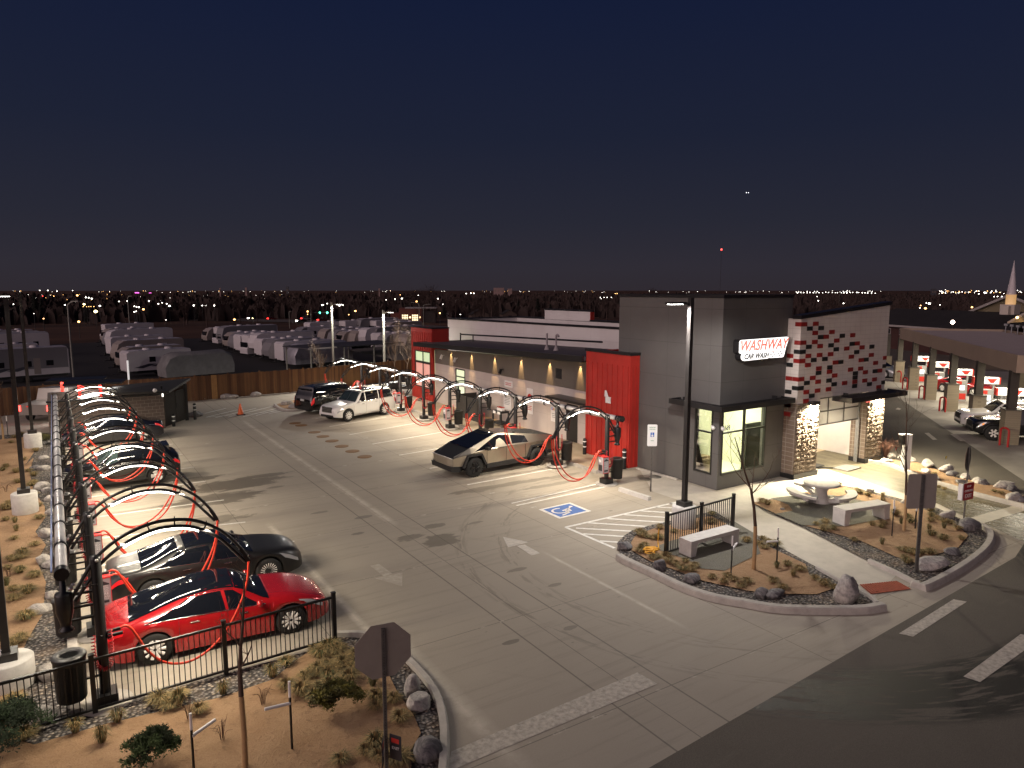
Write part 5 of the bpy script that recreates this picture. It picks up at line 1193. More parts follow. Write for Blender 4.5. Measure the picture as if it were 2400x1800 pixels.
        mb = MB(); mb.cbox((1.12,sd*1.12,1.24),(.18,.22,.13)); mb.beam((1.2,sd*.98,1.17),(1.15,sd*1.06,1.22),.05); mb.build('mirror', blackp, r)
        mb = MB(); mb.prism([(-2.80,.70),(-2.36,.70),(-2.5,.52),(-2.95,.60)], sd*.55, sd*1.0, 'XZ'); mb.build('bumper_corner', blackp, r)
    mb = MB(); mb.prism([(2.45,.30),(2.88,.36),(2.93,.60),(2.45,.60)], -.86, .86, 'XZ'); mb.build('bumper', blackp, r)
    mb = MB(); mb.box(2.86,-.86,.935,2.885,.86,.955); mb.build('light_bar', mat('light_bar', (.5,.5,.52), .3), r)
    mb = MB(); mb.box(-2.6,-.66,.30,2.5,.66,.62); mb.build('underbody', TRIM, r)
    add_wheels(r, (-1.76,1.78), .90, .445, 'offd'); return r
ty, ri = wheel_mesh('off', .445)
ri2 = ri.copy(); ri2.materials.clear(); ri2.materials.append(RIMD); ri2.materials.append(TRIM); WHEELS[('offd', .45)] = WHEELS[('offd', .44)] = (ty, ri2)
a, b = G(1260,1091), G(1112,1118.5); d = (b-a).normalized(); n_ = Vector((-d.y, d.x, 0)); c = (a+b)/2 - n_*.98
facet_truck((c.x, c.y, 0), math.atan2(d.y, d.x))

# ---------------------------------------------------------------- at the fuel pumps
ang = math.atan2(-N_.y, -N_.x)
s = suv(5.0, 1.78, 2.86, 2.0, 1.05, .35, -2.05, belt=1.08, r=.38, hood=1.12, nose=1.0, rim='seven', rails=(-1.8,.2,1), railm=TRIM, amber=1, grille=(.62,.95,TRIM))
p = Vector((46.15,19.95,0)) + N_*1.35 + T_*.35; make_car('parked_car', s, MT['white_car_paint'], (p.x,p.y,0), ang-.02, 'white suv with black roof rails nosing out of the fuel pumps', 'suv')
s = suv(4.85, 1.86, 2.79, 1.93, .95, .2, -2.0, belt=1.15, r=.43, hood=1.18, nose=1.08, sill=.36, rim='off', clad=1, amber=1, sillbar=1, wsm=TGLS, fglass=TGLS, tint_front=1, grille=(.66,.98,TRIM))
p = G(2314,1032) ; p = p + N_*1.75 + T_*.82; make_car('parked_car', s, paint_mat('black_offroad_paint', (.010,.011,.011), .22, .2), (p.x,p.y,0), ang-.03, 'black lifted off-road suv with chunky tyres in front of the white suv', 'suv')
s = fastback(4.79, 1.38, 2.72, 1.91, .75, -.05, -.9, -1.85, belt=.92, r=.35, nose=.82, rim='ten', seam=(.9,-.35))
p = G(2208,921); p = p + T_*2.3 + N_*1.0; make_car('parked_car', s, paint_mat('bright_red_paint', (.36,.008,.012), .25, .2), (p.x-1.4,p.y-2.0,0), math.atan2(-T_.y,-T_.x)+rad(35), 'red coupe standing between two fuel pumps')
s = fastback(4.7, 1.45, 2.70, 1.82, .92, .1, -.8, -1.75, rim='ten')
p = G(2112,888); make_car('parked_car', s, paint_mat('silver_paint', (.40,.41,.43), .28, .6), (p.x+.5,p.y+2.4,0), math.atan2(-T_.y,-T_.x)+rad(40), 'silver sedan at the farthest fuel pump')
p = Vector((46.15,19.95,0)) + N_*4.2 + T_*5.9; make_car('parked_car', s, MT['silver_paint'], (p.x,p.y,0), ang, 'pale silver sedan beyond the roof of the white suv')
# ================================================================ street furniture
def railing(a, b, n_posts, h=1.05, label='', sp=.105, name='railing', post_h=None):
    a, b = Vector(a), Vector(b); r = root(name, a, 0, label, 'railing'); d = b-a; L = d.length; u = d/L
    mb = MB(); mb.beam((0,0,h-.04), d+Vector((0,0,h-.04)), .045, .05); mb.beam((0,0,.12), d+Vector((0,0,.12)), .04, .045); mb.build('rail', BLK, r)
    mb = MB(); k = int(L/sp)
    for i in range(1, k):
        p = u*(L*i/k); mb.box(p.x-.009, p.y-.009, .12, p.x+.009, p.y+.009, h-.04)
    mb.build('balusters', BLK, r)
    for i in n_posts:
        p = d*i; mb = MB(); mb.box(-.045,-.045,0,.045,.045,h+.06); mb.prism([(-.05,-.05),(.05,-.05),(.05,.05),(-.05,.05)], h+.06, h+.085); mb.build('post', BLK, r, loc=p)
    return r
fa, fb = G(224,1675), G(785,1507); d = (fb-fa); fl = fa - d*.95
railing(fl, fb, [1-d.length*(1)/((fb-fl).length)*1.0, 1-.5*d.length/((fb-fl).length), 1.0, .0, .24], 1.18, 'long black railing in front of the red car')
a = G(1560.5,1303); b = G(1716,1252)
railing(a, b, [0,.5,1.0], 1.35, 'short black railing behind the island bench')
def bench(a, b, depth, label, hz):
    """concrete bench: slab on two legs"""
    a, b = Vector(a), Vector(b); u = (b-a); L = u.length; rz = math.atan2(u.y, u.x); c = (a+b)/2
    r = root('bench', (c.x,c.y,.06), rz, label, 'bench', 'concrete benches')
    mb = MB(); mb.box(-L/2,-depth/2,hz-.11,L/2,depth/2,hz); mb.build('seat', CONCL, r)
    for s_ in (-1,1):
        mb = MB(); x0, x1 = (-L/2, -L/2+.30) if s_ < 0 else (L/2-.30, L/2); mb.prism([(x0,0),(x1 if s_ > 0 else x1-.08,0),(x1,hz-.11),(x0,hz-.11)] if s_ < 0 else [(x0+.08,0),(x1,0),(x1,hz-.11),(x0,hz-.11)], -depth/2+.01, depth/2-.01, 'XZ'); mb.build('leg', CONCL, r)
    return r
def mid(p, q): return (G(*p)+G(*q))/2
bench(mid((1591,1302),(1619,1311)), mid((1705,1270),(1728,1279)), .52, 'pale concrete bench in front of the short black railing', .52)
bench(mid((1950.5,1228),(1978.5,1236.5)), mid((2058,1212),(2081,1218)), .55, 'pale concrete bench beside the picnic table', .58)
# picnic table
p = G(1923,1180); r = root('picnic_table', (p.x,p.y,.06), 0, 'round pale concrete picnic table with curved benches', 'picnic table')
mb = MB(); mb.lathe([(.62,.70),(.66,.72),(.66,.79),(.64,.80),(.001,.80)], 32); mb.build('table_top', CONCL, r)
mb = MB(); mb.lathe([(.38,0),(.22,.35),(.25,.70)], 18); mb.build('pedestal', CONCL, r)
for k in range(3):
    a0 = rad(-75+120*k); vs = []; n_ = 10
    for i in range(n_+1):
        t = a0+rad(-42+84*i/n_)
        for rr, z in ((.92,.40),(1.28,.40),(1.28,.49),(.92,.49)): vs.append((rr*math.cos(t), rr*math.sin(t), z))
    mb = MB(); mb.add(vs, [(i*4+j, i*4+(j+1)%4, (i+1)*4+(j+1)%4, (i+1)*4+j) for i in range(n_) for j in range(4)]+[(0,1,2,3),(n_*4+3,n_*4+2,n_*4+1,n_*4)]); bn = mb.build('seat', CONCL, r)
    mb = MB(); c = Vector((math.cos(a0), math.sin(a0), 0)); sd = Vector((-c.y, c.x, 0))
    for s_ in (-1, 1):
        mb.add([c*.25+Vector((0,0,.0)), c*.55, c*1.2+sd*s_*.55+Vector((0,0,.40)), c*.95+sd*s_*.55+Vector((0,0,.40)), c*.25+sd*.06*s_+Vector((0,0,.2))], [(0,1,2,3,4)])
        mb.beam(c*.35+Vector((0,0,.12)), c*1.1+sd*s_*.45+Vector((0,0,.36)), .2, .14)
    mb.build('support', CONCL, r)
# bollards
def bollard(p, h, lab):
    r = root('bollard', p, 0, lab, 'bollard', 'black bollards with white bands')
    mb = MB(); mb.lathe([(.095,0),(.095,h-.05),(.07,h-.01),(.001,h)], 14); mb.build('post', BLK, r)
    mb = MB()
    for z in (h-.16, h-.42): mb.lathe([(.099,z-.025),(.099,z+.025)], 14)
    mb.build('band', mat('reflective_white', (.85,.85,.83), .4), r)
for x, y, yt, lb in ((1370,1070,1027,'black bollard with two white bands beside the black door'),(1462.5,1099,1051,'black bollard by the tower end of the near red box'),(407.6,999,970,'black bollard in front of the dark enclosure gates'),(457.5,983,945,'black bollard right of the dark enclosure, by the hatched lane')):
    p = G(x,y); bollard(p, hgt(x,yt,p), lb)
# traffic cone
p = G(564,972); r = root('traffic_cone', p, 0, 'orange traffic cone with white collar on the hatched lane', 'traffic cone')
mb = MB(); mb.lathe([(.19,.04),(.045,.75),(.001,.75)], 18); mb.build('cone', mat('cone_orange', (.75,.13,.03), .5), r)
mb = MB(); mb.lathe([(.123,.36),(.089,.52)], 18); mb.build('collar', mat('reflective_white', (.85,.85,.83), .4), r)
mb = MB(); mb.box(-.26,-.26,0,.26,.26,.04); mb.build('base', BLK2, r)
# wheel stop
a, b = G(1453,1150), G(1523,1173); c = (a+b)/2; u = b-a; r = root('wheel_stop', c, math.atan2(u.y,u.x), 'concrete wheel stop at the head of the accessible stall', 'wheel stop')
mb = MB(); mb.prism([(-.09,0),(.09,0),(.065,.14),(-.065,.14)], -u.length/2, u.length/2, 'ZY') if False else mb.add([(s_*u.length/2, y, z) for s_ in (-1,1) for y, z in ((-.10,0),(.10,0),(.07,.15),(-.07,.15))], [(0,1,2,3),(7,6,5,4),(0,4,5,1),(1,5,6,2),(2,6,7,3),(3,7,4,0)]); mb.build('stop', CONCL, r)
# signs
SB = mat('sign_back_aluminium', (.36,.32,.28), .55, .3, noise=(2,.12)); SP = mat('sign_post_steel', (.16,.15,.14), .55, .6, noise=(15,.3))
def octo(rr): return [(rr*math.cos(rad(22.5+45*i)), rr*math.sin(rad(22.5+45*i))) for i in range(8)]
def sign(p, name, label, zc, shape, face, m, h, tilt=0, post_w=.035):
    """sign plate on a post; face = direction its printed side looks (radians)"""
    r = root(name, p, 0, label, 'sign')
    mb = MB(); mb.box(-post_w,-.02,0,post_w,.02,h); po = mb.build('post', SP, r)
    mb = MB()
    for i in range(int(h/.05)): mb.box(-.006, -.0215, .03+i*.05, .006, .0215, .045+i*.05)
    mb.build('punched_holes', BLK, po)
    mb = MB(); mb.prism([(x, z+zc) for x, z in shape], .022, .030, 'XZ'); mb.build('plate', SB, r)
    if m: mb = MB(); mb.prism([(x*.985, z*.985+zc) for x, z in shape], .0305, .033, 'XZ'); mb.build('printed_face', m, r)
    return r
stopred = mat('stop_red', (.45,.015,.02), .45)
p = G(907,1846); zc = hgt(901,1527,p)
vd = math.atan2(-.84*0+.2, -.9)  # faces traffic leaving the lot, its back to the viewer
s_ = sign(p, 'stop_sign', 'back of an octagonal stop sign at the near bed, left of the stop bar', zc, octo(.50), None, stopred, zc+.40, post_w=.03); s_.rotation_euler.z = rad(-10)
text('STOP', .30, 'lettering', WHT, s_, (0,.034,zc), (rad(90),0,math.pi))
dkm = mat('dark_sign_face', (.035,.032,.036), .5)
p2 = p; zb_ = hgt(913,1745,p)
for sd, rot in ((-1, rad(62)), (1, rad(-58))):
    r = root('hanging_plate', (p.x+sd*.06, p.y-.04, zb_), rot, 'small dark notice plate strapped low on the near sign post, %s' % ('left wing' if sd < 0 else 'right wing'), 'notice plate', 'notice plates on the near sign post')
    mb = MB(); mb.box(-.005 if sd > 0 else -.22,-.006,-.24,.22 if sd > 0 else .005,.006,.20); mb.build('plate', dkm, r)
    mb = MB(); mb.box(sd*.03 if sd > 0 else -.18,-.010,.06,.18 if sd > 0 else -.03,-.0065,.14); mb.build('red_panel', prd, r)
    text('EXIT', .07, 'lettering', WHT, r, (sd*.11,-.008,-.03), (rad(90),0,0))
p = G(2147,1343); zc = hgt(2166,1152,p); w2 = .44
rr_ = [(w2-.05,-.52),(w2,-.47),(w2,.47),(w2-.05,.52),(-w2+.05,.52),(-w2,.47),(-w2,-.47),(-w2+.05,-.52)]
s_ = sign(p, 'road_sign', 'back of a square sign on a post in the right island bed', zc, rr_, None, WHT, zc+.50, post_w=.05); s_.rotation_euler.z = rad(-30)
p = G(2258,1226); zc = hgt(2270,1075,p)
s_ = sign(p, 'stop_sign', 'octagonal sign seen edge-on at the wash exit, red EXIT plate below', zc, octo(.46), None, stopred, zc+.42, post_w=.04); s_.rotation_euler.z = rad(14)
SBD = mat('dark_sign_back', (.03,.028,.027), .5, .4); [c for c in bpy.data.objects if c.parent == s_ and c.name.startswith('plate')][0].data.materials[0] = SBD
ze = hgt(2265,1150,p); r = root('exit_plate_sign', (p.x,p.y-.03,ze), rad(-6), 'red DO NOT ENTER EXIT plate on the post by the wash drive', 'sign')
mb = MB(); mb.box(-.30,-.05,-.31,.30,-.03,.31); mb.box(-.36,-.05,-.30,-.30,.10,.29); mb.build('backing', WHT, r)
mb = MB(); mb.box(-.30,-.054,-.31,.30,-.051,.31); mb.build('face', mat('exit_red', (.36,.012,.018), .5), r)
text('EXIT', .20, 'lettering', WHT, r, (0,-.056,-.17), (rad(90),0,0)); text('OVERSIZE', .11, 'lettering', WHT, r, (0,-.056,.02), (rad(90),0,0)); text('STOP', .10, 'lettering', WHT, r, (0,-.056,.18), (rad(90),0,0))
p = G(1525,1152); zc = hgt(1525.7,1020,p)
r = root('accessible_sign', p, rad(-35), 'white accessible parking sign on a thin post before the tower', 'sign')
mb = MB(); mb.box(-.025,-.02,0,.025,.02,zc+.3); mb.build('post', SP, r)
mb = MB(); mb.prism([(-.17,-.45),(.17,-.45),(.2,-.42),(.2,.42),(.17,.45),(-.17,.45),(-.2,.42),(-.2,-.42)], -.045, -.03, 'XZ'); mb.build('plate', mat('reflective_white', (.85,.85,.83), .4, emit=((.85,.95,1), .0)), r, loc=(0,0,zc))
mb = MB(); mb.box(-.075,-.05,-.06,.075,-.0455,.12); mb.build('blue_panel', mat('sign_blue', (.02,.12,.5), .4), r, loc=(0,0,zc))
mb = MB(); mb.lathe([(.045,0),(.03,-.002)], 12, (.0,-.052,-.01), 'Y'); mb.box(-.02,-.053,.0,.0,-.051,.08); mb.lathe([(.016,0),(.001,-.002)], 8, (-.01,-.052,.095), 'Y'); mb.build('wheelchair_symbol', WHT, r, loc=(0,0,zc))
text('RESERVED', .055, 'lettering', mat('green_ink', (.03,.25,.12), .5), r, (0,-.048,zc+.33), (rad(90),0,0)); text('PARKING', .055, 'lettering', MT['green_ink'], r, (0,-.048,zc+.25), (rad(90),0,0)); text('VAN', .06, 'lettering', MT['green_ink'], r, (0,-.048,zc-.22), (rad(90),0,0))
# pay pedestal at the exit bed
p = G(2121,1103); h_ = hgt(2121,1018,p); r = root('sensor_pedestal', p, rad(-20), 'white square pedestal with a black camera box by the exit kerb', 'pedestal')
mb = MB(); mb.box(-.16,-.12,0,.16,.12,h_); mb.build('column', WHT, r)
mb = MB(); mb.box(-.36,-.12,h_-.45,-.16,.12,h_-.02); mb.beam((-.3,0,h_-.5),(-.36,-.1,h_-.62),.05); mb.build('black_box', BLK, r)
mb = MB(); mb.box(-.38,-.14,h_-.02,-.1,.14,h_+.03); mb.build('hood', WHT, r)
# service cart with bottles
p = G(1181,1000,.12); r = root('service_cart', (p.x-.1,p.y+.2,.12), rad(90), 'black two-shelf service cart against the pale wall', 'cart')
mb = MB(); mb.box(-.5,-.3,.86,.5,.3,.96); mb.build('top_shelf', BLK2, r); mb = MB(); mb.box(-.5,-.3,.18,.5,.3,.28); mb.build('bottom_shelf', BLK2, r)
mb = MB()
for x in (-.46,.46):
    for y in (-.26,.26): mb.box(x-.04,y-.04,.28,x+.04,y+.04,.86)
mb.build('frame', BLK2, r)
for x in (-.4,.4):
    for y in (-.22,.22): mb = MB(); mb.lathe([(.08,-.02),(.08,.02)], 12, (x,y,.08), 'Y'); mb.build('caster', GALV, r)
mb = MB(); mb.box(-.505+.1,.30,.80,-.1,.306,.95); mb.box(.1,.30,.80,.4,.306,.95); mb.build('paper_note', pw, r)
bt0 = None
for i in range(12):
    x, y = (i % 6-2.5)*.1, (i//6-.5)*.14
    if bt0 is None:
        bt0 = root('spray_bottle', (0,0,0)); mb = MB(); mb.lathe([(.04,0),(.042,.12),(.02,.17)], 10); mb.build('bottle', pw, bt0); mb = MB(); mb.lathe([(.022,.17),(.022,.22),(.001,.23)], 8); mb.box(-.03,-.015,.2,.035,.015,.235); mb.build('cap', REDH, bt0); o = bt0
    else: o = copy_tree(bt0)
    o.location = (p.x-.1+y, p.y+.2+x, 1.08); tag(o, 'white spray bottle with red trigger standing on the black service cart', 'bottle', 'spray bottles on the service cart')
# person and buggy beyond the white suv
CL = mat('dark_jacket_cloth', (.018,.018,.024), .85, noise=(20,.3)); JN = mat('blue_jeans_cloth', (.025,.035,.085), .9, noise=(24,.3)); SK = mat('skin', (.40,.22,.16), .55); HR = mat('dark_hair', (.015,.011,.009), .7)
def person(p, rz, lab, lean=.25):
    r = root('person', p, rz, lab, 'person')
    # one skinned body: pelvis root
    V = [(0,0,.95),(.02+lean*.3,0,1.15),(.08+lean*.8,0,1.38),(.10+lean*.95,0,1.50),(.12+lean*1.05,0,1.60),(.13+lean*1.1,0,1.68),
         (0,.09,.90),(.02,.11,.50),(-.02,.11,.08),(.12,.12,.04),(0,-.09,.90),(.10,-.11,.52),(.05,-.12,.08),(.18,-.12,.04),
         (.08+lean*.85,.19,1.40),(.18+lean,.24,1.14),(.36+lean,.20,.98),(.42+lean,.19,.95),(.08+lean*.85,-.19,1.40),(.2+lean,-.25,1.14),(.38+lean,-.2,1.0),(.44+lean,-.19,.97)]
    Ed = [(0,1),(1,2),(2,3),(3,4),(4,5),(0,6),(6,7),(7,8),(8,9),(0,10),(10,11),(11,12),(12,13),(2,14),(14,15),(15,16),(16,17),(2,18),(18,19),(19,20),(20,21)]
    Rr = [.15,.14,.16,.065,.09,.085,.10,.07,.05,.04,.10,.07,.05,.04,.07,.055,.042,.035,.07,.055,.042,.035]
    me = bpy.data.meshes.new('body'); me.from_pydata(V, Ed, []); o = bpy.data.objects.new('body', me); col.objects.link(o); o.parent = r
    sk = o.modifiers.new('skin', 'SKIN'); o.modifiers.new('sub', 'SUBSURF').levels = 2; o.modifiers['sub'].render_levels = 2
    for v, q in zip(me.skin_vertices[0].data, Rr): v.radius = (q, q)
    me.skin_vertices[0].data[0].use_root = True
    m = mat('clothed_body', (.02,.02,.03), .85); nb = NB(m); c_ = nb.n('ShaderNodeTexCoord'); sx_ = nb.n('ShaderNodeSeparateXYZ'); nb.t.links.new(c_.outputs['Object'], sx_.inputs[0])
    a = nb.mix(nb.M('GREATER_THAN', sx_.outputs[2], .93), (.025,.035,.085), (.018,.018,.024)); a = nb.mix(nb.M('GREATER_THAN', sx_.outputs[2], 1.53), a, (.40,.22,.16)); nb.put(nb.b.inputs['Base Color'], a)
    me.materials.append(m)
    mb = MB(); mb.ball((.115+lean*1.08,0,1.70), .098, 8, (1,.92,.9)); mb.build('hair', HR, r)
    hx = .13+lean*1.1
    mb = MB(); mb.ball((hx+.09,0,1.645), .018, 5, (1,.7,1.2)); mb.build('nose', SK, r)
    for s_ in (-1,1):
        mb = MB(); mb.ball((hx+.075,s_*.032,1.672), .012, 5); mb.build('eye', HR, r)
        mb = MB(); mb.ball((hx-.005,s_*.088,1.65), .025, 5, (.7,.4,1.2)); mb.build('ear', SK, r)
        h0 = Vector(V[17] if s_ > 0 else V[21]); mb = MB(); mb.ball(h0+Vector((.03,0,0)), .04, 6, (1.2,.5,.8))
        for i in range(4): mb.tube([h0+Vector((.06,(i-1.5)*.012,.01)), h0+Vector((.10,(i-1.5)*.016,-.01)), h0+Vector((.115-.005*abs(i-1.5),(i-1.5)*.016,-.04))], .008, 5)
        mb.tube([h0+Vector((.02,-s_*.02,.02)), h0+Vector((.06,-s_*.05,0))], .010, 5); mb.build('hand', SK, r)
p = G(935,925); person((p.x,p.y,0), rad(-20), 'person in a dark jacket and jeans bending by the far red box')
p = G(957,925); r = root('utility_buggy', (p.x,p.y+.6,.0), rad(160), 'small black open buggy with knobbly tyres beside the far red box', 'buggy')
mb = MB(); mb.prism([(-1.3,.45),(1.2,.45),(1.45,.7),(1.2,.95),(.5,1.0),(.3,.7),(-.6,.7),(-.7,1.0),(-1.35,1.0)], -.55, .55, 'XZ'); mb.build('body', BLK, r)
mb = MB()
for s_ in (-1,1): mb.tube(smooth_path([(1.0,s_*.55,.95),(.45,s_*.52,1.75),(-.5,s_*.52,1.8),(-1.0,s_*.55,1.0)], 4), .03, 6)
for x, z in ((.45,1.75),(-.5,1.8)): mb.beam((x,-.52,z),(x,.52,z),.05)
mb.build('roll_cage', BLK, r)
mb = MB(); mb.box(-.5,-.5,.7,-.1,.5,.85); mb.box(-.6,-.5,.85,-.48,.5,1.3); mb.build('seat', BLK2, r)
for s_ in (-1,1): mb = MB(); mb.lathe([(.09,0),(.001,.03)], 10, (1.38,s_*.35,.78), 'X'); mb.build('headlamp', lamp_mat('buggy_lamp', (1,1,1), 4), r)
add_wheels(r, (-.95,.95), .62, .33, 'off')
# ---------------------------------------------------------------- bin enclosure of brown block with dark gates
e0, e1 = G(388,1004), G(437,985); ul = G(240,1012)
r = root('bin_enclosure', (0,0,0), 0, 'brown block enclosure with slanted dark roof and black gates', 'enclosure')
ex0, ey0 = e0.x, e0.y
mb = MB(); wall(mb, 'Y', ey0, .2, -.6, ex0, 0, 2.05); wall(mb, 'X', -.6, .2, ey0+.2, ey0+4.6, 0, 2.05); wall(mb, 'Y', ey0+4.6, .2, -.6, 7.0, 0, 2.05)
mb.build('block_wall', CMU2, r)
mb = MB(); mb.box(-.65,ey0-.05,2.05,ex0+.03,ey0+.25,2.13); mb.build('coping', CAP, r)
gm_ = mat('dark_gate_panel', (.034,.029,.024), .6, noise=(2,.15), bump=(30,.2))
dv = (e1-e0).normalized(); L = (e1-e0).length*1.0
for k in range(2):
    g0 = e0+dv*(.06+k*L/2); g1 = e0+dv*((k+1)*L/2-.02); mb = MB(); mb.beam(g0+Vector((0,0,1.08)), g1+Vector((0,0,1.08)), .06, 1.95)
    g_ = mb.build('gate', gm_, r); mb = MB(); q = (g1 if k == 0 else g0)+Vector((.05,-.04,1.0)); mb.beam(q, q+Vector((0,0,.35)), .04); mb.build('handle', BLK, g_)
    mb = MB()
    for i in range(9): q = g0+(g1-g0)*(i+.5)/9+Vector((.035,-.02,0)); mb.box(q.x-.008,q.y-.008,.12,q.x+.008,q.y+.008,2.04)
    mb.build('gate_ribs', mat('gate_rib', (.02,.018,.015), .6), g_)
mb = MB(); mb.box(e1.x-.06,e1.y-.06,0,e1.x+.14,e1.y+.14,2.35); mb.box(e0.x-.10,e0.y+.25,2.13,e0.x+.0,e0.y+.35,2.55); mb.build('post', BLK, r)
q0, q1, q2, q3 = [far(*a) for a in ((238,922,math.hypot(0,46.2)),(396,916,46.4),(446,886,52.5),(262,905,52.5))]
mb = MB(); vs = [q0,q1,q2,q3]; mb.add([v for v in vs]+[v+Vector((0,0,-.14)) for v in vs], [(0,1,2,3),(7,6,5,4),(0,4,5,1),(1,5,6,2),(2,6,7,3),(3,7,4,0)]); mb.build('roof', mat('dark_shed_roof', (.022,.020,.018), .65, noise=(1.5,.4)), r)
mb = MB(); c = far(363,915,46.2); mb.ball(c, .12, 6); mb.build('dome_camera', WHT, r); mb = MB(); c = far(381,924,46.6); mb.cbox(c, (.08,.08,.3)); mb.build('small_light', lamp_mat('small_wall_light', (1,.95,.85), 1.6), r)
# ---------------------------------------------------------------- pay lane kiosks, very bright
kr = mat('kiosk_red', (.60,.03,.02), .4, emit=((1,.05,.03), .35)); kw = lamp_mat('kiosk_white_face', (1,.97,.94), 1.7)
def kiosk(p, lab, arm=True):
    r = root('pay_kiosk', p, rad(-12), lab, 'pay kiosk', 'pay lane kiosks')
    mb = MB(); mb.box(-.5,-.35,0,.5,.35,1.75); mb.build('cabinet', WHT, r)
    mb = MB(); mb.box(-.46,-.362,.85,.46,-.351,1.7); mb.build('lit_face', kw, r)
    mb = MB(); mb.box(-.64,-.1,0,-.5,.1,2.5); mb.box(.5,-.1,0,.64,.1,2.5); mb.build('red_post', kr, r)
    mb = MB(); mb.box(-1.3,-.9,2.5,1.9,.9,2.6); c_ = mb.build('canopy', BLK, r)
    mb = MB(); mb.box(-1.0,-.7,2.485,1.5,-.5,2.498); mb.box(-1.0,.4,2.485,1.5,.6,2.498); mb.build('canopy_lights', lamp_mat('kiosk_canopy_light', (1,.98,.95), 9), c_)
    area('kiosk_light', c_, (.2,-.2,2.46), (0,0,0), 2.4, .8, 60, (1,.97,.92))
    text('PAY', .3, 'red_logo', prd, r, (.12,-.37,1.45), (rad(90),0,0))
    if arm: mb = MB(); mb.beam((-.3,-.5,1.0),(-2.4,-.9,1.05),.07); mb.box(-.45,-.6,0,-.2,-.35,1.1); mb.build('gate_arm', kr, r)
    return r
p = G(178,992); kiosk((p.x,p.y+2.0,0), 'glowing white and red pay kiosk left of the pair behind the arches')
p = G(218,994); kiosk((p.x,p.y+.5,0), 'glowing white pay kiosk with red posts next to the block enclosure', False)
p = G(140,988); r = root('queueing_van', (p.x,p.y+2.5,0), rad(60), 'pale pickup waiting at the kiosks, red tail lamps lit', 'van')
mb = MB(); mb.prism([(-2.6,.5),(2.6,.5),(2.6,1.1),(1.6,1.25),(1.1,1.85),(-.4,1.9),(-.7,1.2),(-2.6,1.15)], -.95, .95, 'XZ'); mb.build('body', mat('beige_paint', (.3,.27,.24), .3, .2), r)
mb = MB(); mb.box(-.3,-.96,1.25,1.0,.96,1.75); mb.build('window', DGLS, r)
for s_ in (-1,1): mb = MB(); mb.box(-2.64,s_*.9-.1,.75,-2.58,s_*.9+.1,1.1); mb.build('tail_lamp', lamp_mat('lit_tail_lamp', (1,.03,.02), 5), r)
add_wheels(r, (-1.6,1.6), .85, .37, 'five')
# ---------------------------------------------------------------- board fence along the back
FB = mat('stained_cedar_board', (.10,.045,.02), .8); nb = NB(FB); P, X, Y, Z = nb.pos()
bx_ = nb.M('FLOOR', nb.M('DIVIDE', nb.M('ADD', X, nb.M('MULTIPLY', Y, .2)), .145)); wn_ = nb.n('ShaderNodeTexWhiteNoise', noise_dimensions='1D'); nb.put(wn_.inputs['W'], bx_)
c = nb.mix(wn_.outputs[0], (.085,.034,.014), (.20,.10,.040)); c = nb.mix(nb.M('MULTIPLY', nb.ramp(nb.noise(nb.scale(P, 6, 6, .5), 2, 5), .4, .8), .4), c, (.05,.025,.012)); c = nb.mix(nb.ramp(nb.noise(P, .35, 3), .55, .7), c, (.16,.085,.03)); nb.put(nb.b.inputs['Base Color'], c)
FBL = mat('pale_new_board', (.36,.20,.075), .8, noise=(3,.2))
FP = [G(-90,983), G(5,975.5), G(200,958), G(460,940), G(713,917), G(860,901), G(985,886)]
fence_i = 0
for a, b in zip(FP, FP[1:]):
    u = b-a; L = u.length; d_ = u/L; k = int(L/.145); rr = random.Random(fence_i)
    r = root('board_fence', a, math.atan2(u.y,u.x), ['stained board fence at the far left behind the kiosks','stained board fence behind the leftmost lamp posts','stained board fence behind the pay kiosks','stained board fence behind the block enclosure and orange cone','stained board fence behind the hatched lane','stained board fence behind the black and white suvs'][fence_i], 'fence', 'board fence along the storage yard'); fence_i += 1
    mb = MB()
    for i in range(k): x = i*L/k; mb.box(x+.004, -.02+rr.uniform(-.006,.006), .03, x+L/k-.004, .0, 1.86+rr.uniform(-.02,.02))
    mb.build('boards', FB, r)
    if fence_i == 4:
        mb = MB()
        for i in (1,2,3): mb.box(1.0+i*.14, -.03, .03, 1.13+i*.14, -.021, 1.87)
        mb.build('new_boards', FBL, r)
    mb = MB()
    for i in range(int(L/2.4)+1): mb.box(i*2.4-.05, .0, 0, i*2.4+.05, .1, 1.95)
    mb.build('post', FB, r)

# ================================================================ planting
GRASS = [mat('bunch_grass_%s' % n_, c_, .85, noise=(6,.4)) for n_, c_ in (('olive',(.16,.130,.055)),('straw',(.36,.25,.105)),('green',(.105,.108,.042)))]
def tuft(mb, rr, rad_, h, n):
    for _ in range(n):
        a = rr.uniform(0, 6.283); q = rr.random()**.6*rad_*.35; x, y = q*math.cos(a), q*math.sin(a); b = a+rr.uniform(-.6,.6); ln = rad_*rr.uniform(.55,1.15); hh = h*rr.uniform(.5,1.1); w_ = .011
        px, py = -math.sin(b)*w_, math.cos(b)*w_; p1 = (x+math.cos(b)*ln*.35, y+math.sin(b)*ln*.35, hh*.85); p2 = (x+math.cos(b)*ln, y+math.sin(b)*ln, hh*rr.uniform(.35,.95))
        mb.add([(x-px,y-py,0),(x+px,y+py,0),(p1[0]+px,p1[1]+py,p1[2]),(p1[0]-px,p1[1]-py,p1[2]),p2], [(0,1,2,3),(3,2,4)])
TPRO = []
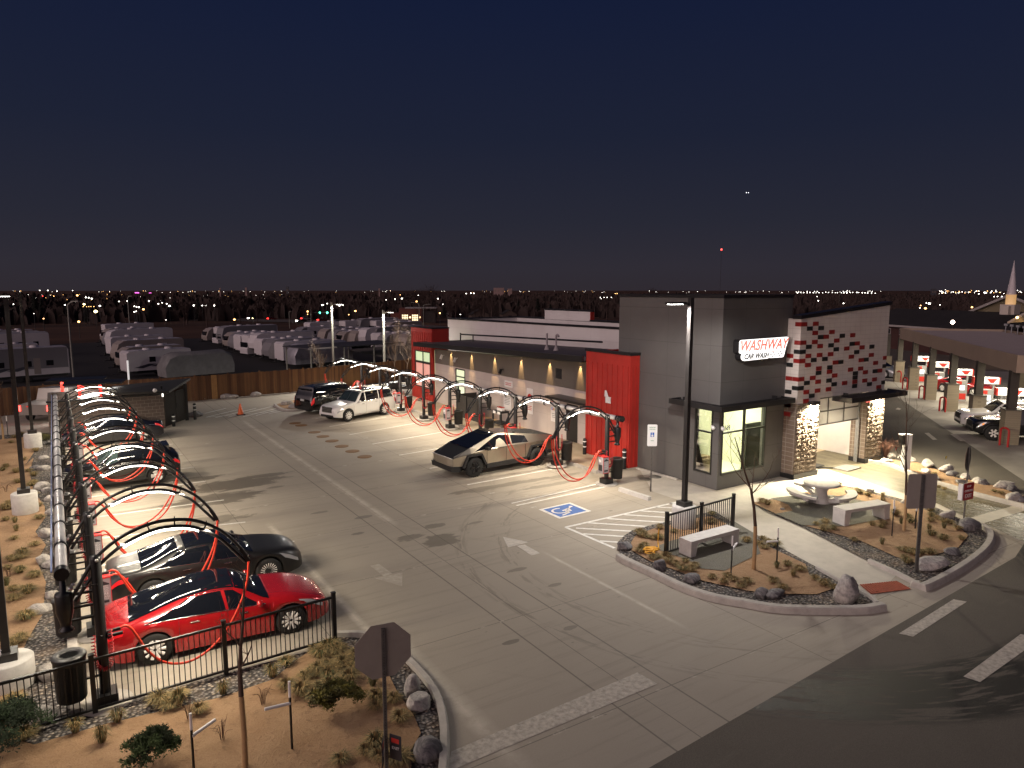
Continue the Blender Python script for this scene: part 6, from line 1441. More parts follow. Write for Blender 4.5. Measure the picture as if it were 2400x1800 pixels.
for i in range(9):
    rr = random.Random(50+i); mb = MB(); k = i % 3
    if i < 6: tuft(mb, rr, .42, .34, 260)
    else: tuft(mb, rr, .30, .55, 110)
    mb.mi = [0 if rr.random() < .55 else 1 for _ in mb.mi]; mb.m = 0
    me = bpy.data.meshes.new('grass_tuft'); me.from_pydata(mb.v, [], mb.f); me.materials.append(GRASS[(0,1,2)[k] if i < 6 else 2]); me.materials.append(GRASS[1 if k != 1 else 0]); me.polygons.foreach_set('material_index', mb.mi); me.update(); TPRO.append(me)
def G7(x, y): return G(x/3.16, 1550+y/3.16)
def zf(x0, y0, s_): return lambda x, y: G(x0+x/s_, y0+y/s_)
near = zf(700,1450,4.74); lisl = zf(1400,1080,3.687); risl = zf(1800,1000,3.687); lft = zf(0,850,4.148); low = zf(0,1550,3.16); lf2 = zf(0,1080,5.53); lf3 = zf(0,1350,4.1475)
tl = []  # (place, size, kind, bed)
for x, y in ((200,410),(250,450),(330,380),(390,360),(420,430),(490,540),(430,600),(330,570),(340,660),(220,620),(150,640),(80,690),(600,600),(560,720),(650,480),(230,800),(360,810),(30,870),(190,930),(870,930),(1060,950),(860,1030),(1130,1160),(750,1530),(900,1600),(470,1630),(620,430),(440,400),(660,560),(1130,1620),(1040,1650),(860,1430)): tl.append((near(x,y), R.uniform(.75,1.15), 0, 'the near bed by the octagon sign'))
tl.append((near(820,770), .9, 1, 'the near bed by the octagon sign'))
for x, y in ((560,545),(870,465),(755,620),(1655,260),(1325,345),(2020,130)): tl.append((low(x,y), R.uniform(.8,1.1), 1, 'the near bed along the railing'))
for x, y in ((1180,330),(1260,360),(1330,290),(2120,40),(2125,215),(1480,400),(100,350),(60,420),(180,590)): tl.append((low(x,y), R.uniform(.8,1.1), 0, 'the near bed along the railing'))
for x, y in ((540,600),(365,650),(400,670),(440,680),(480,690),(530,690),(410,760),(375,800),(480,860),(520,850),(590,840),(620,890),(680,920),(760,890),(840,930),(740,960),(810,970),(990,1030),(1120,1020),(1090,1070),(1180,1050),(1290,1070),(1240,1105),(1520,1065),(1600,1120),(1880,1040),(1960,1090),(2040,1120),(1290,715),(1430,690),(1480,730),(1400,740),(1440,770),(1540,750),(1750,960),(1640,920),(980,550),(660,630),(990,480),(1470,390),(1420,370)): tl.append((lisl(x,y), R.uniform(.6,.95), 0, 'the island beside the tower'))
for x, y in ((375,790),(1690,1010),(1550,940)): tl.append((lisl(x,y), .7, 1, 'the island beside the tower'))
for x, y in ((420,860),(490,845),(500,880),(560,900),(480,910),(900,865),(990,855),(980,885),(740,1000),(1410,790),(1460,810),(1520,840),(1400,830),(1570,850),(1100,775),(1640,900),(1520,985),(1410,950),(1500,990),(1140,1080),(1200,1100),(1260,1120),(1330,1110),(1180,1150),(1200,1190),(1400,1110),(1670,990),(1400,740),(1230,840),(790,585),(860,605),(990,650),(770,560),(600,520),(1210,790)): tl.append((risl(x,y), R.uniform(.6,.95), 0, 'the island with the picnic table'))
for x, y in ((985,1030),(1520,890),(1390,900),(1150,850),(565,905),(990,620)): tl.append((risl(x,y), .7, 1, 'the island with the picnic table'))
for x, y in ((140,740),(110,790),(200,720),(350,870),(60,1030),(30,1060),(160,1080),(230,960),(280,1070),(330,1110),(180,1180),(320,1200),(90,1390),(50,1440),(190,1410),(60,1550)): tl.append((lft(x,y), R.uniform(.75,1.1), 0, 'the left sand bed'))
for x, y in ((440,300),(400,340),(460,460),(500,610),(130,640),(510,770),(190,1040),(450,1120),(270,1290),(290,1240),(150,1320),(260,1470),(450,1530),(100,1430)): tl.append((lf2(x,y), R.uniform(.7,1.05), 0, 'the left sand bed'))
for x, y in ((195,820),(215,930),(90,1640)): tl.append((lf2(x,y), .8, 1, 'the left sand bed'))
for x, y in ((330,20),(130,160),(270,185),(140,250),(250,440),(140,680),(200,650),(120,700),(60,1380),(130,1260)): tl.append((lf3(x,y), R.uniform(.8,1.1), 0, 'the left sand bed'))
for x, y in ((2200,1150),(2213,1155),(2250,1145),(2262,1150),(2300,1140),(2330,1160),(2170,1125),(2190,1118),(2345,1165),(2370,1172)): tl.append((G(x,y-4), .6, 0, 'the narrow bed by the exit drive'))
for p, s_, kd, bed_ in tl:
    me = TPRO[R.choice((6,7,8)) if kd else R.randrange(6)]
    o = bpy.data.objects.new('grass_tuft', me); col.objects.link(o); o.location = (p.x,p.y,.055); o.rotation_euler.z = R.uniform(0,6.28); s_ *= .58; o.scale = (s_,s_,s_*R.uniform(.85,1.2))
    tag(o, ('spiky upright yucca-like clump in ' if kd else 'rounded clump of dry bunch grass in ')+bed_, 'grass clump', 'grass clumps in '+bed_)
# dwarf shrubs
def shrub(p, rr_, lab, c_, seed, h=.6):
    rr = random.Random(seed); mb = MB(); ms = [mat('shrub_leaf_%s_%d' % (lab.split()[0], i), tuple(x*f for x in c_), .8) for i, f in enumerate((.55,1.0,1.5))]
    cl = []
    while len(cl) < 46:
        x, y = rr.gauss(0,.42), rr.gauss(0,.42); q = math.hypot(x,y)
        if q < .95: cl.append((x*rr_, y*rr_, h*(.25+.6*math.sqrt(1-q*q)*rr.uniform(.6,1.05))))
    for cx, cy, cz in cl:
        m0 = rr.randrange(3)
        for _ in range(120):
            a, b = rr.uniform(0,6.28), rr.gauss(.5,.5); q = rr.random()**.5*.13*(rr_/.5); x, y, z = cx+q*math.cos(a)*math.cos(b), cy+q*math.sin(a)*math.cos(b), max(.02, cz+q*math.sin(b)); s_ = .035
            t = Vector((rr.gauss(0,1),rr.gauss(0,1),rr.gauss(.8,.6))).normalized(); sd = t.orthogonal().normalized()*.013; mb.m = m0
            mb.add([Vector((x,y,z))-sd, Vector((x,y,z))+sd, Vector((x,y,z))+t*s_*2], [(0,1,2)])
    mb.m = 1; o = mb.build('shrub', ms, loc=(p[0],p[1],.05)); return tag(o, lab, 'shrub')
shrub(near(430,1090), .50, 'yellowish green rounded shrub in the near bed', (.10,.09,.012), 3, .62)
shrub(G(360,1797), .48, 'green shrub at the bottom edge of the near bed', (.045,.07,.02), 4, .6)
shrub(G(12,1762), .75, 'dark green feathery shrub in the bottom left corner', (.030,.055,.02), 5, .75)
shrub(G(100,1042), .55, 'olive shrub by the far left lamp pier', (.06,.055,.015), 7, .5)
def wisp(p, s_, lab, seed, c_=(.09,.035,.02), n=90, h=1.1):
    rr = random.Random(seed); mb = MB()
    for _ in range(n):
        a = rr.uniform(0,6.28); l_ = rr.uniform(.5,1)*s_; d_ = Vector((math.cos(a),math.sin(a),0)); mb.tube(smooth_path([d_*.03, d_*l_*.3+Vector((0,0,h*.7*rr.uniform(.6,1.1))), d_*l_*.8+Vector((0,0,h*rr.uniform(.4,.9)))], 3), [.0045]*6+[.002], 3, False)
    o = mb.build('ornamental_grass', mat('russet_stem', c_, .8), loc=(p[0],p[1],.05)); return tag(o, lab, 'ornamental grass')
wisp(G(2040,1076), 1.0, 'russet arching grass at the foot of the exit pier', 1); wisp(G(2075,1076), 1.0, 'russet grass clump farther from the exit pier, by the kerb', 2)
for i, (p, lb) in enumerate(((low(1400,440),'thin leafless twiggy plant right of the grass clumps by the railing'),(low(1650,600),'leafless twiggy plant left of the young tree trunk'),(low(1950,340),'leafless twigs between the young tree and the right stake'),(lf2(80,420),'tall leafless twigs in the left sand bed'),(lf3(90,30),'short leafless twigs left in the sand bed'))):
    wisp(p, .35, lb, 20+i, (.10,.06,.04), 12, .42)
# boulders
ROCK = mat('pale_boulder', (.40,.37,.34), .85); nb = NB(ROCK); c_ = nb.n('ShaderNodeTexCoord'); a = nb.noise(c_.outputs['Object'], 2.2, 7, .7, 1.2); b = nb.noise(c_.outputs['Object'], 14, 4)
c = nb.mix(nb.ramp(a, .35, .6), (.17,.16,.16), (.46,.42,.38)); c = nb.mix(nb.M('MULTIPLY', nb.ramp(b, .4, .7), .4), c, (.62,.58,.53)); nb.put(nb.b.inputs['Base Color'], c); nb.bump(nb.M('ADD', a, nb.M('MULTIPLY', b, .4)), .8, .06)
DROCK = mat('grey_boulder', (.16,.15,.16), .85); nb = NB(DROCK); c_ = nb.n('ShaderNodeTexCoord'); a = nb.noise(c_.outputs['Object'], 2.0, 7, .7, 1.5); c = nb.mix(nb.ramp(a, .42, .6), (.09,.085,.09), (.26,.245,.24)); c = nb.mix(nb.ramp(a, .62, .68), c, (.55,.52,.48)); nb.put(nb.b.inputs['Base Color'], c); nb.bump(a, .9, .07)
from mathutils import noise as mnoise
def boulder(p, sx_, sy_, sz_, lab, m=ROCK, rz=0, seed=0, grp=None):
    rr = random.Random(seed); mb = MB(); n_ = 14; vs = []
    planes = [(Vector((rr.gauss(0,1),rr.gauss(0,1),rr.gauss(.2,.8))).normalized(), rr.uniform(.60,.92)) for _ in range(11)]
    for i in range(n_+1):
        for j in range(n_*2):
            th, ph = math.pi*i/n_, math.pi*j/n_; v = Vector((math.sin(th)*math.cos(ph), math.sin(th)*math.sin(ph), math.cos(th))); r_ = 1.0
            for nn, dd in planes:
                k = v.dot(nn)
                if k > 1e-3: r_ = min(r_, dd/k)
            r_ *= 1+.07*mnoise.noise(v*3.1+Vector((seed,0,0))); vs.append((v.x*r_*sx_, v.y*r_*sy_, max(-.1, v.z*r_*sz_+sz_*.42)))
    w_ = n_*2; mb.add(vs, [(i*w_+j, (i+1)*w_+j, (i+1)*w_+(j+1)%w_, i*w_+(j+1)%w_) for i in range(n_) for j in range(w_)], True)
    o = mb.build('boulder', m, loc=(p[0],p[1],.03), rz=rz, sharp=32); return tag(o, lab, 'boulder', grp)
BL = [(low(330,440),.40,.28,.34,'pale boulder under the railing at bottom left',ROCK),(lf3(470,1000),.36,.30,.45,'pale blocky boulder just behind the railing by the bin',ROCK),(lf3(380,370),.42,.30,.32,'broad flat-topped pale boulder left of the nearest separator',ROCK),(lf3(500,215),.26,.22,.28,'smaller pale boulder behind the flat-topped one',ROCK),
    (lf2(640,1390),.26,.24,.28,'pale boulder lying against a darker one in the left gravel',ROCK),(lf2(570,1330),.34,.26,.34,'greyish tilted boulder of the touching pair in the left gravel',ROCK),(lf2(590,990),.38,.30,.42,'large pale rounded boulder beside the second left arch',ROCK),(lf2(660,700),.30,.26,.30,'pale boulder beside the middle lamp pier',ROCK),(lf2(640,520),.24,.22,.26,'half hidden boulder behind the pipe, left gravel',ROCK),(lf2(610,400),.26,.24,.20,'low pale slab before the larger boulder near the middle pier',ROCK),(lf2(540,370),.46,.34,.42,'large cream boulder up the left gravel',ROCK),(lf2(560,120),.40,.26,.26,'long pale boulder farther up the left gravel',ROCK),(lf2(460,110),.34,.26,.22,'dark flat stone beside the long pale boulder',DROCK),
    (lft(430,945),.34,.26,.26,'pale pointed boulder in the far left gravel',ROCK),(lft(450,800),.50,.34,.36,'grey boulder beside the far lamp pier',DROCK),
    (near(1270,840),.26,.20,.50,'tall slanting pale boulder in the near kerb gravel',ROCK),(near(1335,1000),.36,.30,.36,'rounded grey boulder touching the slanting one by the kerb',ROCK),(near(1430,1510),.42,.36,.42,'dark veined boulder at the foot of the near kerb gravel',DROCK),
    (lisl(235,770),.34,.30,.34,'grey banded boulder at the tip of the island',DROCK),(lisl(535,945),.30,.26,.42,'upright blue grey boulder on the island kerb gravel',DROCK),(lisl(815,1050),.36,.28,.30,'grey triangular boulder along the island kerb',DROCK),(lisl(1410,1180),.32,.28,.30,'grey boulder left of the long low one',DROCK),(lisl(1530,1175),.48,.26,.22,'long low grey boulder on the island kerb',DROCK),(lisl(2150,1205),.52,.46,.80,'big ochre craggy boulder next to the tactile pad',ROCK),(lisl(1600,430),.16,.12,.12,'small stone in the sand by the walk',ROCK),
    (risl(1420,1230),.85,.42,.44,'long ochre and grey boulder in the right island gravel',ROCK),(risl(1590,1110),.42,.28,.26,'flat grey boulder beyond the long ochre one',DROCK),(risl(1740,890),.50,.42,.50,'big rounded grey boulder at the exit corner of the island',DROCK),(risl(1550,785),.50,.30,.34,'pale boulder on the island rim facing the exit drive',ROCK),(risl(1260,690),.42,.26,.24,'pale boulder behind the square sign post',ROCK),(risl(1175,670),.20,.18,.22,'small grey stone beside the tree stake',ROCK),(risl(875,570),.30,.24,.22,'pale stone in the sand behind the picnic bench',ROCK)]
for i, (p, a, b, c, lb, m) in enumerate(BL): boulder(p, a*.80, b*.80, c*.58, lb, m, R.uniform(-.6,.6), 100+i)
pos2 = [('first','nearest the pier',(2090,1075)),('second','right of the pedestal',(2112,1080)),('third','behind the young tree',(2135,1085)),('fourth','big and pale, left of the small yellow flag',(2175,1096)),('fifth','largest blocky one under the yellow flag',(2217,1108)),('sixth','small and dark',(2232,1118)),('seventh','just behind the sign post',(2262,1124)),('eighth','low and pale',(2290,1134)),('ninth','dark and wedge shaped',(2305,1138)),('tenth','long and pale',(2355,1146)),('eleventh','dark one at the right end',(2370,1152)),('twelfth','rounded one beside the exit kerb',(2377,1176)),('thirteenth','dark low one at the picture edge',(2397,1178)),('fourteenth','low slab by the exit kerb',(2190,1128)),('fifteenth','black stone beside the exit kerb',(2251,1136)),('sixteenth','cream stone before the pedestal',(2170,1110)),('seventeenth','whitish slab near the pier kerb',(2078,1086))]
for i, (o_, d_, q) in enumerate(pos2):
    p = G(q[0], q[1]-1); big_ = i in (3,4,9,11); boulder(p, .46 if big_ else .30, .28 if big_ else .22, .26 if big_ else .17, 'stone in the exit bed, %s' % d_, DROCK if i in (5,8,10,12,14) else ROCK, R.uniform(-.7,.7), 300+i)
for i, (q, lb) in enumerate((((673,949),'grey stone at the tip of the far small island'),((690,957),'pale stone on the far small island before the black suv'),((478,937),'pale stone at the back fence left of the pale boards'),((530,934),'pale stone at the back fence above the cone'),((545,934),'small grey stone at the back fence by the tan verge'),((600,929),'flat stone at the back fence beyond the cone'),((458,976),'dark stones beside the enclosure gate'),((90,974),'stones at the foot of the left back fence'),((105,973),'second stones at the foot of the left back fence'))):
    p = G(*q); boulder(p, .5, .35, .24, lb, DROCK if 'dark' in lb else ROCK, 0, 400+i)
# utility flags
for q, c_, lb in (((2097,1073),(.8,.03,.02),'small red marker flag by the exit pier'),((2214,1094),(.8,.6,.05),'small yellow marker flag in the exit bed')):
    p = G(*q); r = root('marker_flag', p, 0, lb, 'flag'); mb = MB(); mb.tube([(0,0,0),(0,0,.5)], .006, 4); mb.build('wire', GALV, r); mb = MB(); mb.add([(0,0,.36),(.14,.02,.38),(.13,-.01,.5),(0,0,.5)], [(0,1,2,3)]); mb.build('pennant', mat('pennant_'+lb.split()[1], c_, .7), r)
# yellow cord heap by the island railing
p = lisl(470,815); rr = random.Random(2); mb = MB()
mb.tube(smooth_path([(rr.uniform(-.28,.28), rr.uniform(-.2,.2), rr.uniform(.03,.16)) for _ in range(30)]+[(.35,.1,.05),(.5,.25,.2),(.58,.30,.6)], 4), .02, 5)
tag(mb.build('cord', mat('yellow_cord', (.75,.38,.02), .5), loc=(p.x,p.y,.06)), 'tangled bright yellow cord on the sand by the short railing', 'cord')
# ---------------------------------------------------------------- young bare trees, painted trunks, guy stakes
BARK = mat('young_brown_bark', (.085,.050,.032), .8, noise=(12,.3)); WRAP = mat('tan_trunk_wrap', (.42,.27,.13), .8, noise=(9,.15))
def bare_tree(p, h, seed, lab, wrap=1.2, r0=.055, spread=.55, twigs=1.0, bark=BARK, cat='tree', name='young_tree', grp=None):
    rr = random.Random(seed); r = root(name, (p[0],p[1],.04), 0, lab, cat, grp)
    mb = MB(); segs = []
    def grow(a, d, l, ra, lev):
        n_ = 5; pts = [a]; q = d.copy()
        for i in range(n_):
            q = (q+Vector((rr.gauss(0,.10),rr.gauss(0,.10),rr.gauss(.05,.06)))).normalized(); pts.append(pts[-1]+q*l/n_)
        mb.tube(pts, [ra*(1-.75*i/n_) for i in range(n_+1)], 5 if lev else 8, False)
        if lev < 3:
            for i in range(1, n_+1):
                for _ in range(int((3 if lev == 0 else 2)*twigs*rr.uniform(.6,1.3))):
                    if lev == 0 and i < 2: continue
                    ax = Vector((rr.gauss(0,1),rr.gauss(0,1),0)).normalized(); dd = (q*(1-spread)+ax*spread*rr.uniform(.7,1.2)+Vector((0,0,.25))).normalized(); t = rr.random()
                    grow(pts[i-1]*(1-t)+pts[i]*t, dd, l*rr.uniform(.38,.62), max(.004, ra*(1-.7*i/n_)*.55), lev+1)
    if wrap:
        tb = MB(); tb.tube([(0,0,0),(.01,0,wrap*.5),(.0,.01,wrap)], [r0*1.25,r0*1.1,r0*1.05], 10); tb.build('trunk', WRAP, r); st_ = Vector((0,.01,wrap))
    else: st_ = Vector((0,0,0))
    grow(st_, Vector((0,0,1)), h-wrap, r0, 0); mb.build('crown', bark, r); return r
p = G(575,1803); bare_tree(p, 3.3, 8, 'young leafless tree with tan trunk in the near bed', 1.32, .045, .58, .5)
p = G(1766,1338); bare_tree(p, hgt(1810,1020,p), 12, 'young leafless tree in the island before the tower window', hgt(1772,1236,p), .05, .6, .62)
p = G(2118,1247); bare_tree(p, hgt(2150,935,p), 17, 'young leafless tree between the picnic bench and the square sign', hgt(2126,1163,p), .045, .45, .55)
for i, (q, top, lb) in enumerate((((757,912),830,'bare sapling left of the tall lamp behind the suvs'),((925,900),790,'thin bare sapling with tan trunk beyond the farthest arches'),((955,895),800,'bare sapling against the far red box'),((8,1032),960,'bare sapling at the far left edge'))):
    p = G(*q); bare_tree(p, max(3.0, hgt(q[0], top, p)), 30+i, lb, .9, .045, .5, 1.1, mat('pale_young_bark', (.16,.11,.075), .8))
def stake(p, h, lab, arm=1, an=0):
    r = root('guy_stake', p, an, lab, 'tree stake', 'tree guy stakes'); mb = MB(); mb.box(-.016,-.016,0,.016,.016,h-.25); mb.build('post', BLK, r)
    mb = MB(); mb.tube([(0,0,h-.3),(0,0,h)], .024, 8); mb.build('cap_tube', pw, r)
    if arm: mb = MB(); mb.tube([(.0,0,h-.42),(.45*arm,.05,h-.36)], .03, 8); mb.build('sleeve', pw, r)
for q, top, arm, an, lb in (((455,1812),1672,1,.3,'tree stake with a white sleeve left of the near tree'),((685,1762),1597,-1,.2,'tree stake with a white sleeve right of the near tree'),((1713,1356),1256,1,.3,'tree stake with a white sleeve in front of the island bench'),((1820,1327),1237,-1,0,'tree stake with a white sleeve beside the concrete walk'),((2090,1260),1172,1,.3,'tree stake at the right end of the picnic bench'),((2144.5,1242),1178,0,0,'plain black tree stake just left of the square sign post'),((19,1023),975,0,0,'short tree stake at the far left of the sand bed')):
    p = G(*q); stake(p, hgt(q[0],top,p), lb, arm, an)
# ================================================================ fuel station canopy
CANM = mat('taupe_canopy_fascia', (.40,.31,.23), .6, noise=(.5,.1)); COLD = mat('dark_bronze_column', (.060,.052,.040), .6, noise=(2,.15)); COLS = block_mat('tan_stone_column', (.30,.255,.18), (.26,.22,.155), (.22,.185,.13), .6, .12)
cc = G(2381,874,3.93)-P0; tc, ncn = cc.dot(T_), cc.dot(N_); e_ = G(2092,768,4.85)-P0; te = e_.dot(T_)-.6
cn = root('fuel_canopy', (0,0,0), 0, 'long flat taupe fuel station canopy with ribbed metal top', 'canopy')
def sbox(mb, t0, t1, n0, n1, z0, z1):
    vs = [S(t,nn,z) for z in (z0,z1) for t,nn in ((t0,n0),(t1,n0),(t1,n1),(t0,n1))]
    mb.add([(v.x,v.y,z) for v,z in zip(vs, [z0]*4+[z1]*4)], [(0,3,2,1),(4,5,6,7),(0,1,5,4),(1,2,6,5),(2,3,7,6),(3,0,4,7)])
fe = G(2400,797,4.85)-P0; WID = max(8.0, fe.dot(N_)-ncn)
mb = MB(); sbox(mb, tc, te, ncn, ncn+.12, 3.93, 4.86); sbox(mb, tc, te, ncn+WID-.12, ncn+WID, 3.93, 4.86); sbox(mb, tc, tc+.12, ncn+.12, ncn+WID-.12, 3.93, 4.86); sbox(mb, te-.12, te, ncn+.12, ncn+WID-.12, 3.93, 4.86); mb.build('fascia', CANM, cn)
mb = MB(); sbox(mb, tc+.12, te-.12, ncn+.12, ncn+WID-.12, 3.98, 4.03); mb.build('soffit', mat('beige_soffit', (.40,.36,.30), .6), cn)
mb = MB(); sbox(mb, tc+.12, te-.12, ncn+.12, ncn+WID-.12, 4.50, 4.55)
mb.build('roof_deck', mat('dusk_metal_deck', (.050,.050,.068), .5, .3, noise=(.8,.3)), cn)
mb = MB()
k = 0; t = tc+1.2
while t < te-.6:
    sbox(mb, t, t+.16, ncn+.3, ncn+WID-.3, 4.56, 4.74); t += 2.3
mb.build('roof_ribs', mat('reddish_purlin', (.23,.20,.21), .6), cn)
mb = MB(); t = tc+.8
while t < te-.4:
    v = S(t, ncn+WID-.3); mb.box(v.x-.03,v.y-.03,4.55,v.x+.03,v.y+.03,5.25); mb.box(v.x-.11,v.y-.11,5.25,v.x+.11,v.y+.11,5.42); t += 1.35
mb.build('parapet_posts', mat('grey_parapet_post', (.30,.30,.31), .6), cn)
mb = MB(); n_l = [(-4*k_+.8, q) for k_ in range(0,8) for q in (2.6, 8.5)]
for t, q in n_l:
    if t > tc+1: v = S(t, q); mb.box(v.x-.25,v.y-.25,3.955,v.x+.25,v.y+.25,3.978)
ll = mb.build('recessed_lights', lamp_mat('canopy_light', (1,.93,.78), 5), cn)
for k_ in range(6): v = S(-1.5-4.3*k_, 2.4, 3.9); area('canopy_lamp', ll, v, (0,0,0), 1.2, 1.2, 210, (1,.90,.70))
colp = [(k_*-5.47, 0) for k_ in range(-1, 6)]
coln = ['farthest stone column beyond the tiled front','stone column hidden past the silver sedan','stone column behind the first red hoop','stone column left of the red coupe','stone column in front of the red coupe','stone column behind the white suv','nearest tall stone column at the right edge']
def column(t, nn, lb, wd=.40, front=True):
    v = S(t, nn); r = root('canopy_column', v, math.atan2(T_.y,T_.x), lb, 'column', 'canopy columns with stone bases'); mb = MB(); mb.box(-wd,-.36,0,wd,.36,1.86); mb.build('stone_base', COLS, r)
    mb = MB(); mb.box(-wd-.03,-.39,1.86,wd+.03,.39,1.92); mb.build('cap', mat('dark_cap', (.09,.08,.06), .6), r); mb = MB(); mb.box(-.20,-.20,1.92,.20,.20,3.98); mb.build('shaft', COLD, r)
for (t, nn), lb in zip(colp, coln): column(t, nn, lb)
for k_ in range(4): column(-5.47*k_-1.2, 9.2, ['back row column farthest along the canopy','second back row column between the pumps','third back row column behind the red coupe','fourth back row column nearest the canopy corner'][k_], .45)
HOOP = mat('red_hoop_paint', (.40,.02,.02), .4)
for i, (q, lb) in enumerate((((2106,896),'red hoop guard beside the silver sedan'),((2120,913),'red hoop guard before the second stone column'),((2159,935),'red hoop guard before the third stone column'),((2208,965),'red hoop guard left of the fourth stone column'),((2352,1046),'red hoop guard beside the nearest stone column'))):
    p = G(*q); r = root('hoop_guard', p, math.atan2(T_.y,T_.x)+.5, lb, 'guard', 'red hoop guards'); mb = MB(); mb.tube(smooth_path([(-.25,0,0),(-.25,0,.75),(-.2,0,.93),(0,0,1.0),(.2,0,.93),(.25,0,.75),(.25,0,0)], 5), .055, 8); mb.build('hoop', HOOP, r)
cream = lamp_mat('lit_cream_topper', (1,.93,.70), .62); redp = mat('pump_red', (.50,.03,.02), .4, emit=((1,.06,.03), .10)); sil = mat('pump_silver', (.45,.45,.44), .4, .5)
for i, (q, lb) in enumerate((((2159,841),'farthest fuel pump with a lit cream topper'),((2200,855),'second lit fuel pump beyond the red coupe'),((2252,872.6),'lit fuel pump right over the red coupe roof'),((2311.5,892),'lit fuel pump left of the pale silver sedan'),((2368,919),'nearest lit fuel pump at the right edge'))):
    p = G(q[0], q[1], 2.15); r = root('fuel_pump', (p.x,p.y,0), math.atan2(N_.y,N_.x), lb, 'fuel pump', 'fuel pumps under the canopy')
    mb = MB(); mb.box(-.42,-.28,0,.42,.28,1.55); mb.build('cabinet', sil, r); mb = MB(); mb.box(-.36,-.29,.15,.36,-.281,.6); mb.box(-.42,-.292,1.25,.05,-.283,1.5); mb.build('red_panel', redp, r)
    mb = MB(); mb.box(-.20,-.295,.85,.25,-.284,1.2); mb.build('screen', lamp_mat('pump_screen', (.9,.95,1), 1.0), r)
    tp_ = MB(); tp_.box(-.75,-.22,1.95,.75,.22,2.38); tpo = tp_.build('topper', cream, r); mb = MB(); mb.box(-.79,-.225,1.94,-.70,.225,2.39); mb.box(.70,-.225,1.94,.79,.225,2.39); mb.prism([(-.05,2.30),(.62,2.30),(.5,2.2),(.38,2.02),(.2,2.02),(.05,2.2)], -.232, -.222, 'XZ'); mb.build('red_trim', redp, tpo)
    mb = MB(); mb.box(-.5,-.08,1.55,-.40,.08,1.95); mb.box(.40,-.08,1.55,.5,.08,1.95); mb.build('post', sil, r); mb = MB(); mb.tube(smooth_path([(.45,-.1,1.3),(.7,-.3,.9),(.75,-.35,.35),(.55,-.3,.45),(.43,-.25,.8)], 5), .025, 6); mb.build('hose', BLK2, r)

# ================================================================ church beyond the canopy
CHB = block_mat('dark_red_brick', (.085,.028,.022), (.07,.022,.018), (.07,.05,.045), .24, .08); SHG = mat('dark_shingles', (.022,.019,.018), .9, noise=(.6,.3)); TANW = mat('tan_siding', (.26,.215,.135), .7, noise=(.4,.1)); OFFW = mat('dull_white_trim', (.42,.38,.36), .6)
ch = root('church', (0,0,0), 0, 'long brick church hall with a tan gable and white spire', 'church')
def chp(x, d, z): v = far(x, 700, d); return Vector((v.x, v.y, z))
A0, A1 = chp(2030,118,0), chp(2362,100,0); dv = (A1-A0).normalized(); dn = Vector((-dv.y, dv.x, 0)); dn = dn if dn.dot(A0) > 0 else -dn
za, zb2 = 3.35, 5.45
mb = MB(); q = [A0, A1, A1+dn*12, A0+dn*12]; mb.add([Vector((v.x,v.y,-.3)) for v in q]+[Vector((v.x,v.y,za)) for v in q], [(0,1,5,4),(1,2,6,5),(2,3,7,6),(3,0,4,7)]); mb.build('wall', CHB, ch)
mb = MB(); r0_, r1_ = A0-dv*1-dn*.6, A1+dv*.8-dn*.6; mb.add([r0_+Vector((0,0,za)), r1_+Vector((0,0,za)), A1+dv*.8+dn*6+Vector((0,0,zb2)), A0-dv+dn*6+Vector((0,0,zb2)), r0_+dn*13.2+Vector((0,0,za)), r1_+dn*13.2+Vector((0,0,za))], [(0,1,2,3),(3,2,5,4)]); mb.build('roof', SHG, ch)
mb = MB(); mb.beam(r0_+Vector((0,0,za-.08)), r1_+Vector((0,0,za-.08)), .06, .26); mb.beam(A1-dn*.05+Vector((0,0,0)), A1-dn*.05+Vector((0,0,za)), .12); mb.build('eave_trim', OFFW, ch)
for x, w_ in ((2103,9),(2135,9),(2169,9),(2205,11),(2245,7),(2281,12),(2323,13),(2344,13)):
    s_ = (x-2030)/(2362-2030); c = A0+(A1-A0)*s_*1.0-dn*.04+Vector((0,0,2.45)); m_ = MB(); hw = w_*.036
    m_.beam(c-dv*hw, c+dv*hw, .05, .85); f_ = m_.build('window', OFFW, ch); m_ = MB(); m_.beam(c-dv*(hw-.06)-dn*.03, c-dv*.03-dn*.03, .03, .7); m_.beam(c+dv*.03-dn*.03, c+dv*(hw-.06)-dn*.03, .03, .7); m_.build('pane', DGLS if x < 2300 else mat('dull_glass', (.18,.17,.13), .3), f_)
# gable hall behind
g0, g1, ap = far(2278,731,113), far(2470,731,104), far(2371,693,108)
mb = MB(); mb.add([g0, g1, ap], [(0,1,2)]); back = dn*16; mb.build('gable', TANW, ch)
mb = MB(); mb.add([g0-dn*.4, ap-dn*.4, ap+back, g0+back, g1-dn*.4, g1+back], [(0,1,2,3),(1,4,5,2)]); mb.build('hall_roof', SHG, ch)
mb = MB(); mb.beam(g0-dn*.5, ap-dn*.5, .08, .3); mb.beam(ap-dn*.5, g1-dn*.5, .08, .3); mb.build('gable_trim', OFFW, ch)
v = far(2366,737,101); z0 = v.z; stp = root('steeple', v); stp.parent = ch
mb = MB(); mb.box(-.75,-.75,0,.75,.75,1.15); mb.box(-1.35,-.4,0,-.75,.4,1.0); mb.build('base', OFFW, stp); mb = MB(); mb.lathe([(.55,1.15),(.55,2.25),(.62,2.28)], 8); mb.build('lantern', mat('lit_lantern', (.5,.4,.3), .5, emit=((1,.55,.2), .35)), stp); mb = MB(); mb.lathe([(.52,2.28),(.30,4.0),(.02,6.2)], 8); mb.build('spire', mat('pale_spire', (.55,.50,.52), .5), stp)
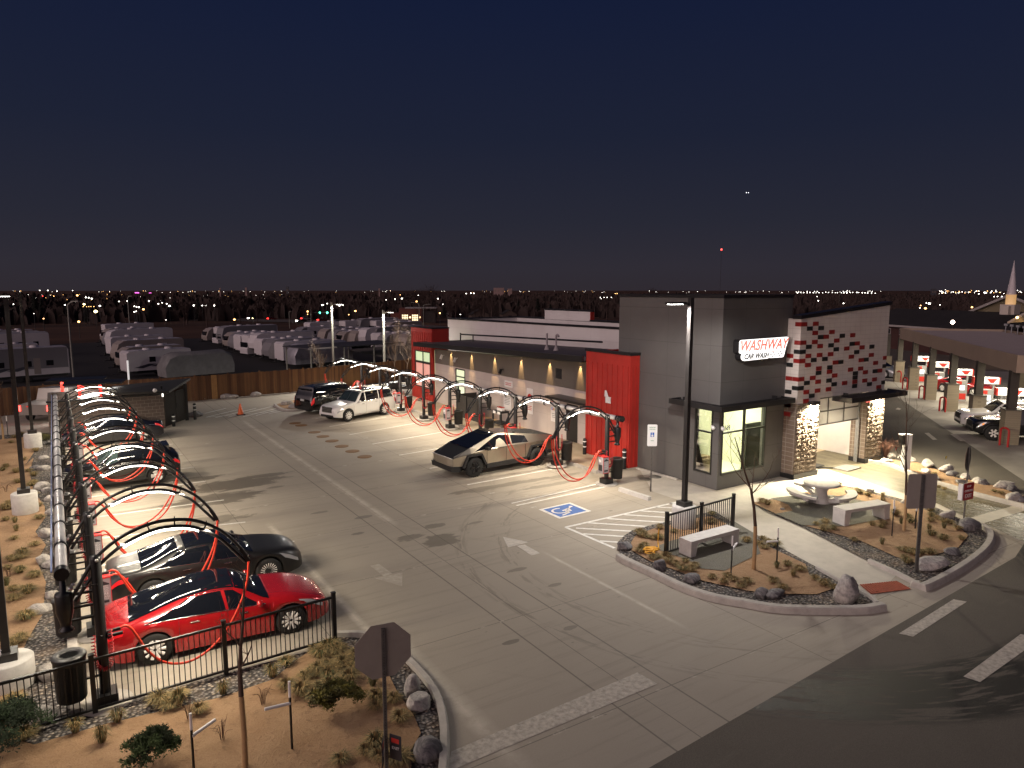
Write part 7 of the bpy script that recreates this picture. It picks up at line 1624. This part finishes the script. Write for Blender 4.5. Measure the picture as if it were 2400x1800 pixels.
# porch gable at the right edge with a warm lamp
p0, p1, pa = far(2362,757,96), far(2440,752,92), far(2405,733,94)
mb = MB(); mb.add([p0, p1, pa], [(0,1,2)]); mb.build('porch_gable', TANW, ch); mb = MB(); mb.beam(p0, pa, .1, .25); mb.build('porch_trim', OFFW, ch)
v = far(2384,744,93); mb = MB(); mb.ball(v, .13, 6); lo_ = mb.build('porch_lamp', lamp_mat('porch_lamp', (1,.6,.2), 8), ch); spot('porch_lamp_light', lo_, v-dn*.4, (rad(40),0,-YAW), 120, (1,.6,.25), 150)

# ================================================================ trailers in the storage yard
RVW = mat('trailer_white', (.62,.58,.59), .45, noise=(.6,.08)); RVG = mat('trailer_grey', (.20,.19,.20), .5); RVT = mat('trailer_taupe', (.30,.255,.23), .5); RVR = mat('trailer_roof', (.34,.33,.36), .6); SWO = mat('dark_decal', (.05,.05,.065), .4); COVG = mat('grey_tarpaulin', (.17,.165,.165), .7, noise=(1.2,.25), bump=(2.0,.6)); COVS = mat('silver_tarpaulin', (.34,.33,.36), .45, .3, noise=(1.0,.3), bump=(1.6,.9))
def trailer(kind, L=8.5, H=3.1, seed=0):
    """nose at -x"""
    rr = random.Random(seed); r = root('travel_trailer'); W = 1.22; b0 = .75
    if kind == 'cover':
        prof = [(-L/2,.5),(-L/2-.1,1.6),(-L/2+.5,H-.35),(-L/2+1.5,H),(0,H-.08),(L/2-1.2,H+.02),(L/2-.3,H-.4),(L/2,1.5),(L/2-.05,.5)]
        mb = MB(); n_ = len(prof); m_ = COVS if seed % 2 else COVG
        ys = [(-W-.05,.0),(-W,.18),(-W*.5,.0),(W*.5,.0),(W,.18),(W+.05,.0)]
        vs = []
        for j, (y, dz) in enumerate([(-W-.08,-.30),(-W*.8,-.03),(0,.06),(W*.8,-.03),(W+.08,-.30)]):
            for x, z in prof: vs.append((x*(1 if 0 < j < 4 else .985), y, z+(dz if z > 1.7 else 0)))
        mb.add(vs, [(j*n_+i, j*n_+i+1, (j+1)*n_+i+1, (j+1)*n_+i) for j in range(4) for i in range(n_-1)], True); mb.add(vs[:n_], [tuple(range(n_))]); mb.add(vs[4*n_:], [tuple(range(n_))[::-1]]); mb.build('tarpaulin', m_, r)
    else:
        if kind == 'box': prof = [(-L/2,b0),(-L/2,H-.25),(-L/2+.3,H),(L/2-.1,H),(L/2,H-.2),(L/2,b0)]
        elif kind == 'teardrop': prof = [(-L/2,b0),(-L/2-.05,1.5),(-L/2+.35,H-.5),(-L/2+1.0,H-.05),(-L/2+1.6,H),(L/2-.2,H),(L/2,H-.3),(L/2,b0)]
        elif kind == 'fifth': prof = [(-L/2,1.45),(-L/2-.1,2.2),(-L/2+.3,H-.3),(-L/2+1.0,H),(L/2-.1,H-.05),(L/2,H-.3),(L/2,b0),(-L/2+2.4,b0),(-L/2+2.2,1.4)]
        else: prof = [(-L/2,.5),(-L/2-.05,1.2),(-L/2+.35,2.3),(-L/2+.3,H-.1),(-L/2+.6,H),(L/2,H),(L/2,.5)]
        mb = MB(); mb.prism(prof, -W, W, 'XZ'); body = mb.build('body', RVW if rr.random() < .75 else RVT, r)
        mb = MB(); mb.box(-L/2+1.4,-W+.03,H-.06,L/2-.15,W-.03,H+.03); mb.build('roof', RVR, r)
        if kind in ('teardrop','fifth'):
            k = 5; cap = prof[:k]; mb = MB(); mb.prism([(x-.015, z) for x, z in cap]+[(cap[-1][0], cap[0][1])], -W-.012, W+.012, 'XZ'); mb.build('front_cap', [RVW, RVG, RVT, RVW][seed % 4], r)
            if seed % 3 == 0: mb = MB(); mb.box(-L/2-.09,-.7,1.7,-L/2+.35,.7,2.4); mb.build('front_window', DGLS, r)
        if kind == 'coach': mb = MB(); mb.box(-L/2+.05,-W+.1,1.25,-L/2+.36,W-.1,2.25); mb.build('windscreen', DGLS, r)
        for x in (-L*.12, L*.12, L*.32):
            for s_ in (-1, 1): mb = MB(); mb.box(x-.35, s_*(W+.012)-.012, 1.75, x+.35, s_*(W+.012)+.012, 2.35); mb.build('window', DGLS, r)
        mb = MB(); mb.box(L*.2-.3,-W-.02,.85,L*.2+.35,-W,2.65); mb.build('door', RVT if seed % 2 else RVW, r)
        mb = MB()
        for k in range(3):
            x0 = -L/2+.7+k*1.9; mb.prism([(x0,1.15+k*.1),(x0+1.7,1.55+k*.12),(x0+2.6,1.5+k*.12),(x0+1.0,1.05+k*.1)], -W-.016, -W-.002, 'XZ')
        mb.build('swoosh_decal', SWO if seed % 4 else RVT, r)
        for x in (-L*.15, L*.2): mb = MB(); mb.lathe([(.48,0),(.42,.22),(.001,.24)], 8, (x,rr.uniform(-.3,.3),H+.02)); mb.build('roof_vent', RVW, r)
    mb = MB(); mb.box(-L/2+.8,-W+.1,.45,L/2-.2,W-.1,.8); mb.build('chassis', BLK, r)
    for x in (.35, 1.25):
        for s_ in (-1, 1): mb = MB(); mb.lathe([(.36,-.1),(.36,.1),(.001,.1)], 14, (x,s_*(W-.12),.36), 'Y'); mb.build('wheel', TYRE, r)
    if kind in ('box','teardrop'): mb = MB(); mb.beam((-L/2+.2,.6,.55),(-L/2-1.2,0,.5),.1); mb.beam((-L/2+.2,-.6,.55),(-L/2-1.2,0,.5),.1); mb.tube([(-L/2-.5,0,.55),(-L/2-.5,0,1.0)], .18, 8); mb.build('drawbar', BLK, r)
    return r
kinds = [('teardrop',8.4,3.1,1),('teardrop',9.2,3.2,2),('box',8.0,3.2,3),('fifth',10,3.7,4),('coach',9.5,3.4,5),('teardrop',7.6,3.0,6),('cover',9,3.3,7),('cover',8,3.2,8),('fifth',10.5,3.8,9),('box',7.4,3.1,10)]
protos = [trailer(*k) for k in kinds]; used_p = set()
NOSE = rad(14)
place = [  # nose pixel, prototype, row
 (292,884,9,'a'),(380,893,7,'a'),(279,869,5,'a'),(268,852,1,'a'),(256,840,2,'a'),(254,826,3,'a'),(246,817,0,'a'),(242,808,5,'a'),(240,800,4,'a'),
 (681,862,6,'b'),(655,856,2,'b'),(641,849,7,'b'),(624,846,0,'b'),(606,843,9,'b'),(592,838,3,'b'),(572,836,4,'b'),(557,831,2,'b'),(543,825,0,'b'),(530,820,5,'b'),(516,815,8,'b'),(505,810,4,'b'),(480,806,5,'b'),
 (696,805,0,'c'),(752,812,1,'c'),(776,815,0,'c'),(795,817,5,'c'),(822,818,1,'c'),(848,819,3,'c'),(880,824,9,'c'),(893,828,0,'c'),(872,818,8,'c'),(940,830,1,'c'),
 (800,788,4,'d'),(838,787,8,'d'),(872,787,4,'d'),(905,790,1,'d'),(720,790,2,'d'),
 (-105,905,8,'e'),(-90,868,0,'e'),(-70,842,3,'e'),(-60,826,1,'e'),(-40,815,5,'e')]
rown = {'a':'left cluster','b':'middle row','c':'far row','d':'rearmost line','e':'left edge group'}
rdesc = {'teardrop':'rounded-nose travel trailer','box':'boxy white trailer','fifth':'tall fifth-wheel trailer','coach':'flat-fronted motor coach','cover':'trailer under a tarpaulin'}
cnt = {}; ordw = ['nearest','second','third','fourth','fifth','sixth','seventh','eighth','ninth','tenth']
for px, py, pi, row in place:
    pr = protos[pi]; o = pr if pi not in used_p else copy_tree(pr); used_p.add(pi); L = kinds[pi][1]
    p = G(px, py, -2.0); rz = NOSE if row != 'e' else rad(10); o.location = (p.x+math.cos(rz)*L/2, p.y+math.sin(rz)*L/2, -2.03); o.rotation_euler.z = rz
    key = (row, kinds[pi][0]); cnt[key] = cnt.get(key, 0)+1
    tag(o, '%s %s in the %s of the dark yard' % (ordw[cnt[key]-1], rdesc[kinds[pi][0]], rown[row]), 'trailer', 'trailers in the %s' % rown[row])
# open carport roof by the suvs
p = G(760,880,-2); r = root('open_shelter', (p.x+2,p.y+3,-2), rad(14), 'dark open shelter with a pale roof edge behind the back fence', 'shelter')
mb = MB(); mb.box(-5,-3,3.3,9,3,3.42); mb.build('roof', mat('dark_shelter_roof', (.045,.043,.05), .7), r); mb = MB(); mb.box(-5.05,-3.08,3.27,-1.2,-3.0,3.45); mb.build('roof_edge', OFFW, r)
for x in (-4.6,0,4.4,8.6):
    for y in (-2.8,2.8): mb = MB(); mb.box(x-.06,y-.06,0,x+.06,y+.06,3.3); mb.build('post', gp, r)

# ================================================================ road, traffic and town beyond
rd = [GT(*q) for q in ((430,752),(560,754),(700,758),(850,766),(1010,774),(1060,779),(1060,768),(1010,764),(850,757),(700,751),(560,747),(430,746))]
mb = MB(); mb.add([v+Vector((0,0,.25)) for v in rd], [tuple(range(len(rd)))]); o = mb.build('highway', mat('highway_asphalt', (.10,.085,.07), .85, noise=(.05,.3))); struct(o)
if o.data.polygons[0].normal.z < 0: o.data.flip_normals()
HL = lamp_mat('oncoming_headlamp', (1,.95,.85), 14, False); TL = lamp_mat('far_tail_lamp', (1,.015,.01), 7, False)
def farcar(q, col_, front, lb):
    p = GT(*q); r = root('passing_car', p+Vector((0,0,.3)), math.pi+.12 if front else .12, lb, 'car', 'cars passing on the road beyond')
    mb = MB(); mb.prism([(-2.2,.3),(2.2,.3),(2.25,.75),(1.2,.9),(.6,1.4),(-1.2,1.42),(-2.1,.95)], -.9, .9, 'XZ'); mb.build('body', col_, r); mb = MB(); mb.prism([(-1.7,.95),(1.0,.93),(.55,1.35),(-1.15,1.36)], -.91, .91, 'XZ'); mb.build('window', DGLS, r)
    for x in (-1.4,1.4):
        for s_ in (-1,1): mb = MB(); mb.lathe([(.32,-.1),(.32,.1),(.001,.1)], 10, (x,s_*.8,.32), 'Y'); mb.build('wheel', TYRE, r)
    for s_ in (-1,1):
        mb = MB(); mb.ball((2.25 if front else -2.25, s_*.62, .72), .30 if front else .24, 5); mb.build('headlamp' if front else 'tail_lamp', HL if front else TL, r)
pc = [mat('far_car_%d' % i, c_, .4, .3) for i, c_ in enumerate(((.02,.02,.02),(.3,.3,.32),(.12,.02,.02)))]
for i, (q, f_, lb) in enumerate((((707,757),1,'car with bright headlamps left of the signal mast'),((716,751),0,'car with red tail lamps under the signal mast'),((756,755),0,'dark car showing red tail lamps in mid traffic'),((772,762),1,'car with headlamps just left of the tall lamp pole'),((792,759),0,'car with tail lamps just right of the tall lamp pole'),((857,769),1,'dark car with headlamps between the two tall lamps'),((886,772),1,'car with headlamps beside the second tall lamp'),((904,765),0,'car with tail lamps left of the brick fire station'),((638,751),0,'car with tail lamps far left on the road'),((592,750),1,'car with dim headlamps by the left houses'))):
    farcar(q, pc[i % 3], f_, lb)
# fire station
FB2 = block_mat('fire_station_brick', (.16,.040,.028), (.13,.033,.024), (.10,.06,.05), .5, .2)
p = GT(960,757); u = Vector((.88,-.475,0)); rz = math.atan2(u.y,u.x); D_ = math.hypot(p.x,p.y); k_ = D_/FPX
r = root('fire_station', p, rz, 'red brick fire station with two lit arched bay doors', 'building')
mb = MB(); mb.box(-24*k_,0,0,30*k_,14,33*k_); mb.box(-44*k_,1,0,-24*k_,12,22*k_); mb.build('wall', FB2, r); mb = MB(); mb.box(-10*k_,-.3,33*k_,62*k_,14.2,34.6*k_); mb.build('roof_edge', OFFW, r); mb = MB(); mb.box(30*k_,1,0,60*k_,12,26*k_); mb.build('dark_wing', mat('dark_wing_wall', (.03,.022,.02), .8), r)
for cx in (-10, 13):
    mb = MB(); w_ = 8*k_; mb.prism([(cx*k_-w_,0.2)]+[(cx*k_-w_*math.cos(a*math.pi/8), 17*k_+w_*.35*math.sin(a*math.pi/8)) for a in range(9)]+[(cx*k_+w_,.2)], -.12, -.02, 'XZ'); bd = mb.build('bay_door', mat('bay_red', (.10,.02,.015), .6), r)
    for i in range(4):
        for j in range(3): mb = MB(); mb.box(cx*k_-w_*.86+i*w_*.45, -.16, .9+j*5.0*k_, cx*k_-w_*.86+i*w_*.45+w_*.30, -.121, .9+j*5.0*k_+3.9*k_); mb.build('pane', lamp_mat('lit_bay_pane', (1,.78,.45), 1.5, False), bd)
for cx in (1.5, 24): mb = MB(); mb.ball((cx*k_,-.4,12.5*k_), 2.0*k_, 6); mb.build('wall_lamp', lamp_mat('station_lamp', (1,.75,.35), 2.5, False), r)
# houses
def house(q, wpx, lb, wm, rz=0.3, hh=2.6):
    p = GT(*q); D_ = math.hypot(p.x,p.y); W_ = wpx*D_/FPX/2; r = root('house', p, -YAW+rz, lb, 'house', 'houses beyond the road')
    mb = MB(); mb.box(-W_,0,0,W_,W_*1.6,hh); mb.add([(-W_,0,hh),(W_,0,hh),(0,0,hh+W_*.55),(-W_,W_*1.6,hh),(W_,W_*1.6,hh),(0,W_*1.6,hh+W_*.55)], [(0,1,2),(4,3,5)]); mb.build('wall', wm, r)
    mb = MB(); mb.add([(-W_*1.12,-.3,hh-.15),(0,-.3,hh+W_*.6),(W_*1.12,-.3,hh-.15),(-W_*1.12,W_*1.65,hh-.15),(0,W_*1.65,hh+W_*.6),(W_*1.12,W_*1.65,hh-.15)], [(0,1,4,3),(1,2,5,4)]); mb.build('roof', SHG, r); mb = MB(); mb.box(-W_*.2,-.06,.8,W_*.25,-.01,1.8); mb.build('window', DGLS, r)
hw = mat('dull_white_siding', (.32,.28,.27), .7); ht = mat('dull_tan_siding', (.10,.07,.055), .8)
for q, w_, lb, m_ in (((1052,745),22,'small white gabled house right of the fire station',hw),((1078,744),18,'brown house beside the small white one',ht),((1126,750),42,'low dark roofed house behind the white hall',ht),((1195,748),34,'dark house with a pale verge behind the roof box',ht),((536,742),12,'little white house far behind the middle trailer row',hw),((575,744),10,'small pale shed left along the road',hw),((656,744),10,'pale shed by the roadside, left of the signals',hw),((1425,742),30,'roof of a house seen past the white parapet',ht),((600,741),24,'dark house near the left road traffic',ht)): house(q, w_, lb, m_)
# street lamps: pixel, colour, size (px), pole
WL, OL, YL, GL_, ML, RL = [(lamp_mat('far_lamp_%s' % n_, c_, s_, False)) for n_, c_, s_ in (('white',(1,.93,.82),6),('orange',(1,.50,.16),5),('yellow',(1,.80,.35),9),('green',(.10,1,.60),5),('magenta',(1,.12,.75),2.2),('red',(1,.05,.04),4))]
lights = [(181,692.4,OL,5.5),(201,697,WL,4),(208,697.6,WL,4),(215,700,WL,4.5),(176,706.5,WL,3.5),(197,713,YL,6),(224,730,YL,10),(234,717,WL,5.5),(195,718.6,OL,2.2),(203,718.6,OL,2),(208,718.6,OL,2.2),(213,718.6,OL,2.2),(220,718.5,OL,2.4),(184.5,754,OL,7),(102,746.7,OL,4),(152,714.7,WL,3.5),(31.6,713,WL,2.8),(93,680.7,WL,2.6),(112,680.7,WL,3),(133.5,682.5,WL,2.8),(170,681,WL,2.4),(100,694,RL,3),(126,694,OL,2.4),(279,706.5,WL,3.4),(298,705.5,WL,3.2),(349,705.5,WL,4.2),(315,717.8,WL,3.4),(320,719.6,WL,3.4),(325.5,720,WL,4.5),(336,725,OL,6.5),(315,731,WL,4),(319,729.5,WL,3),(371,712,WL,3.8),(380,709.6,WL,3),(390.6,712,WL,3.8),(397,717,WL,6),(389,750,WL,2.4),(79.6,735,WL,2),
 (454,716,WL,6),(474,716,WL,4),(482,716,WL,6),(502,716,WL,5),(549.5,749,OL,7),(592,746,YL,3.5),(721,730,OL,6),(721,736.5,OL,3),(754.6,715,WL,4),(758,714.6,WL,3),(767,711.6,WL,3.6),(795.6,716,WL,6),(804,715,WL,3),(833,729,OL,6.5),(817.5,737.5,OL,3.5),(976.6,706.6,OL,7),(926,701,WL,4.6),(942,699.7,WL,5),(905,703,WL,3),(1031,734,OL,6),(1026.5,700,WL,4.4),(1038,713,WL,3),(1079,737,WL,3.4),(1092.7,688,WL,3.6),(1103.5,687,WL,4),(1110.6,687.5,WL,3.6),(938,691,OL,2.6),(980,692,WL,2.6),
 (2178,711.5,WL,7),(2169,722.7,OL,7),(2157.6,716,OL,3.6),(2156,721.4,WL,3.4),(2171,710,WL,2.6),(2278,720,OL,5.5),(2203,714.5,WL,2.6),(1442,688,OL,2.6),(1446.5,688,OL,2.6),(1407,697,WL,2.6),(1416,697,WL,2.4),(1423,697,WL,2.6),(1433,697,WL,2.6),(1409,700,WL,2),(2322,685.5,WL,3),(2330,695,WL,3),(2338,695,WL,3),(2348,695,WL,3),(1918,705,WL,3.6),(1977,711,WL,4),(1915,695,WL,2.2)]
lamp_names = {id(WL):'white', id(OL):'orange', id(YL):'yellow', id(RL):'red'}
where = lambda x: 'left of the trailers' if x < 240 else ('above the left trailer cluster' if x < 410 else ('beyond the middle trailer row' if x < 640 else ('near the signals and road traffic' if x < 860 else ('around the fire station' if x < 1120 else ('beside the dark tower' if x < 1900 else 'beyond the church hall')))))
lc = {}
for i, (x, y, m_, s_) in enumerate(lights):
    d = min(1400, max(165, 9.5*FPX/max(4, y-672))); p = far(x, y, d); zb_ = hz(d)
    k = (lamp_names[id(m_)], where(x)); lc[k] = lc.get(k, 0)+1
    r = root('street_lamp', (p.x,p.y,zb_), 0, '%s point of light %s' % (k[0], k[1]), 'street lamp', '%s lights %s' % k)
    rr_ = s_*.33*d/FPX; mb = MB(); mb.ball((0,0,p.z-zb_), rr_, 5, (1,1,.8)); mb.build('lamp', m_, r)
    mb = MB(); mb.tube([(0,0,0),(0,0,max(.3,p.z-zb_))], .08, 5); mb.build('pole', STEELD, r)
# the pinkish flood by the church wall
v = far(2233,755,96); r = root('flood_lamp', (v.x,v.y,-.3), 0, 'bright pinkish white flood lamp in front of the church wall', 'lamp'); mb = MB(); mb.ball((0,0,v.z+.3), .22, 6); mb.build('lamp', lamp_mat('flood_lamp', (1,.75,.62), 16, False), r); mb = MB(); mb.tube([(0,0,0),(0,0,v.z+.3)], .06, 6); mb.build('pole', STEELD, r)
# signals
p = GT(729,757); r = root('traffic_signal', p, 0, 'signal mast with two green lights over the road', 'traffic signal'); zt = hgt(729,719,(p.x,p.y)) if False else far(729,719,math.hypot(p.x,p.y)).z-p.z; mb = MB(); mb.tube([(0,0,0),(0,0,zt)], .12, 6)
d = math.hypot(p.x,p.y); za_ = far(750,732.7,d).z-p.z; e1_ = far(770,732.7,d); mb.tube([(0,0,za_),(e1_.x-p.x,e1_.y-p.y,za_)], .09, 6); mb.build('mast', gp, r)
for x in (749.6, 767): v = far(x,732.9,d-.6); mb = MB(); mb.ball((v.x-p.x,v.y-p.y,v.z-p.z), .42, 6); mb.build('green_light', GL_, r)
# curved unlit street light masts
def mast(q, top, lb, arm=1):
    p = GT(*q); d = math.hypot(p.x,p.y); z = far(q[0],top,d).z-p.z; r = root('street_lamp_mast', p, -YAW, lb, 'street lamp mast'); mb = MB(); mb.tube(smooth_path([(0,0,0),(0,0,z*.85),(.25*arm,0,z*.96),(1.8*arm,0,z)], 5), .09, 6); mb.build('mast', gp, r); mb = MB(); mb.cbox((2.1*arm,0,z), (.8,.25,.12)); mb.build('lamp_head', gp, r)
mast((983,770),709,'grey curved lamp mast before the fire station',-1); mast((993,767),713,'second curved lamp mast right of the first before the fire station'); mast((1068,742),702,'curved lamp mast right of the small white house'); mast((174,905),706,'tall unlit lamp mast behind the kiosks',.4); mast((306,795),694,'thin lamp mast behind the left trailer cluster',.3); mast((1966,712),690,'pale mast beyond the tiled front',.2); mast((679,770),730,'short grey mast beside the road',.2)
# lone flagpole behind the enclosure, floodlit look put into glowing paint
p = G(303,905); v = far(296,845,math.hypot(p.x,p.y)); r = root('white_pole', p, 0, 'bright white pole standing behind the block enclosure', 'pole'); mb = MB(); mb.tube([(0,0,-.2),(0,0,v.z)], .075, 8); mb.build('pole', mat('glowing_white_pole', (.8,.78,.76), .5, emit=((1,.97,.93), .35)), r)
# radio mast and distant aircraft
p = far(1687,690,1500); v = far(1687,585,1500); r = root('radio_mast', (p.x,p.y,-9), 0, 'thin distant radio mast with a red beacon above the tower roof', 'radio mast'); mb = MB(); mb.tube([(0,0,0),(0,0,v.z+9)], .28, 5); mb.build('mast', mat('dark_mast', (.03,.025,.03), .7), r); mb = MB(); mb.ball((0,0,v.z+9), 2.0, 6); mb.build('beacon', lamp_mat('red_beacon', (1,.05,.04), 2.5, False), r)
v = far(1752,451,2500); r = root('aircraft', v, -YAW, 'two tiny lights of a distant aircraft in the dusk sky', 'aircraft'); mb = MB(); mb.tube([(-6,0,0),(6,0,.2)], [.8,.5], 6); mb.prism([(-3,-9),(0,-1),(0,1),(-3,9),(-1,9),(3,1),(3,-1),(-1,-9)], -.2, .2); mb.build('airframe', mat('aircraft_grey', (.1,.1,.12), .5), r)
for x in (-3.5,3): mb = MB(); mb.ball((x,0,-.6), 1.6, 5); mb.build('lamp', lamp_mat('aircraft_lamp', (.9,.92,1), 1.6, False), r)
# silos and blocks on the horizon
def block(q, w_, top, lb, m_, d=1800):
    p = far(q[0], q[1], d); z = far(q[0], top, d).z; W_ = w_*d/FPX/2; r = root('distant_building', (p.x,p.y,-9.2), -YAW, lb, 'building'); mb = MB(); mb.box(-W_,-W_*.5,0,W_,W_*.5,z+9.2); mb.build('block', m_, r); mb = MB()
    for i in range(3): mb.box(-W_+W_*2*(i+.3)/3, -W_*.5-.3, (z+9.2)*.55, -W_+W_*2*(i+.7)/3, -W_*.5-.01, (z+9.2)*.75)
    mb.build('window', mat('dim_windows', (.2,.15,.12), .6), r)
bm = mat('far_pinkish_block', (.26,.17,.16), .8)
block((1169,686),24,674.5,'wide pinkish block on the horizon',bm); block((1195,686),10,676.5,'narrow block right of the wide horizon one',bm); block((889,684),3.4,676,'slim tower on the horizon left of the fire station',bm); block((577,684),4,674,'slim silo on the horizon over the middle trailers',bm); block((516,684),2.5,674.5,'thin lit silo on the horizon, left of the slim one',bm); block((674,682),5,672,'horizon tower with two lamps',mat('far_dark_block', (.06,.06,.07), .8)); block((2188,684),9,677,'dark block on the horizon over the church ridge',MT['far_dark_block'])
# the small lights along the horizon, too many to count
rr = random.Random(5); mbs = {k: MB() for k in 'wo'}
def hl(x, y, s_, k='w', d=None):
    d = d or 2600; v = far(x, y, d); mbs[k].ball(v, s_*.38*d/FPX, 4)
for _ in range(90): hl(rr.uniform(30,1450), 681.5+abs(rr.gauss(0,2.2)), rr.uniform(.4,1.25), 'w' if rr.random() < .65 else 'o')
for _ in range(25): hl(rr.uniform(1860,2070), 684+rr.gauss(0,1.2), rr.uniform(.8,1.8), 'w')
for _ in range(70): hl(rr.uniform(2200,2400), 684.5+rr.gauss(0,2.4), rr.uniform(.7,2.2), 'w' if rr.random() < .8 else 'o')
for _ in range(30): hl(rr.uniform(1500,1860), 684+rr.gauss(0,1.2), rr.uniform(.4,1.3), 'w')
for _ in range(26): hl(1870+_*7.2+rr.gauss(0,1), 686+rr.gauss(0,.4), rr.uniform(1.5,2.6), 'w', 2000)
for _ in range(40): hl(rr.uniform(60,700), 690+rr.expovariate(.06), rr.uniform(.4,1.1), 'w' if rr.random() < .5 else 'o', 900)
for x in (315,320,324): hl(x, 686, 3, 'w') if False else None
for k, nm_, m_ in (('w','white',WL),('o','orange',OL)): tag(mbs[k].build('town_lights', m_), 'scatter of tiny %s town lights along the horizon' % nm_, 'town lights', kind='stuff')
mb = MB()
for x in range(0, 6): v = far(317+x*1.6, 686+.2*(x % 2), 1800); mb.ball(v, 1.0, 4)
for x in range(0, 3): v = far(350+x*2, 686.5, 1800); mb.ball(v, .7, 4)
tag(mb.build('magenta_lights', ML), 'short line of magenta lights near the horizon at left', 'lights', kind='stuff')
# ================================================================ trees of the town
DB = mat('far_bare_branches', (.065,.040,.034), .9); DCON = mat('far_conifer_green', (.014,.016,.010), .9)
def mass_tree(seed, h, wd, n, m_, kind):
    rr = random.Random(seed); r = root('bare_tree' if kind == 'bare' else 'conifer'); mb = MB(); mb.tube([(0,0,0),(0,0,h*.5),(.1,.1,h*.8)], [h*.02,h*.015,h*.004], 6, False); mb.build('trunk', DB, r); mb = MB()
    if kind == 'bare':
        def br(a, d_, l, w_, lv):
            b = a+d_*l; sd = d_.orthogonal().normalized()*w_; s2_ = d_.cross(sd).normalized()*w_; mb.add([a-sd,a+sd,b],[(0,1,2)]); mb.add([a-s2_,a+s2_,b],[(0,1,2)])
            if lv < 4:
                for _ in range(4 if lv < 2 else 3):
                    q = (d_+Vector((rr.gauss(0,.55),rr.gauss(0,.55),rr.gauss(.12,.3)))).normalized(); br(a+d_*l*rr.uniform(.45,1), q, l*rr.uniform(.5,.78), w_*.55, lv+1)
        for _ in range(n): br(Vector((0,0,h*rr.uniform(.15,.5))), Vector((rr.gauss(0,.6)*wd,rr.gauss(0,.6)*wd,1)).normalized(), h*.27, h*.009, 0)
    else:
        for _ in range(n):
            t = rr.random()**.8; z = h*(.08+.92*t); q = wd*(1-t)*rr.uniform(.3,1)+.05; a = rr.uniform(0,6.28); c_ = Vector((q*math.cos(a),q*math.sin(a),z)); d_ = Vector((math.cos(a),math.sin(a),-.35)); sd = Vector((-math.sin(a),math.cos(a),0))*.28; mb.add([c_-d_*.4-sd, c_-d_*.4+sd, c_+d_*.7], [(0,1,2)])
    mb.build('crown', m_, r); return r
tp_ = [mass_tree(1, 10, .8, 7, DB, 'bare'), mass_tree(2, 10, .65, 7, DB, 'bare'), mass_tree(3, 10, .95, 8, DB, 'bare'), mass_tree(4, 10, 2.2, 700, DCON, 'con'), mass_tree(5, 10, 2.8, 800, DCON, 'con')]
used_t = set(); rr = random.Random(9)
tdesc = []
def put_tree(x, base, top, kind, lb, d=None, grp=None):
    p = GT(x, base) if d is None else (lambda v: Vector((v.x, v.y, hz(d))))(far(x, base, d)); dd = math.hypot(p.x,p.y); h = far(x, top, dd).z-p.z; pi = kind; pr = tp_[pi]; o = pr if pi not in used_t else copy_tree(pr); used_t.add(pi)
    o.location = p; s_ = max(.3, h/10); o.scale = (s_*rr.uniform(.9,1.2),s_*rr.uniform(.9,1.2),s_); o.rotation_euler.z = rr.uniform(0,6.28); tag(o, lb, 'tree', grp)
put_tree(1005,745,663,2,'big bare tree breaking the horizon above the fire station',330); put_tree(985,745,668,0,'bare tree leaning left of the big one above the fire station',335); put_tree(1530,700,671,1,'bare tree top showing over the dark tower roof',600); put_tree(1550,700,674,0,'second bare tree top over the dark tower roof',620)
for x, b, t, k in ((466,752,702,3),(409,748,707,4),(85,752,686,4),(100,756,700,3),(160,752,705,4),(205,760,720,3),(240,752,712,4),(270,752,715,3),(305,745,692,4),(350,752,712,3),(520,750,720,4),(598,750,730,3),(640,748,722,4),(820,752,716,3),(1042,748,706,4),(1066,744,716,3),(1100,744,712,4),(1130,742,708,3),(1215,742,705,4),(1260,744,700,3),(1290,744,712,4)): put_tree(x, b, t, k, 'dark conifer '+('at the left beyond the sand bed' if x < 250 else 'above the left trailers' if x < 420 else 'beyond the road by the houses' if x < 700 else 'near the fire station' if x < 1090 else 'behind the white parapets'), None, 'dark conifers of the town, '+('left' if x < 250 else 'centre left' if x < 420 else 'road' if x < 700 else 'station' if x < 1090 else 'parapets'))
for i in range(95):
    x = rr.uniform(420, 1460) if i < 78 else rr.uniform(1900, 2300); d = rr.uniform(260, 620); tp2 = 684+rr.uniform(4,36)*(320/d)**.5
    put_tree(x, 700, max(683, tp2), rr.choice((0,1,2)), 'bare brown tree in the woods '+('left of the fire station' if x < 930 else 'behind the fire station and houses' if x < 1120 else 'behind the white parapets' if x < 1470 else 'beyond the church hall'), d, 'bare trees, '+('left of the fire station' if x < 930 else 'behind the houses' if x < 1120 else 'behind the parapets' if x < 1470 else 'beyond the church'))
# far woods as one mass
mb = MB(); rr = random.Random(21)
for _ in range(3800):
    x = rr.uniform(-100, 2500); d = 380*(7.0**rr.random()); v = far(x, 690, d); h = rr.uniform(3,8.5)*(1+.3*rr.random()) ; z = hz(d); h = min(h, 9.0+.0012*d) ; w_ = h*rr.uniform(.35,.6)
    for k in range(2):
        a = rr.uniform(0,3.14); c_, s_ = math.cos(a)*w_, math.sin(a)*w_
        pts = [(v.x-c_,v.y-s_,z),(v.x+c_,v.y+s_,z)]+[(v.x+c_*f*rr.uniform(.7,1.1), v.y+s_*f*rr.uniform(.7,1.1), z+h*g_*rr.uniform(.8,1.05)) for f, g_ in ((.9,.6),(.5,.8),(.2,1),(-.2,.85),(-.55,.95),(-.9,.55))]
        mb.add(pts, [tuple(range(8))])
tag(mb.build('far_woods', mat('far_woods_brown', (.046,.029,.025), .95, noise=(.02,.4))), 'dark brown mass of leafless woods across the plain', 'woods', kind='stuff')
